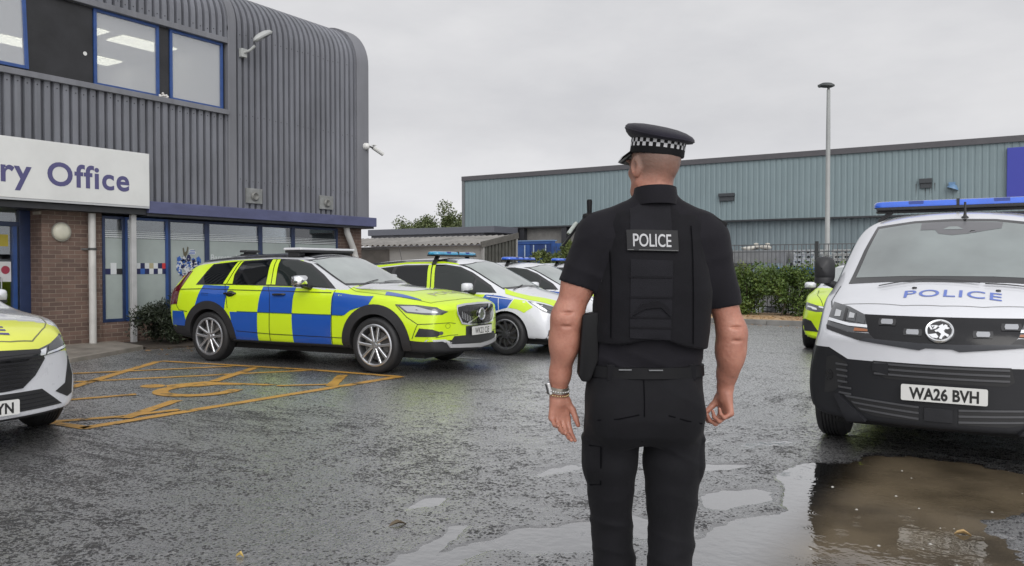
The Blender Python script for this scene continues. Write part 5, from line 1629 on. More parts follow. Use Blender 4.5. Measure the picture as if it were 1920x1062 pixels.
def arch_ring(c, cx, cz, r0, r1, zb, view, m=BLKP, off=.012, sk=.03, a0=None, nm="wheel_arch", base=None):
    n = 30
    def ang(r): return math.asin(max(-1, min(1, (zb - cz) / r)))
    vs = []
    for i in range(n + 1):
        for r in (r0, (r0 + r1) / 2, r1):
            lo = ang(r); a = lo + (math.pi - 2 * lo) * i / n
            vs.append((cx + r * math.cos(a), cz + r * math.sin(a)))
    fs = []
    for i in range(n):
        for k in range(2): fs.append((i * 3 + k, i * 3 + k + 1, i * 3 + k + 4, i * 3 + k + 3))
    return c.lay(nm, (vs, fs), view, m, off, 0, sk)
AR = .515
for v in 'RL':
    # checks
    def q(pts, nm="blue_panel", m=BLUV, off=.005): return c.lay(nm, pts, v, m, off, .06)
    q([(-1.631, 1.099), (-1.105, 1.089), (-1.148, .732), (-1.12, .70), (-1.24, .8), (-1.5, .87), (-1.74, .8), (-1.80, .70), (-1.759, .714)])
    q([(-.461, 1.089), (.131, 1.083), (.111, .734), (-.514, .734)])
    q([(.79, 1.025), (.92, 1.018), (1.1, 1.0), (1.33, .985), (1.44, .985), (1.38, .88), (1.1, .80), (1.0, .733), (.782, .731)])
    q([(-1.04, .728), (-.514, .731), (-.541, .338), (-1.02, .338), (-1.0, .55)])
    q([(.111, .729), (.787, .729), (.76, .342), (.106, .340)])
    q([(-2.27, .53), (-2.24, .715), (-1.98, .712), (-1.93, .55), (-1.96, .5), (-2.27, .5)])
    # glass
    c.lay("window_trim", [(-1.80, 1.10), (-1.64, 1.402), (-1.1, 1.448), (-.45, 1.478), (-.05, 1.464), (.22, 1.406), (.50, 1.255), (.79, 1.072), (.3, 1.095), (-.5, 1.102), (-1.2, 1.108)], v, GLOSSB, .0045, .05)
    c.lay("quarter_window", [(-1.765, 1.118), (-1.60, 1.385), (-1.14, 1.428), (-1.245, 1.126)], v, PRIV, .008, .05)
    rear = c.lay("rear_door_window", [(-1.02, 1.122), (-.965, 1.25), (-.905, 1.432), (-.49, 1.455), (-.42, 1.118)], v, PRIV, .008, .05)
    c.lay("front_door_window", [(-.235, 1.117), (-.335, 1.458), (-.05, 1.445), (.20, 1.385), (.47, 1.235), (.69, 1.088)], v, SIDEG, .008, .05)
    py = [[(-1.245, 1.118), (-1.14, 1.432), (-1.095, 1.436), (-1.18, 1.118)], [(-1.165, 1.118), (-1.075, 1.436), (-1.035, 1.439), (-1.09, 1.25), (-1.06, 1.118)], [(-.42, 1.116), (-.49, 1.462), (-.42, 1.462), (-.335, 1.116)], [(-.32, 1.116), (-.405, 1.462), (-.345, 1.462), (-.25, 1.116)]]
    for p in py: c.lay("pillar_strip", p, v, YELV, .010, .05)
    # shut lines
    c.lines("shut_lines", [[(-.39, 1.12), (-.30, .98), (-.284, .8), (-.313, .345)], [(.80, 1.05), (.80, .8), (.775, .345)], [(-1.20, 1.11), (-1.12, .95), (-1.08, .78)],
        [(-2.1, 1.03), (-1.6, 1.045), (-1.0, 1.036), (-.2, 1.03), (.76, 1.02)], [(-.93, .46), (-.3, .44), (.95, .435)], [(-2.12, 1.02), (-2.14, .80), (-2.08, .73), (-1.9, .71)],
        [(-.41, 1.118), (-.49, 1.46)]], v, .009, off=.0075)
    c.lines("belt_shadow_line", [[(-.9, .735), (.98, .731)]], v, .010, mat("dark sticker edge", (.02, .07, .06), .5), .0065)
    c.line("fuel_flap", [(-1.62, .98), (-1.48, .98), (-1.48, .955), (-1.62, .955), (-1.62, .98)], v, .005, off=.007)
    arch_ring(c, 1.47, .36, .40, AR + .01, .255, v)
    arch_ring(c, -1.47, .36, .40, AR, .255, v)
    c.lay("sill_cladding", [(-1.03, .335), (1.03, .34), (1.06, .25), (-1.06, .25)], v, BLKP, .016, .08, .03)
    c.handle((-1.05, .982), v, GLOSSB, .21); c.handle((-.13, .982), v, GLOSSB, .21)
    # tail lamp climbing the rear corner
    c.lay("tail_lamp", [(-2.03, 1.30), (-2.10, 1.02), (-2.13, .82), (-2.32, .80), (-2.36, .98), (-2.2, 1.10), (-2.12, 1.30)], v, REDL, .008, .05, .012)
    c.line("roof_rail", [(-1.95, 1.44), (-1.3, 1.482), (-.5, 1.508), (.0, 1.50)], v, .022, GLOSSB, .014)
    # headlamp wrapping from the wing
    hl = c.lay("headlight", [(1.775, .890), (1.93, .785), (2.2, .762), (2.36, .762), (2.40, .80), (2.30, .855), (2.06, .884)], v, HLD, .004, .04, .006)
    c.lay("light_guide", [(1.84, .868), (1.95, .80), (2.16, .785), (2.33, .785), (2.33, .80), (2.12, .812), (2.06, .83), (2.04, .868)], v, mat("grey light guide", (.42, .44, .46), .15, .2, coat=1.0), .008, .04, 0, hl)
    c.lay("chrome_bezel", [(2.06, .873), (2.24, .848), (2.2, .835), (2.08, .842)], v, HLG, .007, .04, 0, hl)
    c.lines("wing_line", [[(1.775, .885), (1.95, .73), (2.10, .645), (2.02, .46)], [(2.1, .645), (2.33, .655)]], v, .008, off=.006)
sd = 1
# front, seen end on: (y, z)
gr = c.lay("grille", [(-.46, .855), (-.30, .872), (0, .878), (.30, .872), (.46, .855), (.475, .77), (.40, .645), (.25, .62), (0, .612), (-.25, .62), (-.40, .645), (-.475, .77)], 'F', GLOSSB, .010, .04, .02)
fr_ = [(-.46, .855), (-.30, .872), (0, .878), (.30, .872), (.46, .855), (.475, .77), (.40, .645), (.25, .62), (0, .612), (-.25, .62), (-.40, .645), (-.475, .77), (-.46, .855)]
c.line("grille_frame", fr_, 'F', .022, CHROME, .016, gr)
for k in range(-13, 14):
    if abs(k) < 1: continue
    y = k * .031; zt_ = .845 - .0 * abs(y); zb_ = .64 + max(0, abs(y) - .25) * .45
    c.line("grille_bar", [(y, zb_ + .0), (y, zb_ + .085)], 'F', .007, CHROME, .016, gr)
    c.line("grille_bar", [(y, zb_ + .085), (y, zt_)], 'F', .004, DGRP, .015, gr)
c.line("badge_bar", [(.33, .852), (.1, .775), (-.1, .70), (-.30, .638)], 'F', .022, CHROME, .02, gr) if False else c.line("badge_bar", [(-.30, .638), (0, .748), (.30, .858)], 'F', .02, CHROME, .02, gr)
nl, nn = c.cast('F', 0, .745)
Mb = Matrix.Translation(nl + Vector((.018, 0, 0))) @ Matrix.Rotation(R(90), 4, 'Y')
MB().lathe([(.058, 0), (.06, .012), (.075, .016), (.083, .01), (.083, 0)], 32, Mb).build("badge_ring", CHROME, gr, smooth=40)
MB().lathe([(0, .004), (.058, .006), (.058, 0)], 28, Mb).box(nl.x + .018, nl.x + .03, -.056, .056, .731, .759).build("badge_disc", mat("badge steel", (.35, .36, .37), .3, .9), gr)
p_, xx = c.plate("WK22 CJE", (0.02, .535), off=.012)
c.plate_text(p_, xx, "WK22 CJE", (0.02, .535), xs=.74, bold=.012, spacing=1.06)
c.lay("plate_backing", [(-.32, .60), (.40, .60), (.40, .47), (-.32, .47)], 'F', BLKP, .004, .05, .004)
c.lay("lower_grille", [(-.52, .485), (.52, .485), (.60, .395), (-.60, .395)], 'F', BLKP, .006, .05, .006)
c.lay("skid_plate", [(-.66, .425), (-.60, .345), (0, .315), (.60, .345), (.66, .425), (.56, .385), (0, .36), (-.56, .385)], 'F', mat("silver skid trim", (.5, .5, .51), .4, .5), .02, .05, .03)
c.lay("bumper_trim", [(-.84, .43), (-.84, .455), (-.66, .452), (-.56, .405), (-.6, .385), (-.70, .43)], 'F', SILV, .006, .05, .006)
for sg in (-1, 1):
    fo = c.lay("fog_recess", [(2.06, .488), (2.125, .595), (2.29, .585), (2.365, .54), (2.33, .492)], 'R' if sg < 0 else 'L', BLKP, .006, .03, .006)
    c.lay("fog_light", [(sg * .72 + .03 * math.cos(a), .535 + .022 * math.sin(a)) for a in [2 * math.pi * i / 14 for i in range(14)]], 'F', HLG, .009, 0, .004, fo)
    c.lines("bumper_crease", [[(sg * .79, .655), (sg * .6, .66), (sg * .5, .645)], [(sg * .84, .475), (sg * .6, .50), (sg * .46, .50)]], 'F', .007)
c.line("tow_cover", [(-.62 + .035 * math.cos(a), .62 + .03 * math.sin(a)) for a in [2 * math.pi * i / 12 for i in range(13)]], 'F', .004)
# bonnet, from above: (x, y)
for sg in (-1, 1):
    c.lay("blue_panel", [(1.571, sg * .81), (1.488, sg * .665), (1.75, sg * .675), (2.08, sg * .715), (1.9, sg * .76)], 'T', BLUV, .004, .05)
    c.lines("bonnet_line", [[(.92, sg * .735), (1.1, sg * .80), (1.57, sg * .805), (1.9, sg * .765), (2.2, sg * .705)], [(.97, sg * .71), (1.5, sg * .655), (2.05, sg * .705)]], 'T', .008)
c.line("bonnet_line", [(2.2, -.705), (2.27, -.55), (2.33, -.32), (2.355, 0), (2.33, .32), (2.27, .55), (2.2, .705)], 'T', .008)
c.lay("bonnet_centre", [(1.0, -.71), (1.35, -.60), (1.75, -.43), (1.80, 0), (1.75, .43), (1.35, .60), (1.0, .71)], 'T', SILV, .004, .05)
c.text("bonnet_lettering", "POLICE", .15, 'T', (2.02, 0), mat("faded grey lettering", (.38, .40, .22), .35), off=.003, bold=.02, xs=1.25, flip=(-1, 1), swap=True)
# windscreen and roof
c.lay("windscreen_trim", [(-.735, 1.115), (-.4, 1.118), (0, 1.12), (.4, 1.118), (.735, 1.115), (.61, 1.462), (.3, 1.502), (0, 1.512), (-.3, 1.502), (-.61, 1.462)], 'F', GLOSSB, .003, .05)
c.lay("windscreen", [(-.705, 1.14), (0, 1.148), (.705, 1.14), (.592, 1.452), (.3, 1.488), (0, 1.497), (-.3, 1.488), (-.592, 1.452)], 'F', SCREEN, .005, .05)
c.lay("glass_roof", [(.18, -.52), (.24, 0), (.18, .52), (-1.2, .53), (-1.2, -.53)], 'T', GLOSSB, .003, .06)
c.lines("wiper", [[(1.0, -.62), (.93, -.1)], [(1.0, -.05), (.93, .5)]], 'T', .018, BLKP, .016)
c.mirror_unit((.36, 1.02, 1.175), (.17, .24, .16), CHROME, under=GLOSSB)
# roof bar: white top on a black base, set across; rear beacon
LB = empty("roof_bar", (0, 0, 0)); LB.parent = c.root
vx = -.18
b = MB()
for s0 in (-1, 1):
    pass
b.box(vx - .16, vx + .16, -.60, .60, 1.60, 1.635)
b.build("bar_top", WHTP, LB, bevel=.014)
MB().box(vx - .15, vx + .15, -.58, .58, 1.562, 1.599).build("bar_base", BLKP, LB, bevel=.01)
MB().box(vx - .1, vx + .1, -.57, -.44, 1.50, 1.563).build("bar_foot", BLKP, LB, bevel=.01)
MB().box(vx - .1, vx + .1, .44, .57, 1.50, 1.563).build("bar_foot", BLKP, LB, bevel=.01)
MB().tube([(vx - .3, -.30, 1.54), (vx - .33, -.30, 1.69)], .004, 6).build("aerial", BLKP, c.root)
rb = MB().box(-1.64, -1.5, -.15, .15, 1.585, 1.62).box(-1.61, -1.53, -.10, .10, 1.56, 1.586).box(-1.66, -1.48, -.12, .12, 1.47, 1.562).build("rear_beacon", BLKP, c.root, bevel=.008)
c.lay("shark_fin", [(-1.95, -.05), (-1.6, -.02), (-1.6, .02), (-1.95, .05)], 'T', BLKP, .03, .03, .03)
# underbody shade parts
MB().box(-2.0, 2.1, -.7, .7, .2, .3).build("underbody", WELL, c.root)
# ------------------------------------------------------------------ white hatchback estates in the row
def AS(k=1.0, dz=0.0):
    S = [(-2.2, -.08, .46, .74, .80, .90, .76, .98, .68, 1.01), (-2.16, -.07, .38, .78, .84, .92, .80, 1.04, .66, 1.08), (-2.05, -.04, .30, .82, .87, .94, .83, 1.20, .60, 1.25),
     (-1.85, -.02, .27, .84, .885, .95, .85, 1.335, .57, 1.38), (-1.6, 0, .26, .85, .89, .945, .86, 1.40, .575, 1.45), (-.7, 0, .24, .855, .895, .93, .865, 1.45, .595, 1.515),
     (.1, 0, .24, .855, .89, .92, .865, 1.455, .60, 1.525), (.40, 0, .24, .855, .89, .915, .865, 1.415, .61, 1.495), (.58, 0, .24, .855, .89, .91, .865, 1.355, .62, 1.44), (1.0, 0, .24, .855, .89, .905, .865, 1.13, .665, 1.21),
     (1.26, .01, .24, .855, .89, .90, .86, .995, .70, 1.055), (1.38, .03, .24, .85, .89, .89, .85, .955, .68, 1.015), (1.56, .06, .24, .84, .88, .87, .835, .915, .65, .97), (1.8, .12, .23, .82, .865, .83, .81, .875, .62, .915),
     (2.06, .22, .22, .80, .84, .76, .77, .80, .60, .835), (2.18, .28, .22, .78, .81, .68, .74, .73, .62, .75), (2.24, .31, .26, .74, .78, .58, .72, .65, .66, .66)]
    return [(a, b, c_ * k, d, e, f * k, g_, h * k, i_, j * k) for a, b, c_, d, e, f, g_, h, i_, j in S]
def apaint(x, y, z, n):
    if z < .27: return 1
    return 0
def hatch(name, label, loc, rz, k=1.0, full=True, lens=BLAMP, group=None, bar=(-.13, 1.3)):
    c = Car(name, label, "car", loc, rz, AS(k), [(1.33, .9, .325, .325), (-1.33, .9, .325, .325)], apaint, [WHTP, BLKP], arch_r=.362, group=group, W=.9, sub=3 if full else 2)
    c.root.scale = (CS, CS, CS)
    for x in (1.33, -1.33): c.wheel(x, .885, .325, .325, .215, .225, 'turbine', DALLOY)
    for v in 'RL':
        def lay(nm, pts, m, off, **kw): return c.lay(nm, [(x, z * k) for x, z in pts], v, m, off, .05, **kw)
        lay("window_trim", [(-1.72, 1.03), (-1.45, 1.315), (-.7, 1.392), (.1, 1.40), (.38, 1.365), (.62, 1.275), (1.0, 1.07), (1.14, .955), (0, .975), (-1.1, 1.0)], GLOSSB, .004)
        lay("rear_door_window", [(-.87, 1.015), (-.84, 1.36), (-.22, 1.382), (-.13, .995)], PRIV, .007)
        lay("quarter_window", [(-1.58, 1.045), (-1.40, 1.29), (-.92, 1.355), (-.95, 1.02)], PRIV, .007)
        lay("front_door_window", [(.02, .992), (-.07, 1.382), (.15, 1.375), (.40, 1.335), (.62, 1.24), (.70, 1.185), (.70, .978)], SIDEG, .007)
        lay("front_quarter_window", [(.74, .978), (.74, 1.16), (1.0, 1.03), (1.07, .965)], SIDEG, .007)
        for p in ([(-.13, .992), (-.225, 1.395), (-.165, 1.395), (-.07, .992)], [(-.05, .992), (-.14, 1.395), (-.09, 1.395), (.01, .992)]): lay("pillar_strip", p, YELV, .009)
        if full:
            lay("roof_edge_strip", [(-1.72, 1.28), (-1.45, 1.335), (-.7, 1.41), (.1, 1.418), (.34, 1.395), (.3, 1.415), (.05, 1.452), (-.7, 1.44), (-1.6, 1.36)], YELV, .004)
            c.line("roof_rail", [(-1.65, 1.38), (-.7, 1.448), (0, 1.46), (.26, 1.435)], v, .024, GLOSSB, .02)
        for pts, m in (([(.97, .93), (1.2, .915), (1.44, .868), (1.36, .735), (1.15, .68), (1.0, .58), (.96, .40), (.80, .40), (.80, .8)], BLUV), ([(.0, .945), (.5, .94), (.5, .68), (.0, .68)], BLUV), ([(.5, .94), (.96, .93), (.82, .68), (.5, .68)], YELV), ([(-.70, .955), (.0, .945), (.0, .68), (-.70, .68)], YELV),
                       ([(0, .68), (.5, .68), (.5, .40), (0, .40)], YELV), ([(.5, .68), (.82, .68), (.82, .40), (.5, .40)], BLUV), ([(-.92, .68), (0, .68), (0, .40), (-.92, .40)], BLUV),
                       ([(1.46, .868), (1.64, .842), (1.77, .75), (1.64, .66), (1.52, .715), (1.38, .735)], YELV)):
            lay("checker_panel", pts, m, .0045)
        c.lines("checker_edge", [[(.985, .905), (1.43, .862)], [(1.2, .915), (1.22, .70)]], v, .012, WHTP, .0055)
        c.lines("shut_lines", [[(-.06, .99), (.0, .8), (-.02, .36)], [(1.10, .93), (.98, .8), (.93, .36)], [(-.85, 1.0), (-.95, .75), (-.92, .55)]], v, .008, off=.0065)
        hl = lay("headlight", [(1.67, .838), (1.80, .765), (1.92, .685), (2.05, .64), (2.10, .67), (2.06, .735), (1.9, .79)], HLD, .005, skirt=.006)
        lay("light_guide", [(1.72, .815), (1.86, .735), (1.97, .68), (1.97, .70), (1.88, .76), (1.78, .815)], DRL, .009, parent=hl)
        lay("headlight_glass", [(1.87, .765), (1.96, .715), (2.06, .675), (2.05, .72), (1.93, .765)], HLG, .009, parent=hl)
        c.handle((-.72, .91 * k), v, WHTP, .2); c.handle((.15, .905 * k), v, WHTP, .2)
        c.lay("sill_cladding", [(-1.0, .30), (1.0, .30), (1.0, .24), (-1.0, .24)], v, BLKP, .006, .08, .01)
    for sg in (-1, 1):
        c.lay("bonnet_stripe", [(1.20, sg * .64), (1.28, sg * .765), (1.66, sg * .745), (2.02, sg * .58), (2.0, sg * .34), (1.62, sg * .56)], 'T', YELV, .004, .05)
        c.lay("fog_recess", [(sg * .76, .27), (sg * .75, .40), (sg * .66, .41), (sg * .56, .30)], 'F', BLKP, .004, .04, .004)
        c.lines("bonnet_line", [[(1.28, sg * .66), (1.6, sg * .64), (2.05, sg * .52)]], 'T', .007)
    c.lay("grille", [(-.46, .60), (0, .64), (.46, .60), (.40, .52), (0, .50), (-.40, .52)], 'F', GLOSSB, .006, .04, .006)
    c.lay("lower_grille", [(-.5, .40), (.5, .40), (.56, .28), (-.56, .28)], 'F', BLKP, .005, .05, .004)
    c.lay("windscreen_trim", [(-.685, 1.01 * k), (0, 1.04 * k), (.685, 1.01 * k), (.57, 1.40 * k), (.3, 1.442 * k), (0, 1.455 * k), (-.3, 1.442 * k), (-.57, 1.40 * k)], 'F', GLOSSB, .004, .05)
    c.lay("windscreen", [(-.66, 1.032 * k), (0, 1.062 * k), (.66, 1.032 * k), (.555, 1.39 * k), (.3, 1.43 * k), (0, 1.443 * k), (-.3, 1.43 * k), (-.555, 1.39 * k)], 'F', SCREEN, .007, .05)
    c.lines("wiper", [[(1.32, -.58), (1.25, -.1)], [(1.34, -.05), (1.26, .5)]], 'T', .016, BLKP, .016)
    c.mirror_unit((.74, .99, 1.04 * k), (.15, .21, .15), WHTP, under=BLKP)
    zt = c.cast('T', bar[0], 0)[0].z
    c.lightbar(bar[0], zt + .055, bar[1], .24, .052, lens, BLKP)
    MB().tube([(-1.0, -.25, 1.45 * k), (-1.06, -.25, 1.68 * k)], .004, 6).build("aerial", BLKP, c.root)
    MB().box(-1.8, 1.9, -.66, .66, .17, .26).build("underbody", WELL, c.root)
    return c
arz = R(6)
def near_wheel(px_, ax, hw, rz):
    d = Vector((math.cos(rz), math.sin(rz)))
    return Vector(px_) - d * ax * CS + Vector((-d.y, d.x)) * hw * CS
hatch2 = hatch("police_hatchback", "white police car with pale blue roof lamps beside the blue and yellow estate", near_wheel((-7.17, 10.94), 1.33, .9, arz), arz, lens=CYLAMP)
hatch3 = hatch("police_hatchback", "white police car with royal blue roof lamps, partly behind the officer's left arm", near_wheel((-7.85, 14.2), 1.33, .9, arz), arz, k=.965, full=False, group=None, bar=(-.1, 1.22))
hatch4 = hatch("police_hatchback", "furthest white police car, mostly hidden behind the officer's sleeve", near_wheel((-8.3, 17.1), 1.33, .9, arz), arz, k=.965, full=False, bar=(-.1, 1.22))

# ------------------------------------------------------------------ yellow fronted white car cut by the left edge
PS = [(a, b, c_, d, e, f, g_, h, i_, j) for a, b, c_, d, e, f, g_, h, i_, j in [
    (-2.2, -.08, .46, .74, .80, .92, .76, 1.0, .68, 1.03), (-2.15, -.07, .38, .80, .86, .95, .82, 1.06, .66, 1.10), (-2.0, -.02, .27, .86, .90, .98, .87, 1.30, .57, 1.35), (-1.0, 0, .24, .87, .92, .97, .885, 1.42, .595, 1.48), (-.2, 0, .24, .87, .92, .96, .885, 1.42, .60, 1.49),
    (.12, 0, .24, .87, .92, .955, .885, 1.38, .61, 1.46), (.7, 0, .24, .87, .92, .95, .885, 1.17, .665, 1.24), (1.05, 0, .24, .87, .92, .95, .885, 1.02, .71, 1.08), (1.25, .01, .24, .87, .92, .945, .88, .99, .70, 1.04), (1.6, .06, .24, .86, .91, .93, .87, .97, .66, 1.005),
    (1.95, .18, .23, .84, .88, .885, .79, .925, .64, .955), (2.18, .30, .22, .81, .84, .81, .74, .86, .66, .875), (2.28, .37, .22, .80, .83, .73, .73, .79, .68, .80), (2.34, .40, .24, .79, .82, .66, .72, .71, .70, .72)]]
def ppaint(x, y, z, n):
    if z < .25: return 1
    if x > 1.84 + .05 * y and z > .735 - .1 * max(0, y - .3): return 2
    return 0
prz = R(-3)
pdir = Vector((math.cos(prz), math.sin(prz)))
ploc = Vector((-6.60, 2.93)) - pdir * 2.33 * CS
peug = Car("police_patrol_car", "white police car with yellow bonnet front cut off by the left frame edge", "car", ploc, prz, PS, [(1.38, .93, .335, .335), (-1.34, .93, .335, .335)], ppaint, [WHTP, BLKP, YELP], arch_r=.372, W=.92)
c = peug; c.root.scale = (CS, CS, CS)
for x in (1.38, -1.34): c.wheel(x, .91, .335, .335, .215, .225, 'turbine', DALLOY)
for sg, v in ((-1, 'R'), (1, 'L')):
    c.lay("window_trim", [(-1.85, 1.06), (-1.6, 1.30), (-.9, 1.36), (-.2, 1.365), (.2, 1.31), (.75, 1.07), (.86, 1.02), (-.4, 1.035)], v, GLOSSB, .004, .05)
    c.lay("side_window", [(-1.7, 1.08), (-1.5, 1.28), (-.9, 1.335), (-.2, 1.34), (.17, 1.29), (.7, 1.05), (-.4, 1.06)], v, SIDEG, .007, .05)
    for pts, m in (([(.85, .96), (1.1, .95), (1.02, .5), (.8, .45)], BLUV), ([(.1, .97), (.85, .96), (.8, .68), (.1, .68)], YELV), ([(-.65, .98), (.1, .97), (.1, .68), (-.65, .68)], BLUV), ([(.1, .68), (.82, .68), (.8, .4), (.1, .4)], BLUV), ([(-.65, .68), (.1, .68), (.1, .4), (-.65, .4)], YELV)): c.lay("checker_panel", pts, v, m, .004, .06)
    hl = c.lay("headlight", [(sg * .435, .675), (sg * .445, .735), (sg * .56, .765), (sg * .70, .83), (sg * .735, .79), (sg * .72, .715), (sg * .60, .695)], 'F', HLD, .005, .03, .006)
    c.lay("light_guide", [(sg * .45, .685), (sg * .46, .725), (sg * .515, .738), (sg * .50, .69)], 'F', DRL, .009, .03, 0, hl)
    c.lay("headlight_glass", [(sg * .53, .715), (sg * .54, .75), (sg * .68, .805), (sg * .70, .76), (sg * .62, .725)], 'F', HLG, .009, .03, 0, hl)
    c.lay("light_guide", [(sg * .51, .69), (sg * .61, .705), (sg * .71, .725), (sg * .71, .745), (sg * .61, .72), (sg * .52, .705)], 'F', DRL, .0095, .03, 0, hl)
    c.lay("corner_vent", [(sg * .735, .65), (sg * .72, .55), (sg * .70, .44), (sg * .60, .39), (sg * .72, .33), (sg * .77, .35), (sg * .78, .5)], 'F', BLKP, .005, .03, .004)
    c.lines("bonnet_line", [[(1.1, sg * .76), (1.6, sg * .735), (1.85, sg * .67), (1.98, sg * .60), (2.1, sg * .5), (2.18, sg * .42), (2.22, sg * .25), (2.24, 0)]], 'T', .008, m=mat("shut line grey", (.16, .16, .08), .5))
g_ = c.lay("grille", [(-.455, .735), (0, .755), (.455, .735), (.495, .66), (.41, .54), (.31, .46), (.2, .45), (0, .445), (-.2, .45), (-.31, .46), (-.41, .54), (-.495, .66)], 'F', GLOSSB, .006, .04, .006)
for k in range(9):
    z = .715 - k * .031
    hw = .455 if z > .66 else max(.2, .47 - (.66 - z) * .85)
    c.lay("grille_bar", [(-hw, z + .005), (hw, z + .005), (hw, z - .008), (-hw, z - .008)], 'F', mat("dark chrome bar", (.06, .06, .065), .25, .8), .014, .06, .004, g_)
c.lay("lower_grille", [(-.47, .43), (0, .432), (.47, .43), (.66, .285), (.3, .285), (-.3, .285), (-.66, .285)], 'F', BLKP, .005, .04, .004)
for k in range(4): c.lay("grille_bar", [(-.48 - .045 * k, .405 - k * .031), (.48 + .045 * k, .405 - k * .031), (.48 + .045 * k, .396 - k * .031), (-.48 - .045 * k, .396 - k * .031)], 'F', DGRP, .01, .05, .003)
p_, xx = c.plate("YN", (0, .335), off=.012)
c.plate_text(p_, xx, "YN", (.158, .335), xs=.80)
c.text("bonnet_lettering", "POLICE", .13, 'T', (2.09, -.10), mat("indigo lettering", (.07, .06, .2), .35), off=.004, xs=1.25, flip=(-1, 1), swap=True)
c.lay("windscreen", [(-.68, 1.08), (0, 1.10), (.68, 1.08), (.56, 1.38), (0, 1.43), (-.56, 1.38)], 'F', SCREEN, .006, .05)
c.mirror_unit((.12, 1.0, 1.08), (.15, .2, .14), WHTP, under=BLKP)
c.lightbar(-.15, 1.52, 1.12, .24, .052, BLAMP, BLKP)
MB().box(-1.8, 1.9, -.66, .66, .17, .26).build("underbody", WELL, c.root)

# ------------------------------------------------------------------ yellow car behind the van
BS = [(a, b, c_, d, e, f, g_, h, i_, j) for a, b, c_, d, e, f, g_, h, i_, j in [
    (-2.2, -.08, .46, .74, .80, .92, .76, .97, .68, 1.0), (-2.1, -.05, .38, .80, .86, .95, .82, 1.02, .66, 1.04), (-1.5, 0, .24, .87, .92, .95, .87, 1.2, .58, 1.25), (-1.0, 0, .24, .87, .92, .94, .875, 1.36, .58, 1.42), (-.2, 0, .24, .87, .92, .93, .875, 1.39, .59, 1.45),
    (.15, 0, .24, .87, .92, .925, .875, 1.34, .60, 1.42), (.75, 0, .24, .87, .92, .92, .875, 1.09, .665, 1.16), (1.05, 0, .24, .87, .92, .915, .87, .97, .70, 1.03), (1.25, .01, .24, .87, .92, .905, .87, .945, .69, .99), (1.6, .05, .24, .86, .91, .885, .85, .92, .65, .95),
    (1.95, .13, .23, .85, .895, .83, .82, .87, .60, .89), (2.2, .22, .22, .83, .875, .74, .79, .79, .58, .80), (2.32, .28, .22, .81, .855, .64, .77, .71, .60, .71), (2.38, .30, .24, .80, .84, .55, .76, .64, .64, .64)]]
def bpaint(x, y, z, n):
    if z < .25: return 1
    if z > 1.0: return 2
    return 0
brz = R(-90 + 6)
bdir = Vector((math.cos(brz), math.sin(brz)))
bcorner = Vector((-3.36, 14.45))
bloc = bcorner - bdir * 1.9 * CS + Vector((-bdir.y, bdir.x)) * .9 * CS
bmw = Car("police_saloon_car", "fluorescent yellow police car parked close behind the white van", "car", bloc, brz, BS, [(1.42, .92, .33, .33), (-1.42, .92, .33, .33)], bpaint, [YELV, BLKP, WHTP], arch_r=.365, W=.92)
c = bmw; c.root.scale = (CS, CS, CS)
for x in (1.42, -1.42): c.wheel(x, .90, .33, .33, .22, .23, 'turbine', DALLOY)
for sg, v in ((-1, 'R'), (1, 'L')):
    c.lay("side_window", [(-1.4, .99), (-1.1, 1.28), (-.2, 1.315), (.2, 1.26), (.72, 1.03), (.82, .98)], v, SIDEG, .006, .05)
    hl = c.lay("headlight", [(sg * .40, .66), (sg * .42, .715), (sg * .62, .745), (sg * .79, .785), (sg * .85, .76), (sg * .80, .675), (sg * .62, .645)], 'F', HLD, .005, .03, .006)
    for y0 in (.50, .68): c.lay("light_guide", [(sg * (y0 - .07), .675), (sg * (y0 - .06), .70), (sg * y0, .72), (sg * (y0 + .09), .735), (sg * (y0 + .09), .715), (sg * (y0 + .02), .70), (sg * y0, .68)], 'F', DRL, .009, .03, 0, hl)
    c.lay("corner_intake", [(sg * .80, .53), (sg * .855, .51), (sg * .86, .34), (sg * .58, .33), (sg * .62, .38), (sg * .70, .50)], 'F', BLKP, .005, .03, .004)
    c.lay("bumper_lip", [(sg * .86, .29), (sg * .86, .245), (sg * .5, .215), (sg * .5, .26)], 'F', YELV, .012, .04, .01)
    c.lay("kidney_grille", [(sg * .03, .66), (sg * .34, .64), (sg * .33, .48), (sg * .05, .46)], 'F', GLOSSB, .006, .03, .006)
    c.lines("bonnet_line", [[(1.1, sg * .70), (1.7, sg * .66), (2.2, sg * .52)]], 'T', .008)
c.lay("windscreen", [(-.66, 1.035), (0, 1.06), (.66, 1.035), (.55, 1.34), (0, 1.38), (-.55, 1.34)], 'F', SCREEN, .006, .05)
c.mirror_unit((.60, .90, 1.03), (.15, .2, .13), WHTP, under=BLKP)
MB().box(-1.8, 1.9, -.66, .66, .17, .26).build("underbody", WELL, c.root)

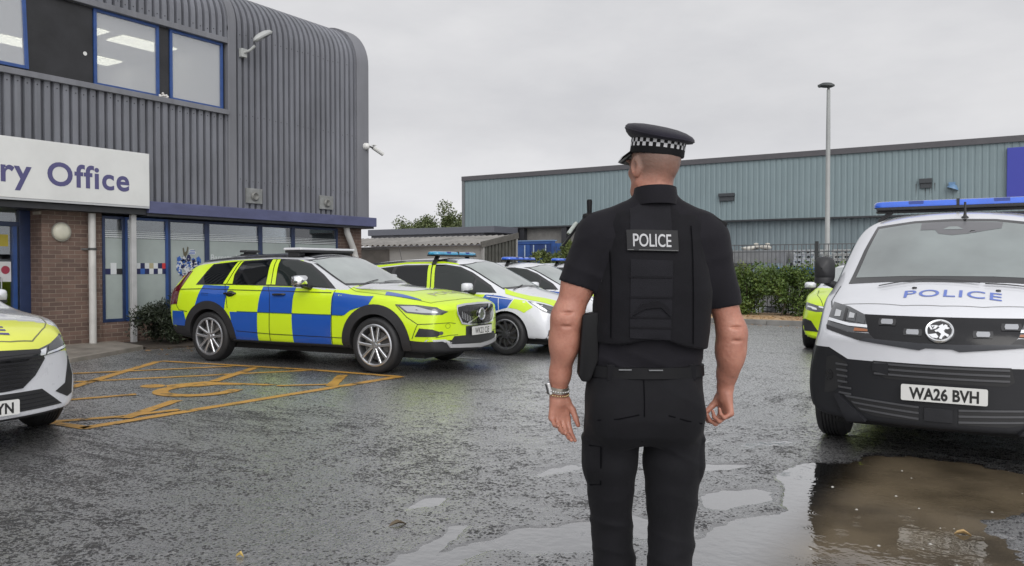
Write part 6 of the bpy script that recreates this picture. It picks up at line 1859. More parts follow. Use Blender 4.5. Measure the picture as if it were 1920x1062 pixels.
# ------------------------------------------------------------------ white van
NS = [(-2.60, -.05, .40, .88, .92, 1.15, .90, 1.62, .78, 1.68), (-2.55, -.03, .34, .91, .95, 1.15, .92, 1.72, .79, 1.79), (-2.4, 0, .30, .92, .95, 1.15, .925, 1.76, .79, 1.84), (-1.0, 0, .28, .93, .955, 1.15, .93, 1.78, .79, 1.865), (.2, 0, .28, .93, .955, 1.15, .93, 1.78, .79, 1.87),
      (.72, .02, .28, .93, .955, 1.15, .93, 1.765, .775, 1.86), (.98, .05, .28, .93, .955, 1.15, .925, 1.70, .765, 1.80), (1.3, .09, .28, .93, .955, 1.15, .915, 1.54, .77, 1.635), (1.7, .14, .28, .93, .95, 1.145, .90, 1.31, .775, 1.395), (1.95, .18, .28, .925, .945, 1.12, .885, 1.20, .77, 1.27),
      (2.08, .21, .28, .915, .94, 1.09, .87, 1.155, .76, 1.215), (2.3, .26, .27, .905, .93, 1.02, .85, 1.08, .73, 1.13), (2.46, .30, .25, .895, .92, .94, .835, .995, .71, 1.035), (2.55, .32, .24, .885, .91, .86, .83, .91, .72, .935), (2.60, .33, .26, .875, .90, .78, .83, .84, .75, .855)]
def npaint(x, y, z, n):
    return 0
def two_tone():
    """white shell over dark bumper plastic, parted along one moulded edge"""
    m, t, b = newmat("white van shell with dark bumper")
    N = t.nodes.new; LK = t.links.new
    c = N("ShaderNodeTexCoord"); s_ = N("ShaderNodeSeparateXYZ"); LK(c.outputs["Object"], s_.inputs[0])
    ab = N("ShaderNodeMath"); ab.operation = 'ABSOLUTE'; LK(s_.outputs[1], ab.inputs[0])
    mr_ = N("ShaderNodeMapRange"); mr_.inputs["From Min"].default_value = .60; mr_.inputs["From Max"].default_value = .74; mr_.inputs["To Min"].default_value = .69; mr_.inputs["To Max"].default_value = .765; LK(ab.outputs[0], mr_.inputs["Value"])
    fx = N("ShaderNodeMapRange"); fx.inputs["From Min"].default_value = 2.06; fx.inputs["From Max"].default_value = 2.10; LK(s_.outputs[0], fx.inputs["Value"])
    lv = N("ShaderNodeMix"); lv.inputs[2].default_value = .30; LK(fx.outputs[0], lv.inputs[0]); LK(mr_.outputs[0], lv.inputs[3])
    lt = N("ShaderNodeMath"); lt.operation = 'LESS_THAN'; LK(s_.outputs[2], lt.inputs[0]); LK(lv.outputs[0], lt.inputs[1])
    n = N("ShaderNodeTexNoise"); n.inputs["Scale"].default_value = 3; n.inputs["Detail"].default_value = 6; LK(c.outputs["Object"], n.inputs["Vector"])
    wv = N("ShaderNodeMix"); wv.data_type = 'RGBA'; wv.inputs[6].default_value = (.60, .61, .64, 1); wv.inputs[7].default_value = (.68, .69, .72, 1); LK(n.outputs["Fac"], wv.inputs[0])
    mx = N("ShaderNodeMix"); mx.data_type = 'RGBA'; LK(lt.outputs[0], mx.inputs[0]); LK(wv.outputs[2], mx.inputs[6]); mx.inputs[7].default_value = (.0145, .015, .0175, 1)
    LK(mx.outputs[2], b.inputs["Base Color"])
    ro = N("ShaderNodeMix"); ro.inputs[2].default_value = .28; ro.inputs[3].default_value = .5; LK(lt.outputs[0], ro.inputs[0]); LK(ro.outputs[0], b.inputs["Roughness"])
    co = N("ShaderNodeMix"); co.inputs[2].default_value = 1.0; co.inputs[3].default_value = 0.0; LK(lt.outputs[0], co.inputs[0]); LK(co.outputs[0], b.inputs["Coat Weight"])
    b.inputs["Coat Roughness"].default_value = .06
    b.inputs["Specular IOR Level"].default_value = .3
    return m
VANM = two_tone()
nrz = R(-90 + 1)
ndir = Vector((math.cos(nrz), math.sin(nrz)))
nloc = Vector((-.555, 6.50)) - ndir * 2.58 * CS
van = Car("police_van", "white police van with blue roof lamps and dark grille panel facing the camera", "van", nloc, nrz, NS, [(1.80, .93, .345, .345), (-1.5, .95, .345, .345)], npaint, [VANM], arch_r=.40, W=.96)
c = van; c.root.scale = (CS, CS, CS)
for x in (1.80, -1.5): c.wheel(x, .90, .345, .345, .225, .215, 'turbine', DALLOY)

# what rises out of the nose: lamps, dark panel, badge, vents, bumper mouldings
HL = [(-.745, 1.105), (-.62, 1.065), (-.50, 1.012), (-.455, .892), (-.60, .885), (-.765, .925)]
for sg in (-1, 1):
    S_ = lambda pts: [(sg * -y if False else (y if sg < 0 else -y), z) for y, z in pts]
    hl = c.lay("headlight", S_([(-.762, 1.09), (-.62, 1.06), (-.50, 1.012), (-.455, .892), (-.60, .888), (-.772, .925)]), 'F', HLD, .004, .03, .006)
    for q in ((-.735, -.65, .97, 1.055), (-.635, -.56, .965, 1.04), (-.545, -.49, .955, 1.0)):
        c.lay("reflector", S_([(q[0], q[2]), (q[0], q[3]), (q[1], q[3] - .02), (q[1], q[2] - .01)]), 'F', HLG, .008, .03, 0, hl)
    c.lay("lens_divider", S_([(-.648, .955), (-.648, 1.05), (-.628, 1.045), (-.628, .955)]), 'F', GLOSSB, .011, .03, 0, hl)
    c.lay("reflector", S_([(-.72, .985), (-.72, 1.035), (-.675, 1.025), (-.675, .985)]), 'F', CHROME, .0105, .03, 0, hl)
    c.lay("reflector", S_([(-.61, .98), (-.61, 1.02), (-.57, 1.01), (-.57, .98)]), 'F', CHROME, .0105, .03, 0, hl)
    c.lay("light_guide", S_([(-.765, .955), (-.76, .975), (-.60, .945), (-.47, .94), (-.465, .92), (-.60, .925)]), 'F', DRL, .010, .03, 0, hl)
    c.lay("indicator", S_([(-.555, .915), (-.465, .91), (-.46, .895), (-.56, .893)]), 'F', AMB, .010, .03, 0, hl)
    c.lay("headlight_skirt", S_([(-.775, .925), (-.60, .885), (-.455, .885), (-.40, .84), (-.53, .835), (-.765, .895)]), 'F', BLKP, .006, .04, .006)
    # bumper corner
    c.lay("corner_recess", S_([(-.76, .69), (-.70, .71), (-.605, .665), (-.62, .52), (-.70, .44), (-.775, .42)]), 'F', mat("bumper recess", (.012, .012, .013), .6), .003, .03, 0)
    for k in range(6):
        z = .655 - k * .042
        c.lay("vent_bar", S_([(-.685 + .005 * k, z), (-.60 + .03 * (k > 3), z - .004), (-.60 + .03 * (k > 3), z - .017), (-.685 + .005 * k, z - .013)]), 'F', mat("bumper bar", (.06, .061, .066), .4), .010, .03, .006)
    c.lay("fog_light", S_([(-.735 + .028 * math.cos(a), .56 + .04 * math.sin(a)) for a in [2 * math.pi * i / 14 for i in range(14)]]), 'F', GLOSSB, .008, 0, .004)
    c.lay("bumper_blade", S_([(-.69, .42), (-.665, .43), (-.50, .30), (-.46, .265), (-.60, .255)]), 'F', DGRP, .03, .03, .03)
    c.lay("lower_slot", S_([(-.645, .44), (-.55, .42), (-.12, .395), (-.12, .30), (-.40, .30), (-.52, .325)]), 'F', mat("bumper recess", (.012, .012, .013), .6), .0035, .04, 0)
    for k in range(3):
        z = .415 - k * .04
        c.lay("vent_bar", S_([(-.62 + .05 * k, z + .01), (-.12, z - .012), (-.12, z - .025), (-.60 + .05 * k, z - .003)]), 'F', mat("bumper bar", (.06, .061, .066), .4), .010, .05, .006)
    c.lay("side_window", [(1.42, 1.19), (1.08, 1.50), (.85, 1.57), (.3, 1.58), (.3, 1.17)], 'R' if sg < 0 else 'L', SIDEG, .005, .06)
    c.lay("wheel_arch_trim", [(1.80 + r * math.cos(R(a)), .345 + r * math.sin(R(a))) for r, rng_ in ((.405, range(-8, 189, 8)), (.47, range(188, -9, -8))) for a in rng_], 'R' if sg < 0 else 'L', DGRP, .008, .06, .012)
    c.lay("body_side_moulding", [(1.2, .62), (-1.0, .62), (-1.0, .52), (1.2, .52)], 'R' if sg < 0 else 'L', DGRP, .012, .1, .012)
    c.lines("shut_lines", [[(1.45, 1.17), (1.30, .8), (1.32, .35)], [(.3, 1.65), (.3, .35)]], 'R' if sg < 0 else 'L', .009)
    c.lines("bonnet_line", [[(1.80, sg * .76), (2.02, sg * .79), (2.15, sg * .765)]], 'T', .007)
pan = c.lay("grille_panel", [(-.50, 1.013), (-.25, 1.012), (0, 1.012), (.25, 1.012), (.50, 1.013), (.455, .89), (.42, .845), (.12, .835), (-.12, .835), (-.42, .845), (-.455, .89)], 'F', mat("wet black panel", (.008, .008, .0095), .16, var=.2, spec=.35), .005, .04, .006)
c.lay("panel_lip", [(-.47, .85), (-.12, .838), (.12, .838), (.47, .85), (.52, .832), (.12, .79), (.08, .806), (-.08, .806), (-.12, .79), (-.52, .832)], 'F', mat("dark grey lip", (.034, .036, .042), .4), .010, .04, .008)
for y, z in ((-.335, .965), (-.165, .905), (.255, .905), (.415, .955)):
    lamp = c.lay("grille_lamp", [(y - .035, z - .016), (y + .035, z - .016), (y + .04, z), (y + .035, z + .016), (y - .035, z + .016), (y - .04, z)], 'F', mat("clear led lens", (.30, .31, .33), .2, coat=1.0), .016, .03, .012)
    c.lay("lamp_bezel", [(y - .055, z - .022), (y + .055, z - .022), (y + .06, z), (y + .055, z + .022), (y - .055, z + .022), (y - .06, z)], 'F', GLOSSB, .010, .03, .008, lamp)
# round badge: chrome ring, letter and a winged beast holding a banner
bl_, bn_ = c.cast('F', 0, .918)
zax = Vector((bn_.x, 0, bn_.z)).normalized(); yax = Vector((0, 1, 0)); xax = Vector((0, 0, 1)); upv = zax.cross(yax); upv = -upv if upv.z < 0 else upv
def bpt(u, v, d): return bl_ + yax * u + upv * v + zax * d
MBq = Matrix.Translation(bl_) @ Matrix((yax, upv, zax)).transposed().to_4x4()
bd_ = MB().lathe([(0, .018), (.075, .02), (.08, .014), (.08, 0)], 40, MBq).build("badge", GLOSSB, c.root, smooth=40)
MB().lathe([(.072, .019), (.077, .026), (.085, .027), (.091, .02), (.091, 0)], 44, MBq).build("badge_ring", CHROME, bd_, smooth=50)
def bpoly(pts, d): 
    b = MB(); b.prism(pts, lambda p: bpt(p[0] * 1, p[1], .018), lambda p: bpt(p[0], p[1], d)); return b
beast = bpoly([(.0, -.066), (.012, -.03), (-.008, -.012), (-.022, -.016), (-.03, -.004), (-.012, .006), (.0, .022), (-.01, .030), (.002, .038), (.018, .05), (.022, .036), (.034, .046), (.046, .04), (.048, .026), (.062, .018), (.048, .008), (.036, .010), (.026, -.004), (.034, -.02), (.06, -.036), (.05, -.052), (.034, -.04), (.022, -.052), (.016, -.072)], .027)
beast.build("badge_beast", CHROME, bd_)
bpoly([(-.066, -.036), (-.02, -.026), (-.004, -.05), (-.012, -.064), (-.04, -.06)], .024).build("badge_claw", CHROME, bd_)
fl_ = bpoly([(-.07, .036), (-.02, .040), (-.008, .034), (-.024, .012), (-.052, .002)], .024).build("badge_flag", CHROME, bd_)
vv, ff, _w = text_mesh("V", .024, .03)
b = MB(); b.add([bpt(x - .042, y + .022, .0255) for x, y in vv], ff); b.build("badge_letter", GLOSSB, bd_, fixn=False)
# bumper grille and plate
ug = c.lay("upper_grille", [(-.42, .695), (.42, .695), (.44, .60), (.40, .57), (-.33, .575), (-.42, .62)], 'F', mat("bumper recess", (.012, .012, .013), .6), .0035, .04, 0)
for k in range(3): c.lay("grille_bar", [(-.41, .685 - k * .036), (.41, .685 - k * .036), (.41, .672 - k * .036), (-.41, .672 - k * .036)], 'F', mat("bumper bar", (.06, .061, .066), .4), .012, .05, .008, ug)
c.lay("grille_end", [(-.425, .675), (-.315, .685), (-.315, .60), (-.42, .625)], 'F', DGRP, .013, .04, .01, ug)
c.lay("radar_cover", [(-.085, .40), (.085, .40), (.085, .31), (-.085, .31)], 'F', DGRP, .014, .05, .012)
p_, xx = c.plate("WA26 BVH", (.03, .498), off=.016)
c.plate_text(p_, xx, "WA26 BVH", (.03, .498), xs=.78, bold=.035)
# bonnet
c.text("bonnet_lettering", "POLICE", .115, 'T', (2.165, .05), mat("mid blue lettering", (.12, .18, .50), .35), off=.004, xs=1.12, bold=.008, spacing=1.12, flip=(-1, 1), swap=True)
c.line("bonnet_line", [(2.13, -.765), (2.22, -.55), (2.33, -.25), (2.35, 0), (2.33, .25), (2.22, .55), (2.13, .765)], 'T', .006, mat("faint shut line", (.2, .2, .2), .5))
for y in (-.20, .335): MB().lathe([(0, .012), (.014, .01), (.018, 0)], 12, Matrix.Translation(c.cast('T', 2.07, y)[0])).build("washer_jet", BLKP, c.root)
# windscreen with dark border, sensor band and wipers
c.lay("windscreen_trim", [(-.70, 1.225), (-.4, 1.245), (0, 1.25), (.4, 1.245), (.70, 1.225), (.655, 1.5), (.60, 1.715), (.3, 1.755), (0, 1.765), (-.3, 1.755), (-.60, 1.715), (-.655, 1.5)], 'F', GLOSSB, .003, .06)
VSCR = screen_mat("van windscreen glass", (.17, .20, .195), 2.1)
ws = c.lay("windscreen", [(-.655, 1.272), (-.3, 1.288), (0, 1.29), (.3, 1.288), (.655, 1.272), (.62, 1.5), (.578, 1.69), (.3, 1.73), (0, 1.738), (-.3, 1.73), (-.578, 1.69), (-.62, 1.5)], 'F', VSCR, .005, .06)
FR_ = mat("screen band", (.115, .115, .122), .35, coat=.5)
c.lay("sensor_band", [(-.24, 1.70), (-.24, 1.665), (-.13, 1.665), (-.10, 1.63), (0, 1.615), (.10, 1.625), (.14, 1.665), (.34, 1.67), (.35, 1.72), (0, 1.737), (-.24, 1.728)], 'F', FR_, .0065, .04, 0, ws)
c.lay("sensor_window", [(-.075, 1.665), (.075, 1.665), (.03, 1.69), (-.03, 1.69)], 'F', VSCR, .008, .04, 0, ws)
c.lines("wiper", [[(2.0, -.45), (1.96, -.15), (2.0, .22)], [(2.01, .25), (1.96, .55), (1.92, .66)]], 'T', .02, BLKP, .02)
c.mirror_unit((1.42, .965, 1.335), (.18, .165, .235), BLKP, under=BLKP)
# roof lamps, bracket and aerial
BARX = .42
zt = c.cast('T', BARX, 0)[0].z
c.lightbar(BARX, zt + .058, 1.40, .24, .058, BLAMP, BLKP)
MB().box(BARX - .05, BARX + .05, -.68, .68, zt + .008, zt + .03).build("roof_bar", BLKP, c.root, bevel=.006)
al = c.cast('T', .98, .075)[0]
MB().lathe([(.03, 0), (.026, .012), (.014, .02), (.010, .05), (.009, .135), (0, .137)], 14, Matrix.Translation(al - Vector((0, 0, .004)))).build("aerial", BLKP, c.root, smooth=40)
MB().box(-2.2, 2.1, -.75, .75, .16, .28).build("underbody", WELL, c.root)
# ------------------------------------------------------------------ blended-volume modeller for the figure
class Vol:
    def __init__(s): s.p = []
    def add(s, f, c, r, k=0.02, op='u'):
        s.p.append((f, np.array(c, float), r, k, op)); return s
    def cone(s, a, b, ra, rb, k=0.02, sc=(1, 1, 1), op='u'):
        a = np.array(a, float); b = np.array(b, float); sc = np.array(sc, float)
        A, B = a * 0, (b - a) * sc; L2 = max(1e-9, (B @ B)); m = sc.max()
        def f(P):
            q = (P - a) * sc
            t = np.clip(q @ B / L2, 0, 1)
            return (np.sqrt(((q - t[:, None] * B) ** 2).sum(1)) - (ra + (rb - ra) * t)) / m
        return s.add(f, (a + b) / 2, np.linalg.norm(b - a) / 2 + max(ra, rb) / sc.min(), k, op)
    def ell(s, c, r, k=0.02, rz=0.0, rx=0.0, op='u'):
        c = np.array(c, float); r = np.array(r, float)
        M = np.array((Matrix.Rotation(rz, 3, 'Z') @ Matrix.Rotation(rx, 3, 'X')))
        def f(P):
            q = (P - c) @ M
            k0 = np.sqrt(((q / r) ** 2).sum(1)); k1 = np.sqrt(((q / (r * r)) ** 2).sum(1)) + 1e-9
            return k0 * (k0 - 1) / k1
        return s.add(f, c, r.max(), k, op)
    def loft(s, rings, k=0.02, p=2.0, op='u'):
        Rg = np.array(rings, float)
        def f(P):
            z = P[:, 2]
            cx = np.interp(z, Rg[:, 0], Rg[:, 1]); cy = np.interp(z, Rg[:, 0], Rg[:, 2]); rx = np.interp(z, Rg[:, 0], Rg[:, 3]); ry = np.interp(z, Rg[:, 0], Rg[:, 4])
            q = (np.abs((P[:, 0] - cx) / rx) ** p + np.abs((P[:, 1] - cy) / ry) ** p) ** (1 / p)
            d = (q - 1) * np.minimum(rx, ry)
            dz = np.maximum(Rg[0, 0] - z, z - Rg[-1, 0])
            return np.where(dz > 0, np.sqrt(np.maximum(d, 0) ** 2 + dz ** 2) if True else d, np.maximum(d, dz))
        c = ((Rg[:, 1].min() + Rg[:, 1].max()) / 2, 0, (Rg[0, 0] + Rg[-1, 0]) / 2)
        return s.add(f, c, math.hypot(Rg[-1, 0] - Rg[0, 0], Rg[:, 3].max() * 2) / 2 + .1, k, op)
    def plane(s, pt, n, c, r, k=0.004):
        """keep the side the normal points away from, near c within r"""
        pt = np.array(pt, float); n = np.array(n, float); n /= np.linalg.norm(n)
        return s.add(lambda P: (P - pt) @ n, c, r, k, 'i')
    def ev(s, P, prims):
        d = None
        for f, c, r, k, op in prims:
            e = f(P)
            if d is None: d = e if op == 'u' else np.full(len(P), 1.0)
            elif op == 'u':
                h = np.clip(.5 + .5 * (d - e) / k, 0, 1); d = d * (1 - h) + e * h - k * h * (1 - h)
            elif op == 's':
                h = np.clip(.5 - .5 * (d + e) / k, 0, 1); d = d * (1 - h) - e * h + k * h * (1 - h)
            else:
                w_ = np.sqrt(((P - c) ** 2).sum(1)) < r
                d = np.where(w_, np.maximum(d, e), d)
        return d
    def mesh(s, h, disp=None, pad=0.02):
        n = 20; bs = n * h
        lo = np.min([c - r for f, c, r, k, op in s.p if op == 'u'], 0) - pad; hi = np.max([c + r for f, c, r, k, op in s.p if op == 'u'], 0) + pad
        nb = np.ceil((hi - lo) / bs).astype(int)
        G = n * nb + 2
        ids, pos, eds = [], [], [[], [], []]
        ax = np.arange(n + 1)
        I, J, K = np.meshgrid(ax, ax, ax, indexing='ij')
        loc = np.stack([I.ravel(), J.ravel(), K.ravel()], 1)
        half = bs * .87
        for bx in range(nb[0]):
            for by in range(nb[1]):
                for bz in range(nb[2]):
                    b0 = np.array([bx, by, bz]) * n
                    ctr = lo + (b0 + n / 2) * h
                    pr = [q for q in s.p if np.sqrt(((q[1] - ctr) ** 2).sum()) < q[2] + half + .05]
                    if not any(q[4] == 'u' for q in pr): continue
                    d0 = s.ev(ctr[None], pr)[0]
                    if abs(d0) > half + .03: continue
                    P = lo + (b0 + loc) * h
                    D = s.ev(P, pr)
                    if disp is not None: D = D - disp(P)
                    D = D.reshape(n + 1, n + 1, n + 1)
                    S = D < 0
                    if S.all() or not S.any(): continue
                    # cell vertices
                    cnt = np.zeros((n, n, n)); acc = np.zeros((n, n, n, 3))
                    for a in range(3):
                        for u in (0, 1):
                            for v in (0, 1):
                                o = [0, 0, 0]; oa, ob = [q for q in range(3) if q != a]
                                o[oa], o[ob] = u, v
                                sl0 = tuple(slice(o[q], o[q] + n) for q in range(3))
                                o1 = list(o); o1[a] += 1
                                sl1 = tuple(slice(o1[q], o1[q] + n) for q in range(3))
                                A, B = D[sl0], D[sl1]
                                cr = (A < 0) != (B < 0)
                                t = np.where(cr, A / np.where(cr, A - B, 1), 0)
                                cnt += cr
                                for q in range(3):
                                    acc[..., q] += np.where(cr, o[q] + (t if q == a else 0), 0)
                    ac = cnt > 0
                    ix = np.argwhere(ac)
                    gl = ix + b0
                    ids.append((gl[:, 0] * G[1] + gl[:, 1]) * G[2] + gl[:, 2])
                    pos.append(lo + (gl + (acc[ac] / cnt[ac][:, None]) - 0) * h)
                    for a in range(3):
                        s0 = [slice(0, n)] * 3; s1 = [slice(0, n)] * 3; s1[a] = slice(1, n + 1)
                        A, B = S[tuple(s0)], S[tuple(s1)]
                        e_ = np.argwhere(A != B)
                        sg = A[A != B]
                        eds[a].append(np.concatenate([e_ + b0, sg[:, None]], 1))
        ids = np.concatenate(ids); pos = np.concatenate(pos)
        o = np.argsort(ids); ids = ids[o]; pos = pos[o]
        Q = []
        for a in range(3):
            E_ = np.concatenate(eds[a]); g_ = E_[:, :3]; sg = E_[:, 3].astype(bool)
            oa, ob = (a + 1) % 3, (a + 2) % 3
            quad = []
            for u, v in ((0, 0), (-1, 0), (-1, -1), (0, -1)):
                c = g_.copy(); c[:, oa] += u; c[:, ob] += v
                lin = (c[:, 0] * G[1] + c[:, 1]) * G[2] + c[:, 2]
                j = np.searchsorted(ids, lin); j = np.clip(j, 0, len(ids) - 1)
                quad.append(np.where((ids[j] == lin) & (c.min(1) >= 0), j, -1))
            q = np.stack(quad, 1); ok = (q >= 0).all(1); q = q[ok]; sg = sg[ok]
            q[~sg] = q[~sg][:, ::-1]
            Q.append(q)
        return pos, np.concatenate(Q)

def smooth_mesh(V, Q, it=2, lam=0.5):
    e = np.concatenate([Q[:, [0, 1]], Q[:, [1, 2]], Q[:, [2, 3]], Q[:, [3, 0]]]); e = np.concatenate([e, e[:, ::-1]])
    for _ in range(it):
        acc = np.zeros_like(V); np.add.at(acc, e[:, 0], V[e[:, 1]]); cn = np.bincount(e[:, 0], minlength=len(V))
        V = V + lam * (acc / np.maximum(cn, 1)[:, None] - V)
    return V

def wav(P, f, ph, warp=2.0):
    """soft crease pattern"""
    x, y, z = P[:, 0], P[:, 1], P[:, 2]
    w_ = np.sin(.5 * (f[2] * z + f[0] * x + f[1] * y + warp * np.sin(9 * x + 5 * z + ph) + 1.3 * np.sin(13 * y - 7 * z + 2 * ph)))
    return (1 - np.abs(w_)) ** 2.2 * (.6 + .5 * np.sin(7 * x + 11 * z + 3 * ph)) * 1.6 - .4

# ------------------------------------------------------------------ skin
def skin_mat():
    m, t, b = newmat("skin")
    N = t.nodes.new; LK = t.links.new
    c = N("ShaderNodeTexCoord")
    n = N("ShaderNodeTexNoise"); n.inputs["Scale"].default_value = 22; n.inputs["Detail"].default_value = 9; n.inputs["Roughness"].default_value = .68
    LK(c.outputs["Object"], n.inputs["Vector"])
    r = N("ShaderNodeValToRGB")
    r.color_ramp.elements[0].position = .3; r.color_ramp.elements[0].color = (.33, .135, .092, 1)
    r.color_ramp.elements[1].position = .72; r.color_ramp.elements[1].color = (.47, .225, .16, 1)
    LK(n.outputs["Fac"], r.inputs[0])
    # cropped hair: a soft-edged patch over the back of the skull
    mp = N("ShaderNodeMapping"); mp.vector_type = 'POINT'
    mp.inputs["Location"].default_value = (-.050, .008, -1.845)
    LK(c.outputs["Object"], mp.inputs[0])
    sc = N("ShaderNodeVectorMath"); sc.operation = 'MULTIPLY'; sc.inputs[1].default_value = (1.0, .95, .86)
    LK(mp.outputs[0], sc.inputs[0])
    ln = N("ShaderNodeVectorMath"); ln.operation = 'LENGTH'; LK(sc.outputs[0], ln.inputs[0])
    nn = N("ShaderNodeTexNoise"); nn.inputs["Scale"].default_value = 60; nn.inputs["Detail"].default_value = 4; LK(c.outputs["Object"], nn.inputs["Vector"])
    ad = N("ShaderNodeMath"); ad.operation = 'MULTIPLY_ADD'; ad.inputs[1].default_value = .012; LK(nn.outputs["Fac"], ad.inputs[0]); LK(ln.outputs["Value"], ad.inputs[2])
    hr = N("ShaderNodeMapRange"); hr.interpolation_type = 'SMOOTHSTEP'
    hr.inputs["From Min"].default_value = .150; hr.inputs["From Max"].default_value = .100; hr.inputs["To Min"].default_value = 0; hr.inputs["To Max"].default_value = .78
    LK(ad.outputs[0], hr.inputs["Value"])
    mx = N("ShaderNodeMix"); mx.data_type = 'RGBA'; LK(hr.outputs[0], mx.inputs[0]); LK(r.outputs[0], mx.inputs[6]); mx.inputs[7].default_value = (.115, .085, .068, 1)
    # ruddy neck and ears
    LK(mx.outputs[2], b.inputs["Base Color"])
    b.inputs["Roughness"].default_value = .45
    b.inputs["Subsurface Weight"].default_value = .12
    b.inputs["Subsurface Radius"].default_value = (.012, .004, .002)
    b.inputs["Subsurface Scale"].default_value = .6
    f = N("ShaderNodeTexNoise"); f.inputs["Scale"].default_value = 110; f.inputs["Detail"].default_value = 6; LK(c.outputs["Object"], f.inputs["Vector"])
    bp = N("ShaderNodeBump"); bp.inputs["Distance"].default_value = .0016; LK(f.outputs["Fac"], bp.inputs["Height"]); LK(bp.outputs[0], b.inputs["Normal"])
    return m
SKIN = skin_mat()
def cloth(name, col, rough=.8, bs=900, bump=.0005, sheen=.25, var=.25):
    m = mat(name, col, rough, var=var, vscale=7, bump=bump, bscale=bs, spec=.2)
    b = m.node_tree.nodes["Principled BSDF"]
    b.inputs["Sheen Weight"].default_value = sheen; b.inputs["Sheen Roughness"].default_value = .5
    return m
POLO = cloth("black polo cloth", (.0080, .0073, .0103), sheen=.04)
VESTM = cloth("black vest cloth", (.0056, .0053, .0073), sheen=.03, bs=500, bump=.0008)
PANELM = cloth("vest mesh panel", (.0098, .0095, .0125), sheen=.05, bs=350, bump=.001)
TROU = cloth("black trouser cloth", (.0062, .0061, .0078), sheen=.03)
LEATH = mat("black webbing", (.006, .006, .007), .6, var=.2, vscale=9, spec=.2)

HA = R(28)                          # head turned to the left
hx, hy = .038, .0
fwd = np.array([-math.sin(HA), math.cos(HA), 0]); lft = np.array([-math.cos(HA), -math.sin(HA), 0]); upz = np.array([0, 0, 1.0])
def hp(f, l, z): return np.array([hx, hy, 0]) + fwd * f + lft * l + upz * z
bd = Vol()
hr_ = HA
bd.ell(hp(-.012, 0, 1.800), (.0755, .094, .098), .02, rz=hr_)               # skull
bd.ell(hp(.022, 0, 1.742), (.062, .072, .080), .03, rz=hr_)                 # face mass
bd.cone(hp(.05, 0, 1.69), hp(.078, 0, 1.682), .034, .026, .03)              # chin
for sg in (-1, 1):
    bd.cone(hp(.0, sg * .054, 1.715), hp(.055, sg * .030, 1.687), .020, .020, .025)   # jaw
    bd.ell(hp(.070, sg * .030, 1.755), (.020, .018, .014), .02, rz=hr_)        # cheek
bd.cone(hp(.094, 0, 1.785), hp(.112, 0, 1.748), .010, .015, .012)           # nose
for sg in (-1, 1):
    bd.ell(hp(.094, sg * .031, 1.782), (.018, .010, .011), .010, rz=hr_, op='s')   # eye sockets
    bd.ell(hp(.078, sg * .031, 1.781), (.0125, .0125, .0125), .004)
    bd.ell(hp(.089, sg * .028, 1.799), (.026, .010, .007), .012, rz=hr_)
bd.ell(hp(.092, 0, 1.712), (.024, .010, .006), .006, rz=hr_)
bd.ell(hp(.096, 0, 1.720), (.026, .006, .0025), .004, rz=hr_, op='s')
bd.ell(hp(.092, 0, 1.727), (.022, .010, .005), .005, rz=hr_)
for sg in (-1, 1):                                                          # ears
    e0 = hp(-.006, sg * .078, 1.768)
    er = hr_ + sg * R(-24)
    bd.ell(e0, (.010, .022, .036), .006, rz=hr_ + (R(22) if sg > 0 else R(-22)))
    bd.ell(e0 + lft * sg * .011 + fwd * .004, (.006, .011, .021), .004, rz=hr_ + (R(22) if sg > 0 else R(-22)), op='s')
    bd.cone(hp(.0, sg * .070, 1.745), hp(.004, sg * .074, 1.740), .008, .009, .006)
bd.cone((.040, -.004, 1.56), (.040, -.002, 1.715), .064, .053, .025)         # neck
bd.cone((.038, -.03, 1.62), (.038, -.035, 1.72), .037, .034, .03)
for sg in (-1, 1): bd.cone((.040, -.02, 1.66), (.04 + sg * .12, -.01, 1.575), .04, .04, .04)
# hidden trunk and legs keep the figure one body
bd.loft([(.93, .006, 0, .15, .10), (1.08, .01, 0, .155, .10), (1.3, .03, 0, .165, .105), (1.5, .036, 0, .17, .10), (1.6, .038, 0, .09, .07)], .04)
LEGS = {-1: [(-.112, .0, .84, .075), (-.098, .05, .50, .052), (-.080, .08, .10, .035)], 1: [(.105, .0, .84, .078), (.098, -.02, .50, .055), (.086, -.09, .10, .037)]}
for sg in (-1, 1):
    q = LEGS[sg]
    for a, b_ in zip(q[:-1], q[1:]): bd.cone(a[:3], b_[:3], a[3], b_[3], .03)
    bd.cone((q[2][0], q[2][1] - .03, .05), (q[2][0] + sg * .015, q[2][1] + .14, .04), .032, .028, .02)
# arms: muscle masses along the bones
AL = [(-.168, 0, 1.53), (-.259, -.015, 1.255), (-.286, .030, 1.000)]
AR_ = [(.220, 0, 1.51), (.306, .0, 1.205), (.299, .05, 1.012)]
def arm(S, E_, W_, sg, ru=.055, re=.045, rf=.049, rw=.0285):
    S, E_, W_ = map(np.array, (S, E_, W_))
    bd.cone(S, S + (E_ - S) * .55, ru * .95, ru * .96, .03)
    bd.cone(S + (E_ - S) * .5, E_, ru, re, .03)
    bd.cone(E_ + (0, .0, .005), E_ + (W_ - E_) * .33, re * 1.04, rf, .03)
    bd.cone(E_ + (W_ - E_) * .30, E_ + (W_ - E_) * .78, rf, rw * 1.2, .03)
    bd.cone(E_ + (W_ - E_) * .75, W_, rw * 1.2, rw, .02, sc=(1, 1.15, 1))
    bd.ell(E_ + np.array([sg * .004, .0, -.06]), (.032, .033, .08), .04)       # outer forearm muscle
    bd.ell(E_ + np.array([sg * .008, -(re - .014), -.004]), (.019, .019, .020), .012)      # elbow point
    for dz, rr_ in ((.022, .030), (-.024, .022)):                                # soft folds above and below it
        bd.ell(E_ + np.array([sg * .006, -(re + .010), dz]), (rr_, .0120, .005), .007, op='s')
arm(*AL, -1, .055, .048, .046, .0285)
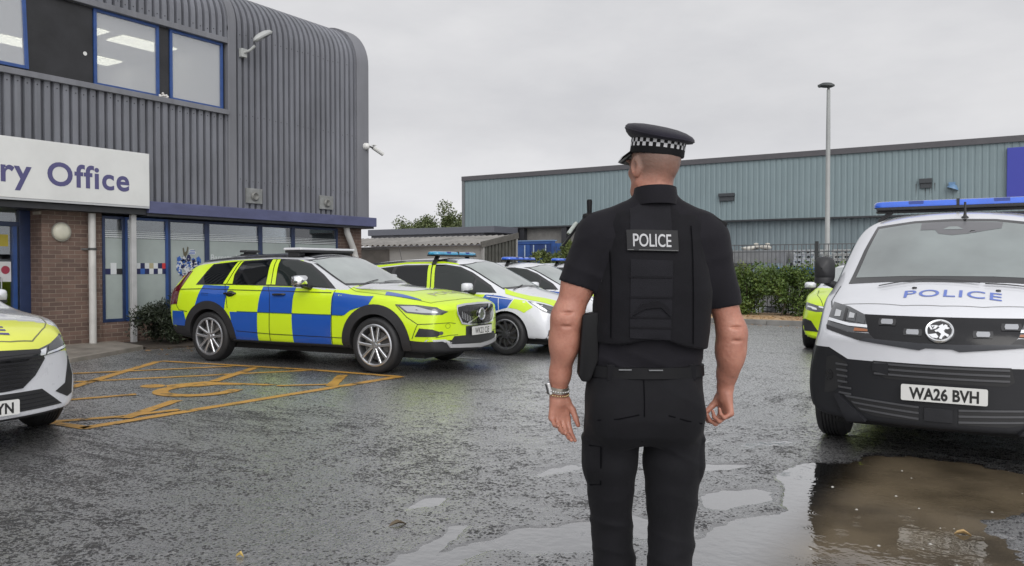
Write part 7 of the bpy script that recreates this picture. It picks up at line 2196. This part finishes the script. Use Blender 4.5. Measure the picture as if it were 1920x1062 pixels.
arm(*AR_, 1, .051, .0445, .043, .0268)
def hand(W_, d, n, curl, tcurl=.35, k=1.0, spread=.05, tdir=(.62, .66, .25)):
    W_ = np.array(W_, float); d = np.array(d, float); d /= np.linalg.norm(d)
    n = np.array(n, float); n -= d * (n @ d); n /= np.linalg.norm(n)
    t = np.cross(n, d); 
    return W_, d, n, t
def make_hand(W_, d, n, tsign, curls, thumb, k=1.0, lats=(.030, .0105, -.0095, -.028)):
    W_, d, n, t = hand(W_, d, n, 0)
    t = t * tsign
    base = [.092, .095, .090, .082]
    seg = [(.042, .026, .021), (.047, .029, .023), (.043, .027, .022), (.034, .021, .019)]
    rad = [(.0095, .0085, .0075), (.0098, .0088, .0078), (.0092, .0083, .0073), (.0083, .0073, .0065)]
    bd.cone(W_ - d * .01, W_ + d * .03, .027 * k, .026 * k, .015, sc=(1, 1, 1))
    for i in range(4):
        m_ = W_ + (d * base[i] + t * lats[i]) * k - n * .004
        bd.cone(W_ + d * .02 + t * lats[i] * .55, m_, .0155 * k, .0122 * k, .012)
        a = 0; p = m_
        for j in range(3):
            a += curls[i][j]
            dr = d * math.cos(a) + n * math.sin(a) + t * lats[i] * .6
            dr /= np.linalg.norm(dr)
            p2 = p + dr * seg[i][j] * k
            bd.cone(p, p2, rad[i][j] * k, (rad[i][j] - .0009) * k, .004 if j else .007)
            p = p2
    tb = W_ + (d * .028 + t * .024 + n * .006) * k
    bd.cone(W_ + d * .012 + t * .012, tb, .016 * k, .0165 * k, .014)
    tm = tb + (d * thumb[0] + t * thumb[1] + n * thumb[2]) * .040 * k
    bd.cone(tb, tm, .0150 * k, .0115 * k, .010)
    te = tm + (d * thumb[3] + t * thumb[4] + n * thumb[5]) * .031 * k
    bd.cone(tm, te, .0112 * k, .0098 * k, .004)
    tf = te + (d * thumb[3] + t * thumb[4] * .8 + n * (thumb[5] + .1)) * .024 * k
    bd.cone(te, tf, .0098 * k, .0078 * k, .003)
# left: palm turned back to the camera, thumb towards the thigh
make_hand((-.286, .030, .992), (.06, -.06, -1), (.30, -.95, 0), 1, [(.45, .35, .2), (.62, .45, .25), (.78, .5, .3), (.9, .55, .3)], (.80, .50, .25, .93, .2, .25), 1.0)
# right: palm to the thigh, fingers closed
make_hand((.297, .05, 1.0), (-.02, -.1, -1), (-.92, -.38, 0), -1, [(.85, 1.0, .55), (.95, 1.1, .6), (1.05, 1.15, .6), (1.1, 1.2, .6)], (.75, .35, .55, .6, -.1, .8), .95)
V, Q = bd.mesh(.0034)
V = smooth_mesh(V, Q, 1, .4)
OZ, OX = 2.77, .446
rtv = Vector((math.cos(R(32.7)), math.sin(R(32.7)))); fwv = Vector((-math.sin(R(32.7)), math.cos(R(32.7))))
op_ = rtv * OX + fwv * OZ
per = np_mesh("person", V, Q, SKIN)
per.location = (op_.x, op_.y, 0); per.rotation_euler = (0, 0, R(32.7))
tag(per, "person in black police uniform and chequered peaked cap walking away from the camera", "person")

# ---- polo shirt
sh = Vol()
sh.loft([(1.07, .008, 0, .186, .125), (1.12, .010, 0, .197, .132), (1.16, .013, 0, .192, .13), (1.22, .022, 0, .190, .132), (1.35, .033, 0, .200, .138), (1.46, .035, 0, .205, .13), (1.53, .036, 0, .195, .115), (1.585, .037, -.002, .150, .095), (1.63, .039, -.004, .095, .08), (1.66, .040, -.004, .076, .073), (1.70, .041, -.004, .066, .068)], .03, 2.2)
for sg in (-1, 1): sh.cone((.040, -.015, 1.645), (.04 + sg * .14, -.008, 1.582), .042, .042, .04)
sh.cone((-.06, -.005, 1.585), (-.150, 0, 1.545), .055, .066, .04); sh.cone((-.152, 0, 1.535), (-.244, -.013, 1.32), .074, .066, .04)
sh.cone((.13, -.005, 1.58), (.215, 0, 1.525), .055, .070, .04); sh.cone((.212, 0, 1.52), (.299, 0, 1.25), .080, .054, .04)
sh.plane((-.228, -.013, 1.368), (-.265, .05, -.964), (-.252, 0, 1.30), .105)
sh.plane((.289, 0, 1.297), (.138, .03, -.99), (.302, 0, 1.235), .105)
def sd_(P): return .0028 * wav(P, (8, 3, 46), .4) + .002 * wav(P, (-22, 9, 30), 1.7) + .0035 * np.exp(-((P[:, 2] - 1.10) / .03) ** 2) * wav(P, (30, 10, 70), 3.0)
V, Q = sh.mesh(.006, sd_)
shirt = np_mesh("polo_shirt", smooth_mesh(V, Q, 1, .4), Q, POLO, per)
# collar ring and sleeve hems
MB().lathe([(.078, -.05), (.0755, -.012), (.0725, .012), (.0665, .012), (.070, -.05)], 40, Matrix.Translation((.040, -.012, 1.684)) @ Matrix.Rotation(R(-5), 4, 'X') @ Matrix.Diagonal((.98, 1.12, 1, 1))).build("collar", POLO, shirt, smooth=40)
# ---- vest
vs_ = Vol()
vs_.loft([(1.125, .020, -.0, .185, .142), (1.15, .022, 0, .194, .152), (1.22, .026, 0, .199, .156), (1.35, .034, 0, .198, .158), (1.45, .036, 0, .178, .150), (1.52, .037, 0, .168, .132), (1.575, .038, 0, .140, .108), (1.615, .039, -.004, .095, .088), (1.64, .039, -.004, .072, .072)], .02, 2.7)
for sg in (-1, 1): vs_.cone((.040, -.018, 1.632), (.04 + sg * .115, -.008, 1.585), .043, .045, .03)
vs_.cone((-.075, -.01, 1.575), (-.118, 0, 1.56), .052, .05, .03, sc=(1, .7, 1)); vs_.cone((.15, -.01, 1.57), (.192, 0, 1.545), .052, .05, .03, sc=(1, .7, 1))
# lower edge rises in the small of the back
def vcut(P): return (1.165 + .030 * np.exp(-((P[:, 0] - .03) / .09) ** 2) - .012 * (P[:, 0] - .03) / .2) - P[:, 2]
vs_.add(vcut, (.03, 0, 1.13), .35, .004, 'i')
def vd_(P): return .0012 * wav(P, (14, 6, 30), .9) + .0015 * wav(P, (-9, 5, 16), 2.2)
V, Q = vs_.mesh(.006, vd_)
V = smooth_mesh(V, Q, 1, .4)
vest = np_mesh("vest", V, Q, VESTM, per)
class Surf(Car):
    def __init__(s, V, Q, root):
        s.root = root; s.bvh = BVHTree.FromPolygons([Vector(v) for v in V], [tuple(int(i) for i in q) for q in Q])
sv = Surf(V, Q, vest)
def rectp(x0, x1, z0, z1, sk=0.0): return [(x0, z0), (x1, z0 - sk), (x1, z1 - sk), (x0, z1)]
sv.lay("back_panel", [(-.060, 1.50), (.078, 1.50), (.076, 1.648), (-.052, 1.648)], 'R', PANELM, .004, .02, .005)
sv.lay("back_panel", [(-.064, 1.20), (.066, 1.195), (.074, 1.45), (-.060, 1.455)], 'R', PANELM, .004, .02, .005)
for z in (1.395, 1.33, 1.265, 1.232): sv.lay("panel_seam", rectp(-.064, .070, z, z + .006, .002), 'R', VESTM, .0062, .02, .002)
sv.lay("panel_fold", [(-.056, 1.272), (-.026, 1.312), (.024, 1.322), (.058, 1.30), (.064, 1.27), (.034, 1.30), (-.016, 1.295)], 'R', VESTM, .010, .015, .008)
pt = sv.lay("name_patch", rectp(-.068, .092, 1.482, 1.549, .004), 'R', mat("patch cloth", (.010, .010, .0115), .75), .010, .02, .008)
sv.text("patch_lettering", "POLICE", .041, 'R', (.010, 1.514), mat("silver grey print", (.40, .40, .41), .5), off=.0118, bold=.012, spacing=1.0, xs=.66, ang=R(-1.5), parent=pt)
sv.lines("patch_edge", [[(-.066, 1.484), (.090, 1.480)]], 'R', .002, mat("grey thread", (.12, .12, .12), .7), .0115, parent=pt)
for pts in ([(-.150, 1.60), (-.149, 1.54), (-.146, 1.46), (-.150, 1.38)], [(.222, 1.56), (.228, 1.50), (.226, 1.43), (.228, 1.36)]): sv.lines("strap_piping", [pts], 'R', .012, PANELM, .004)
for sm_ in ([(-.122, 1.57), (-.120, 1.4), (-.122, 1.2)], [(.142, 1.565), (.140, 1.4), (.142, 1.18)]): sv.lines("side_seam", [sm_], 'R', .004, mat("seam shade", (.004, .004, .005), .95, spec=.05), .003)
# ---- trousers
tv = Vol()
tv.loft([(.835, .006, 0, .190, .105), (.87, .004, -.008, .199, .132), (.93, .003, -.012, .203, .142), (1.0, .004, -.008, .203, .138), (1.06, .007, 0, .197, .126), (1.095, .008, 0, .190, .120)], .03, 2.3)
TL = [(-.100, 0, .88, .100), (-.106, .01, .76, .093), (-.103, .03, .62, .075), (-.098, .045, .50, .072), (-.087, .055, .40, .074), (-.080, .075, .09, .078)]
TR = [(.106, 0, .88, .100), (.104, 0, .76, .101), (.102, -.005, .62, .085), (.096, -.02, .50, .077), (.088, -.035, .40, .075), (.084, -.085, .07, .079)]
for leg in (TL, TR):
    for a, b_ in zip(leg[:-1], leg[1:]): tv.cone(a[:3], b_[:3], a[3], b_[3], .012, sc=(1, .92, 1))
for sg, x, y0 in ((-1, -.178, .01), (1, .186, 0)):
    tv.ell((x, y0, .775), (.030, .068, .085), .014)
    tv.ell((x + sg * .012, y0, .845), (.018, .062, .016), .008)
    tv.ell((sg * .09 + .004, -.10, .945), (.085, .045, .10), .06)
tv.plane((0, 0, .055), (0, 0, -1), (0, 0, .05), .4)
def td_(P):
    z = P[:, 2]
    low = np.exp(-((z - .2) / .14) ** 2); kn = np.exp(-((z - .52) / .10) ** 2); up_ = np.exp(-((z - .80) / .05) ** 2)
    return .0025 * wav(P, (12, 6, 38), .3) + (.006 * low + .0045 * kn + .003 * up_) * wav(P, (26, 14, 75), 1.1) + .002 * wav(P, (-30, 10, 22), 2.6)
V, Q = tv.mesh(.006, td_)
V = smooth_mesh(V, Q, 1, .4)
tro = np_mesh("trousers", V, Q, TROU, per)
stv = Surf(V, Q, tro)
for sm_ in ([(-.165, .93), (-.10, .938), (-.035, .952)], [(.06, .950), (.12, .932), (.175, .918)]): stv.lines("pocket_seam", [sm_], 'R', .004, mat("seam shade", (.004, .004, .005), .95, spec=.05), .003)
stv.lines("centre_seam", [[(-.016, 1.06), (-.018, .95), (-.022, .86)]], 'R', .004, mat("seam shade", (.004, .004, .005), .95, spec=.05), .002)
for pts in ([(-.185, .83), (-.15, .835), (-.148, .70), (-.18, .69)],): stv.lines("pocket_flap", [pts], 'R', .005, mat("seam shade", (.004, .004, .005), .95, spec=.05), .002)
# belt with keepers
be = MB()
n_ = 48
def ringpts(z, g): return [(.008 + (.190 + g) * math.copysign(abs(math.cos(a)) ** .9, math.cos(a)), (.122 + g) * math.copysign(abs(math.sin(a)) ** .9, math.sin(a)), z) for a in [2 * math.pi * i / n_ for i in range(n_)]]
rr0 = [ringpts(1.062, .004), ringpts(1.064, .012), ringpts(1.10, .010), ringpts(1.102, .003)]
be.add([p for r_ in rr0 for p in r_], [(i * n_ + k, i * n_ + (k + 1) % n_, (i + 1) * n_ + (k + 1) % n_, (i + 1) * n_ + k) for i in range(3) for k in range(n_)])
be.build("belt", LEATH, per, smooth=40)
GLN = mat("painted belt glint", (.16, .165, .17), .35, .3)  # pale strips that paint glints of light on the belt edge
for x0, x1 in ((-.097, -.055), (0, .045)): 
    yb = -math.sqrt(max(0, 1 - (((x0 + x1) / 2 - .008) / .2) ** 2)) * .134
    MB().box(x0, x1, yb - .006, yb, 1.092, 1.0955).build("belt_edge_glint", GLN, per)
for x in (-.12, .15):
    yb = -math.sqrt(max(0, 1 - ((x - .008) / .2) ** 2)) * .134
    MB().box(x - .012, x + .012, yb - .008, yb + .004, 1.056, 1.108).build("belt_loop", TROU, per, bevel=.002)
# holster and pouches on the left
ho = MB().prism([(-.222, 1.27), (-.17, 1.28), (-.17, 1.12), (-.192, 1.06), (-.202, 1.045), (-.226, 1.048), (-.236, 1.07)], lambda p: (p[0] + .012, -.075, p[1]), lambda p: (p[0] + .012, .01, p[1]))
ho.build("holster", LEATH, per, bevel=.008, smooth=50)
MB().box(.165, .195, .0, .09, 1.03, 1.10).build("belt_pouch", LEATH, per, bevel=.01)
# radio with stub aerial, note holder at the left shoulder
ra = MB().box(-.205, -.165, -.025, .02, 1.545, 1.612); ra.build("radio", LEATH, per, bevel=.008)
MB().tube([(-.182, -.003, 1.60), (-.182, -.003, 1.612), (-.182, -.003, 1.616), (-.182, -.003, 1.655), (-.182, -.003, 1.660)], [.012, .012, .008, .0095, .007], 12).build("radio_aerial", LEATH, per, smooth=40)
Mn = Matrix.Translation((-.238, .06, 1.552)) @ Matrix.Rotation(R(36), 4, 'Y')
MB().obox((-.006, 0, .012), (.006, .03, .024), Matrix.Identity(3)).build("body_camera", mat("pale grey casing", (.42, .46, .43), .4), per, bevel=.004).matrix_local = Mn
MB().obox((.004, -.0, -.008), (.004, .032, .048), Matrix.Identity(3)).build("camera_mount", LEATH, per, bevel=.003).matrix_local = Mn
MB().obox((0, 0, 0), (.03, .04, .007), Matrix.Identity(3)).build("epaulette", LEATH, per, bevel=.003).matrix_local = Matrix.Translation((.252, .0, 1.585)) @ Matrix.Rotation(R(28), 4, 'Y')
# watch and bead bracelets on the left wrist
wa, wb = Vector(AL[1]), Vector(AL[2]); wd = (wb - wa).normalized()
wq = wd.to_track_quat('Z', 'Y').to_matrix().to_4x4()
wc = wb - wd * .010
wt = MB().lathe([(.034, -.010), (.0365, -.010), (.0365, .010), (.034, .010)], 30, Matrix.Translation(wc) @ wq).build("watch_strap", mat("steel strap", (.40, .37, .32), .3, .8, var=.2, vscale=120), per, smooth=40)
wl = MB(); wl.obox(wc + Vector((-.037, -.006, .002)), (.007, .019, .019), Matrix.Rotation(R(-14), 3, 'Y')); wl.build("watch_case", GLOSSB, wt, bevel=.004)
wl = MB(); wl.obox(wc + Vector((-.032, -.006, .002)), (.006, .021, .021), Matrix.Rotation(R(-14), 3, 'Y')); wl.build("watch_bezel", mat("steel case", (.4, .4, .4), .25, 1), wt, bevel=.003)
GOLD = mat("gold beads", (.55, .42, .22), .25, .9)
for dz in (-.017, -.003):
    b = MB()
    for k in range(26):
        a = 2 * math.pi * k / 26
        c_ = Matrix.Translation(wc - wd * dz) @ wq @ Vector((.037 * math.cos(a), .037 * math.sin(a), 0))
        b.lathe([(0, -.0036), (.003, -.002), (.0036, 0), (.003, .002), (0, .0036)], 7, Matrix.Translation(c_))
    b.build("bracelet", GOLD if dz < -.01 else mat("silver beads", (.55, .55, .55), .3, .9), per, smooth=60)
# boots
for sg in (-1, 1):
    q = LEGS[sg][2]; bo = Vol()
    bo.cone((q[0], q[1] - .01, .16), (q[0], q[1] - .015, .05), .048, .046, .02)
    bo.cone((q[0], q[1] - .03, .045), (q[0] + sg * .02, q[1] + .17, .038), .044, .040, .03, sc=(1, 1, 1.1))
    bo.plane((0, 0, .004), (0, 0, -1), (q[0], q[1], 0), .4)
    V, Q = bo.mesh(.006)
    np_mesh("boot", V, Q, mat("black boot leather", (.01, .01, .011), .3), per)
# ---- cap
capM = Matrix.Translation((.046, -.006, 1.812)) @ Matrix.Rotation(HA, 4, 'Z') @ Matrix.Rotation(R(7), 4, 'X') @ Matrix.Rotation(R(4), 4, 'Y')
CAPC = cloth("navy cap cloth", (.015, .0135, .022), sheen=.12, bs=1200)
cp = empty("peaked_cap", (0, 0, 0)); cp.parent = per
def capring(r, z, ex=1.0, push=0.0, front=0.0):
    out = []
    for i in range(64):
        a = 2 * math.pi * i / 64
        x, y = r * .93 * math.cos(a), r * 1.07 * math.sin(a)
        out.append(capM @ Vector((x, y + push, z + front * y + .0015 * math.sin(3 * a) * (r > .11))))
    return out
def ringmesh(rings, name, m, par, cap=True, sm=60):
    b = MB(); vs = [p for r_ in rings for p in r_]; n = 64
    fs = [(i * n + k, i * n + (k + 1) % n, (i + 1) * n + (k + 1) % n, (i + 1) * n + k) for i in range(len(rings) - 1) for k in range(n)]
    if cap: fs.append(tuple((len(rings) - 1) * n + k for k in range(n)))
    b.add(vs, fs); return b.build(name, m, par, smooth=sm)
ringmesh([capring(.0915, -.004), capring(.0935, .0), capring(.0925, .05)], "cap_band", LEATH, cp, False)
ringmesh([capring(.0925, .046, front=.03), capring(.104, .049, front=.08), capring(.115, .056, front=.12), capring(.1205, .066, front=.15), capring(.1200, .074, front=.16), capring(.112, .082, front=.165), capring(.09, .089, front=.165), capring(.06, .094, front=.16), capring(.02, .096, front=.15)], "cap_crown", CAPC, cp)
ringmesh([capring(.1185, .063, front=.145), capring(.1218, .0655, front=.148), capring(.1218, .068, front=.15), capring(.1185, .0705, front=.152)], "crown_piping", CAPC, cp, False)
ck = MB(); ckw = mat("white check", (.52, .52, .53), .6); ckb = LEATH
NC = 48
for row in range(2):
    for k in range(NC):
        if (k + row) % 2: continue
        vs = []
        for a_, z_ in ((k, 0), (k + 1, 0), (k + 1, 1), (k, 1)):
            a = 2 * math.pi * a_ / NC
            vs.append(capM @ Vector((.0942 * .93 * math.cos(a), .0942 * 1.07 * math.sin(a), .0195 + (row + z_) * .0132)))
        ck.use(ckw).add(vs, [(0, 1, 2, 3)])
ck.build("chequered_band", ckw, cp)
pk = MB(); vs = []; npk = 20
for i in range(npk + 1):
    a = R(28 + (152 - 28) * i / npk)
    for r_, dz, th in ((.093, .004, 0), (.110 + .018 * math.sin(a), -.020, 0), (.116 + .022 * math.sin(a), -.036, 0), (.116 + .022 * math.sin(a), -.039, 0), (.093, .0, 0)):
        vs.append(capM @ Vector((r_ * .93 * math.cos(a), r_ * 1.05 * math.sin(a), dz)))
pk.add(vs, [(i * 5 + k, i * 5 + k + 1, (i + 1) * 5 + k + 1, (i + 1) * 5 + k) for i in range(npk) for k in range(4)])
pk.build("cap_peak", GLOSSB, cp, smooth=40)
